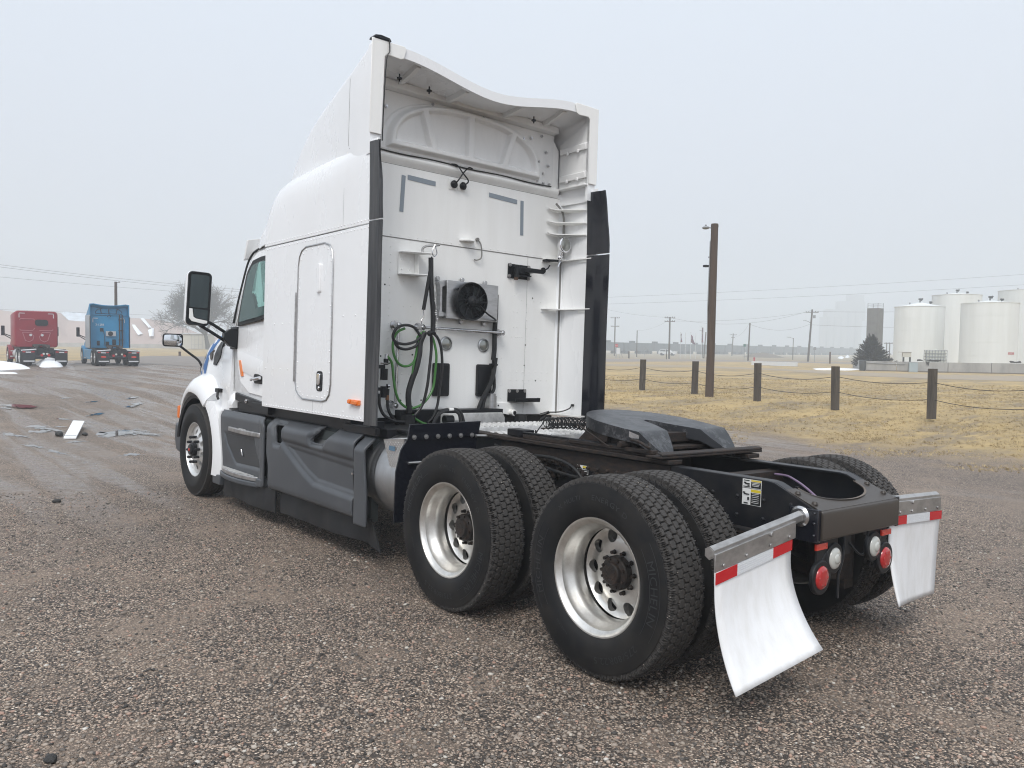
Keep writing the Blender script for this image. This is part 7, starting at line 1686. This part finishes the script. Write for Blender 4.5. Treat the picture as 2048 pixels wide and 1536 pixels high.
# ---- evergreen at the end of the wall
mat('conifer', (.030, .032, .027), .9, noise=(3, (.060, .050, .040), 1, V))
def evergreen(px, dist, label):
    x, y = gp(px, dist); e_ = empty('evergreen_tree', (x, y, 0)); tag(e_, label, 'tree'); rr = random.Random(9)
    B = MB(); B.tube([(0, 0, 0), (0, 0, 2.6)], .10, 7); B.build('trunk', 'bark', e_); B = MB()
    axis_r = Vector((_r.x, _r.y, 0)).normalized(); H = up_(1742, 672, dist)
    for k in range(330):
        t_ = rr.random()**1.15; z = .25+t_*(H-.5); az = rr.uniform(0, 6.28); d = Vector((math.cos(az), math.sin(az), 0)); side_ = d.dot(axis_r); sprd = (2.0 if side_ > 0 else 1.75)*(1-t_)**.85+.18
        tip = d*sprd*rr.uniform(.75, 1.08)+Vector((0, 0, z+.35*rr.random()+.15)); root_ = Vector((0, 0, z-.25)); cen = axis_r*(-.12*t_+.1)
        # drooping-then-rising plume made of small leaf sprays
        n = 16
        for j in range(n):
            u_ = .25+.75*j/n; p = root_.lerp(tip, u_)+Vector((0, 0, -.12*math.sin(u_*3.1)))+cen; s_ = .17*(1-.62*u_)+.05
            for q_ in range(3):
                dv = Vector((rr.uniform(-1, 1), rr.uniform(-1, 1), rr.uniform(-.6, 1))).normalized()*s_; dv += (tip-root_).normalized()*s_*.9; w2 = dv.cross(Vector((rr.uniform(-1, 1), rr.uniform(-1, 1), rr.uniform(-1, 1)))).normalized()*s_*.28
                B.add([p-w2, p+w2, p+dv], [(0, 1, 2)])
    B.build('crown', 'conifer', e_, smooth=False)
evergreen(1742, 76, 'dark spreading evergreen with ragged upswept branches at the left end of the concrete wall')

# ---- concrete wall with kit
mat('concrete', (.36, .355, .34), .85, noise=(1.1, (.23, .225, .22), 1, (1, 1, .35)), bump=(6, .3), bumpd=.01)
a, b_ = G(1732, 741.5), G(2048, 748.5); dv = (b_-a); b2 = a+dv*1.4; L_ = dv.length; yawW = math.atan2(dv.y, dv.x)
wl = empty('concrete_wall', (a.x, a.y, 0)); wl.rotation_euler = (0, 0, yawW); tag(wl, 'low grey concrete containment wall in front of the white tanks', 'wall')
B = MB(); xx = 0
for k, (x0, x1) in enumerate(((0, .20*L_), (.205*L_, .53*L_), (.533*L_, .80*L_), (.803*L_, 1.4*L_))): B.box((x0, 0, -.1), (x1, .25, .845+.02*(k == 3)))
B.build('wall_panels', 'concrete', wl, bev=.01)
B = MB(); B.box((0, -.06, 0), (1.4*L_, 0, .08)); B.build('footing', 'earth', wl)
B = MB(); B.box((0, .25, -.1), (.25, 12, .84)); B.build('side_wall', 'concrete', wl)
def onwall(px): 
    # distance along wall for a pixel column
    d = ray(px, 735); A_ = Vector((dv.x, dv.y)).normalized(); den = A_.x*d.y-A_.y*d.x; return ((CAM.x-a.x)*d.y-(CAM.y-a.y)*d.x)/den
def wallpt(px, off, z=0): s_ = onwall(px); u_ = Vector((math.cos(yawW), math.sin(yawW), 0)); n_2 = Vector((-math.sin(yawW), math.cos(yawW), 0)); return Vector((a.x, a.y, z))+u_*s_+n_2*off
mat('cabinet', (.34, .40, .42), .5); mat('bin', (.05, .055, .058), .6)
sgn = -1
p0, p1 = wallpt(1817, 0), wallpt(1834, 0); w_ = (p1-p0).length; B = MB(); B.box((0, -.38, 0), (w_, -.03, .76)); B.box((.02, -.385, .03), (w_/2-.01, -.38, .73)); B.box((w_/2+.01, -.385, .03), (w_-.02, -.38, .73)); B.box((-.02, -.4, .76), (w_+.02, -.02, .79)); o = B.build('utility_cabinet', 'cabinet', loc=p0, bev=.006); o.rotation_euler = (0, 0, yawW); tag(o, 'pale blue metal cabinet standing against the front of the concrete wall', 'cabinet')
p0 = P(1725, 733, 69); e_ = empty('trash_bin', (p0.x, p0.y, 0)); tag(e_, 'dark grey trash barrel at the left end of the concrete wall', 'trash bin'); B = MB(); B.lathe([(.24, 0), (.27, .3), (.29, .82), (.28, .84), (.26, .83)], (0, 0, 0), 'Z', 20); B.build('bin_body', 'bin', e_); B = MB(); B.lathe([(.30, .84), (.30, .87), (.2, .90), (.02, .91)], (0, 0, 0), 'Z', 20); B.build('bin_lid', 'bin', e_)
p0, p1 = wallpt(1804, .9), wallpt(1825, .9); w_ = (p1-p0).length; e_ = empty('control_box', (p0.x, p0.y, 0)); e_.rotation_euler = (0, 0, yawW); tag(e_, 'beige control box on four legs behind the concrete wall', 'control box'); zb, zt_ = P(1815, 714, 71).z, P(1815, 705, 71).z
B = MB(); B.box((.15, 0, zb), (w_, .5, zt_)); B.build('box_body', 'cream', e_); B = MB(); B.box((-.15, -.05, zt_), (w_+.03, .55, zt_+.04)); B.build('box_lid', 'bunker_wall', e_)
for k, (x, y) in enumerate(((.25, .05), (w_-.05, .05), (.25, .45), (w_-.05, .45))): B = MB(); B.box((x-.04, y-.04, 0), (x+.04, y+.04, zb)); B.build('leg', 'wagon_dark', e_)
# liquid tote in its cage
p0, p1 = wallpt(1859, 1.6), wallpt(1901, 1.6); w_ = (p1-p0).length; e_ = empty('liquid_tote', (p0.x, p0.y, 0)); e_.rotation_euler = (0, 0, yawW); tag(e_, 'white plastic liquid tote in a metal cage behind the concrete wall', 'tote'); zt_ = P(1880, 701, 71).z
mat('tote_plastic', (.60, .62, .56), .5)
B = MB(); B.box((.06, .06, .5), (w_-.06, 1.1, zt_-.05)); B.cyl((w_/2, .5, zt_-.05), (w_/2, .5, zt_+.12), .1, 12); B.build('container', 'tote_plastic', e_, bev=.05)
B = MB()
for k in range(8): x = w_*k/7; B.cyl((x, 0, .4), (x, 0, zt_), .025, 6); B.cyl((x, 1.15, .4), (x, 1.15, zt_), .025, 6)
for k in range(6): z = .5+(zt_-.5)*k/5; B.cyl((0, 0, z), (w_, 0, z), .025, 6); B.cyl((0, 0, z), (0, 1.15, z), .025, 6); B.cyl((w_, 0, z), (w_, 1.15, z), .025, 6)
B.build('cage', 'galv_far', e_); B = MB(); B.box((0, 0, 0), (w_, 1.15, .12)); B.box((0, 0, .12), (.2, 1.15, .4)); B.box((w_-.2, 0, .12), (w_, 1.15, .4)); B.build('pallet', 'wagon_dark', e_)
def hoseheap(px, label, wid, seed):
    c = wallpt(px, .12, .86); rr = random.Random(seed); B = MB(); u_ = Vector((math.cos(yawW), math.sin(yawW), 0)); pts = [c+u_*(wid*(.5-.0)*math.cos(k*.9)*(.4+.6*rr.random()))+Vector((0, 0, .05+.13*abs(math.sin(k*1.7))*rr.random()+.03)) for k in range(16)]; B.tube(pts, .045, 7, smooth=4); o = B.build('rubber_hose', 'cable'); tag(o, label, 'hose')
hoseheap(1867, 'black hose lying on the wall top in front of the tote', 1.3, 3); hoseheap(2033, 'black hose heap on the wall at the right edge of the picture', 1.0, 4); hoseheap(1840, 'small black hose coil on the wall right of the control box', .45, 6)
B = MB(); c = wallpt(1855, -.02, .55); B.prism([(-.12, .85), (.14, .85), (.08, .60), (.03, .45), (-.01, .7), (-.06, .55)], 'Y', -.03, -.01); o = B.build('hanging_rag', 'cable', loc=wallpt(1855, 0, 0)); o.rotation_euler = (0, 0, yawW); tag(o, 'dark torn strip hanging over the front of the concrete wall', 'rag')
# pipe on wall face
B = MB(); p0, p1 = onwall(1733), onwall(1810); B.tube([(p0, -.05, .70), (p1-.3, -.05, .62), (p1-.05, -.05, .68), (p1, -.05, .85)], .03, 6, smooth=3); B.build('wall_pipe', 'galv_far', wl)

# ---- storage tanks
mat('tank_white', (.74, .765, .76), .5, noise=(.5, (.60, .62, .60), .7, (1.6, 1.6, .12)))
def tank(px0, px1, pyt, dist, label, text=None, cone=.5, fit=True):
    c = P((px0+px1)/2, 700, dist); r_ = (px1-px0)/2/FPX*dist; zt_ = P((px0+px1)/2, pyt, dist).z; e_ = empty('storage_tank', (c.x, c.y, 0)); tag(e_, label, 'storage tank', 'white storage tanks'); e_.rotation_euler = (0, 0, YAW)
    B = MB(); B.lathe([(r_, 0), (r_, zt_)], (0, 0, 0), 'Z', 72, False); 
    for k in range(1, 5): z = zt_*k/5; B.lathe([(r_, z-.008), (r_+.012, z-.004), (r_+.012, z+.004), (r_, z+.008)], (0, 0, 0), 'Z', 72, False)
    B.lathe([(r_, zt_-.06), (r_+.05, zt_-.06), (r_+.05, zt_), (r_, zt_)], (0, 0, 0), 'Z', 72, False); B.build('tank_shell', 'tank_white', e_)
    B = MB(); B.lathe([(r_, zt_), (r_*.5, zt_+cone*.5), (.3, zt_+cone), (.02, zt_+cone+.02)], (0, 0, 0), 'Z', 48); B.build('tank_roof', 'tank_white', e_)
    for yo, k in ((0, 1), (-r_*.45, .7), (r_*.45, .2)):
        B = MB(); z0 = zt_+cone*(1-abs(yo)/r_); B.cyl((0, yo, z0-.1), (0, yo, z0+.35*k+.15), .07, 8); B.box((-.14, yo-.22*k, z0+.22*k+.1), (.14, yo+.12*k, z0+.40*k+.1)); B.cyl((0, yo-.3*k, z0+.5*k), (0, yo-.15*k, z0+.25*k), .09, 8); B.build('vent_pipe', 'wagon_dark' if k > .5 else 'galv_far', e_)
    if text:
        B = MB(); ang0 = math.pi+math.asin(text[1]); w2, h2, z0 = text[2], text[3], text[4]; vs = []; n = 12
        for i in range(n+1):
            A_ = ang0+(i/n-.5)*w2/r_
            for z in (z0-.03, z0+h2+.03): vs.append(((r_+.015)*math.cos(A_), (r_+.015)*math.sin(A_), z))
        B.add(vs, [(2*i, 2*i+2, 2*i+3, 2*i+1) for i in range(n)]); sg_ = B.build('warning_sign', 'sign_red', e_)
        tv, tf = text_geo(text[0], h2); mxw = max(v[0] for v in tv); B = MB(); vs = []
        for v in tv:
            A_ = ang0-(v[0]/mxw-.5)*w2*.92/r_; vs.append(((r_+.02)*math.cos(A_), (r_+.02)*math.sin(A_), z0+.01+v[1]*1.1))
        B.add(vs, tf); B.build('sign_text', 'sign_white', sg_, smooth=False)
tank(1791, 1881.5, 614, 95, 'nearest left white storage tank with a low cone roof right of the concrete tower')
tank(1865, 1953.5, 591, 112, 'taller white storage tank behind and between the two front tanks', cone=.3)
tank(1925, 2026.5, 607, 88, 'front white storage tank bearing the small red warning sign', text=('FLAMMABLE', .34, .88, .17, P(1950, 707.5, 86).z), cone=.3)
tank(2000, 2110, 582, 120, 'tallest white storage tank cut off by the right edge of the picture', cone=.3)
# concrete tower with railing
mat('tower_concrete', (.17, .165, .155), .9, noise=(1, (.12, .115, .11), .8, V))
c = P(1748, 700, 112); e_ = empty('concrete_tower', (c.x, c.y, 0)); e_.rotation_euler = (0, 0, YAW+rad(38)); tag(e_, 'narrow grey block tower with railing posts on top left of the tanks', 'tower'); zt_ = P(1748, 617, 112).z
B = MB(); B.box((-.78, -.78, 0), (.78, .78, zt_))
for k in range(1, 22): z = zt_*k/22; B.box((-.788, -.788, z-.015), (.788, .788, z+.015))
B.build('tower_shaft', 'tower_concrete', e_); B = MB()
for x, y in ((-.72, -.72), (.72, -.72), (.72, .72), (-.72, .72)): B.cyl((x, y, zt_), (x, y, zt_+.72), .04, 6)
for z in (zt_+.35, zt_+.62):
    for (x0, y0), (x1, y1) in (((-.72, -.72), (.72, -.72)), ((.72, -.72), (.72, .72)), ((.72, .72), (-.72, .72)), ((-.72, .72), (-.72, -.72))): B.cyl((x0, y0, z), (x1, y1, z), .018, 5)
B.build('railing', 'galv_far', e_)
# grain elevator fading in the fog
mat('elevator_concrete', (.36, .355, .35), .9, noise=(.05, (.22, .215, .21), .6, (1, 1, .2)))
DE = 780; c = P(1685, 700, DE); e_ = empty('grain_elevator', (c.x, c.y, 0)); e_.rotation_euler = (0, 0, YAW); tag(e_, 'huge concrete grain elevator fading into the fog behind the concrete tower', 'grain elevator')
def ew(px): return -(px-1685)/FPX*DE
for i, (px0, px1, pt) in enumerate([(1637+14*k, 1651+14*k, 634 if k < 3 else 622) for k in range(6)]):
    B = MB(); r_ = (px1-px0)/2/FPX*DE; B.lathe([(r_, 0), (r_, P(px0, pt, DE).z)], (0, ew((px0+px1)/2), 0), 'Z', 40); B.build('silo', 'elevator_concrete', e_)
B = MB(); B.box((4, ew(1655), P(1655, 640, DE).z), (14, ew(1732), P(1655, 618, DE).z)); B.build('gallery', 'elevator_concrete', e_); B = MB(); B.box((5, ew(1680), P(1680, 640, DE).z), (15, ew(1732), P(1680, 602, DE).z)); B.box((7, ew(1700), P(1700, 640, DE).z), (14, ew(1731), P(1700, 588, DE).z)); B.build('headhouse', 'elevator_concrete', e_)

# ================================================================== PARKED TRUCKS IN THE BACKGROUND
mat('maroon_paint', (.26, .012, .024), .4, coat=.1, noise=(1.5, (.20, .012, .02), .6, V)); mat('maroon_dark', (.42, .16, .18), .4); mat('blue_truck', (.010, .235, .46), .4, coat=.1, noise=(1.2, (.01, .18, .36), .6, V)); mat('blue_dark', (.006, .04, .09), .5); mat('far_alu', (.55, .55, .55), .4, .6); mat('silver_side', (.40, .44, .47), .4, .3)
def far_wheel(par, x, y, white=True, r_=.51, w_=.27):
    e2 = empty('wheel', (x, y, r_), par); B = MB(); B.lathe([(.30, -w_/2), (.42, -w_/2-.01), (.50, -w_/2+.03), (r_, 0), (.50, w_/2-.03), (.42, w_/2+.01), (.30, w_/2)], (0, 0, 0), 'Y', 28); B.build('tyre', 'tyre_side', e2, ang=50)
    s = 1 if y > 0 else -1; B = MB(); B.lathe([(.30, s*(w_/2+.002)), (.27, s*(w_/2-.03)), (.24, s*(w_/2-.06)), (.10, s*(w_/2-.05)), (.09, s*(w_/2+.04)), (.01, s*(w_/2+.04))], (0, 0, 0), 'Y', 24); B.build('rim', 'far_alu', e2, ang=50)
def far_truck(px, dist, yaw, paint, dark, label, kind):
    x, y = gp(px, dist); t = empty('parked_truck', (x, y, 0)); t.rotation_euler = (0, 0, yaw); tag(t, label, 'truck')
    for X_ in (0, 1.32):
        for yy in (1.08, .745, -.745, -1.08): far_wheel(t, X_, yy)
    L_ = 6.2
    for yy in (1.04, -1.04): far_wheel(t, L_, yy)
    B = MB()
    for s in (1, -1): B.box((-.9, s*.36, .78), (L_+.5, s*.44, 1.02))
    B.box((-.9, -.44, .78), (-.82, .44, 1.0)); B.box((2.3, -.9, .5), (5.4, .9, 1.05)); B.cyl((0, -1, .51), (0, 1, .51), .1, 10); B.cyl((1.32, -1, .51), (1.32, 1, .51), .1, 10); B.build('frame', 'frame_black', t)
    B = MB(); v2, f2 = outline, None; 
    o2 = [(x_, y_) for x_, y_ in outline]; B.loft([[(x_+.1, y_, zt(x_)+.03) for x_, y_ in o2], [(x_+.1, y_, zt(x_)-.06) for x_, y_ in o2]]); B.build('fifth_wheel', 'frame_dirty', t)
    for s in (1, -1):
        B = MB(); B.tube([(-.8, s*.45, 1.0), (-.8, s*1.2, .93)], .035, 6); B.build('mudflap_hanger', 'sign_white', t)
        B = MB(); B.box((-.84, s*.5, .22), (-.82, s*1.16, .92)); fl_ = B.build('mudflap', 'black_rubber', t)
        B = MB(); B.box((-.85, s*.72, .80), (-.843, s*.98, .86)); B.box((-.85, s*.55, .28), (-.843, s*1.1, .345)) ; B.build('flap_band', 'sign_white', fl_)
        B = MB(); B.box((-.85, s*.54, .82), (-.843, s*.70, .88)); B.box((-.85, s*1.0, .82), (-.843, s*1.14, .88)); B.build('reflective_tape', 'sign_red', fl_)
        if kind == 'blue':
            B = MB(); B.prism([(s*.84+.15*math.cos(a_), .58+.055*math.sin(a_)) for a_ in np.linspace(0, 6.28, 21)[:-1]], 'X', -.85, -.843); B.build('oval_badge', 'red_reflector', fl_)
        lampy = s*.18 if kind == 'red' else s*.3
        B = MB(); B.cyl((-.93, lampy, .66), (-.90, lampy, .66), .075, 14); B.build('tail_lamp', 'red_lens', t)
        B = MB(); B.cyl((-.93, lampy*.5 if kind == 'red' else s*.16, .74), (-.90, lampy*.5 if kind == 'red' else s*.16, .74), .06, 14); B.build('reverse_lamp', 'clear_lens', t)
    # cab and sleeper
    x0, x1 = 2.5, 4.5; zr = 3.32 if kind == 'red' else 3.2
    W_ = 1.16; B = MB()
    if kind == 'red':
        secs = [[(x0, y_, z_) for y_, z_ in rrect(-W_+.05, W_-.05, 1.12, zr-.04, .18, 5)], [(x0+.08, y_, z_) for y_, z_ in rrect(-W_, W_, 1.08, zr, .20, 5)], [(x1, y_, z_) for y_, z_ in rrect(-W_, W_, 1.08, zr-.1, .20, 5)], [(x1+.7, y_, z_) for y_, z_ in rrect(-W_+.15, W_-.15, 1.08, zr-.55, .2, 5)]]
        B.loft(secs); B.build('sleeper', paint, t, ang=40)
    else:
        B.loft([[(x0+.4, y_, z_) for y_, z_ in rrect(-W_+.03, W_-.03, 1.10, zr-.02, .05, 5)], [(x1, y_, z_) for y_, z_ in rrect(-W_, W_, 1.08, zr, .1, 5)]]); B.build('sleeper', paint, t, ang=40)
        for s in (1, -1):
            B = MB(); B.box((x0, s*(W_-.03), 1.1), (x1, s*(W_+.004), 3.2)); B.build('side_panel', 'silver_side' if s > 0 else paint, t)
            B = MB(); B.box((x0-.2, s*(W_-.0), 1.1), (x0, s*(W_-.03), 3.1)); B.build('side_extender', 'black_rubber', t)
        B = MB(); n = 12; xs_ = [2.55, 2.8, 3.2, 3.7, 4.2]; zt2 = [3.93, 3.78, 3.6, 3.4, 3.15]
        def sec_(x_, z_, o=0): return [(x_, W_-o, 3.15), (x_, W_-o, z_-.03-o), (x_, W_*.8, z_-o)]+[(x_, W_*.8*(1-2*k/8), z_-o-.10*(1-(1-2*k/8)**2)) for k in range(1, 8)]+[(x_, -W_*.8, z_-o), (x_, -W_+o, z_-.03-o), (x_, -W_+o, 3.15)]
        B.loft([sec_(a_, b2_) for a_, b2_ in zip(xs_, zt2)], False, False); B.loft([sec_(a_, b2_, .05) for a_, b2_ in zip(xs_, zt2)], False, False); B.loft([sec_(2.55, 3.93), sec_(2.55, 3.93, .05)], False, False); B.build('roof_fairing', paint, t)
        B = MB(); B.prism([(-1.1, 3.2), (1.1, 3.2), (1.1, 3.76), (-1.1, 3.76)], 'X', 2.86, 2.9); bk_ = B.build('upper_panel', paint, t)
        B = MB(); arcp = [( .78*math.cos(a_), 3.28+.40*math.sin(a_)**.7) for a_ in np.linspace(.02, math.pi-.02, 25)]; arcp = arcp+[arcp[0]]; B.tube([(2.85, y_, z_) for y_, z_ in arcp], .022, 6)
        for y0_, y1_ in ((.42, .55), (0, 0), (-.42, -.55)): B.tube([(2.85, y0_, 3.28), (2.85, y1_*.9, 3.62)], .03, 6)
        B.build('panel_ridge', dark, bk_)
    B = MB(); B.prism([(4.4, 1.1), (5.4, 1.1), (5.5, 1.8), (5.2, 2.45), (4.4, 2.7)], 'Y', -1.03, 1.03); cb = B.build('cab', paint if kind == 'blue' else 'silver_side', t, bev=.05)
    B = MB(); B.prism([(4.7, 1.9), (5.3, 1.85), (5.1, 2.38), (4.7, 2.45)], 'Y', 1.02, 1.045); B.build('window', 'cab_dark', cb)
    B = MB(); B.prism([(5.3, .6), (7.1, .6), (7.1, 1.2), (6.8, 1.5), (5.3, 1.8)], 'Y', -.95, .95); B.build('hood', paint, t, bev=.12)
    for s in (1, -1):
        B = MB(); B.prism([(L_+.72*math.cos(a_), .5+.72*math.sin(a_)) for a_ in np.linspace(-.1, 3.4, 20)]+[(L_+.58*math.cos(a_), .5+.58*math.sin(a_)) for a_ in np.linspace(3.4, -.1, 20)], 'Y', s*.85, s*1.17); B.build('fender', paint, t)
        B = MB(); B.box((5.2, s*1.40, 1.80), (5.3, s*1.60, 2.42)); mrr = B.build('door_mirror', 'black_plastic', t, bev=.03); B = MB(); B.tube([(5.25, s*1.05, 1.6), (5.25, s*1.45, 1.85)], .03, 6); B.tube([(5.25, s*1.05, 1.75), (5.25, s*1.45, 1.92)], .03, 6); B.build('mirror_arm', 'black_plastic', mrr)
        if kind == 'red': B = MB(); B.cyl((2.3, s*.82, .68), (4.0, s*.82, .68), .31, 24); B.build('fuel_tank', 'far_alu', t); B = MB(); B.box((4.3, s*.9, .45), (5.3, s*1.12, .52)); B.box((4.4, s*.9, .8), (5.2, s*1.1, .86)); B.build('step', 'far_alu', t)
        else: B = MB(); B.box((1.95, s*1.02, .35), (5.45, s*1.15, 1.0)); B.build('side_skirt', paint, t, bev=.03); B = MB(); B.box((4.4, s*1.15, .4), (5.3, s*1.17, .45)); B.build('step', 'far_alu', t)
    xr = x0-.002 if kind == 'red' else 2.898
    B = MB()
    for y0_, y1_, z0_, z1_ in ((.62, .92, zr-.17, zr-.13), (.90, .94, zr-.42, zr-.18), (-.62, -.92, zr-.17, zr-.13), (-.94, -.90, zr-.42, zr-.18)): B.box((xr-.012, y0_, z0_-(.0 if kind == 'red' else .05)), (xr-.008, y1_, z1_-(.0 if kind == 'red' else .05)))
    B.build('reflective_mark', 'sign_white', t)
    if kind == 'red':
        B = MB(); B.prism(rrect(-.62, .08, 2.42, 2.80, .14, 5), 'X', xr-.05, xr); B.build('cooler', 'black_plastic', t, bev=.01)
        B = MB()
        for pts in ([(.9, 2.75), (.85, 2.82), (.15, 2.82), (.1, 2.75)], [(.9, 2.2), (.85, 2.12), (.2, 2.12), (.1, 2.25)], [(-.15, 2.12), (-.8, 2.12), (-.9, 2.2)], [(.75, 2.0), (.30, 2.0), (.15, 1.75), (.2, 1.55), (.4, 1.42), (.6, 1.5), (.75, 2.0)], [(-.75, 2.0), (-.30, 2.0), (-.15, 1.75), (-.2, 1.55), (-.4, 1.42), (-.6, 1.5), (-.75, 2.0)]): B.tube([(xr-.005, a_, b3) for a_, b3 in pts], .022, 6)
        B.build('pressed_ridge', 'maroon_dark', t)
        for yy in (.32, -.30): B = MB(); B.cyl((xr-.03, yy, 1.84), (xr, yy, 1.84), .075, 14); B.build('utility_lamp', 'sign_white', t)
    else:
        B = MB(); B.box((xr-.10, -.40, 1.86), (xr-.01, .18, 2.18)); cc = B.build('cooler', 'far_alu', t); B = MB(); B.cyl((xr-.14, -.08, 2.02), (xr-.10, -.08, 2.02), .15, 18); B.build('fan', 'black_plastic', cc)
        B = MB()
        for yy in (-.62, -.78): B.cyl((xr-.08, yy, 1.1), (xr-.08, yy, 3.25), .035, 8)
        for z in (1.6, 2.2, 2.9): B.box((xr-.1, -.85, z), (xr-.02, -.55, z+.05))
        B.build('vertical_stack', 'frame_dirty', t); B = MB()
        for yy, z, w2, h2 in ((.62, 1.25, .16, .3), (.1, 1.2, .2, .3), (-.3, 1.2, .22, .45), (.42, 2.15, .2, .22)): B.box((xr-.04, yy-w2/2, z), (xr-.008, yy+w2/2, z+h2))
        B.build('rear_equipment', 'black_plastic', t)
        tv, tf = text_geo('3-1288', .20); B = MB(); B.add([(xr-.012, .78-v[0]*.9, 2.52+v[1]) for v in tv], tf); B.build('fleet_number', 'sign_white', t, smooth=False)
        B = MB(); B.tube([(xr-.1, .35, 2.3), (xr-.1, .25, 1.7), (xr-.1, .3, 1.2)], .02, 5, smooth=3); B.tube([(xr-.1, -.12, 3.1), (xr-.12, -.02, 3.2), (xr-.05, .1, 3.12)], .02, 5, smooth=3); B.build('air_hose', 'hose_black', t)
far_truck(86, 47.5, YAW+rad(38), 'maroon_paint', 'maroon_dark', 'maroon red sleeper truck without trailer parked at the far left', 'red')
far_truck(233, 49.5, YAW+rad(35), 'blue_truck', 'blue_dark', 'bright blue sleeper truck without trailer parked beside the maroon one', 'blue')

# ================================================================== FOG
B = MB(); B.box((-60, -900, -6), (620, 120, 66)); hz_ = B.build('haze', 'white_flap', smooth=False); hz_.data.materials.clear()
m = bpy.data.materials.new('haze'); m.use_nodes = True; nt = m.node_tree; nt.nodes.remove(nt.nodes['Principled BSDF']); pv = nt.nodes.new('ShaderNodeVolumePrincipled'); pv.inputs['Color'].default_value = (.89, .95, 1.0, 1); pv.inputs['Density'].default_value = .0025; pv.inputs['Anisotropy'].default_value = 0.0
nt.links.new(pv.outputs[0], nt.nodes['Material Output'].inputs['Volume']); hz_.data.materials.append(m); tag(hz_, 'pale fog over the whole yard', None, None, 'stuff')
for o in protos: bpy.data.objects.remove(o)
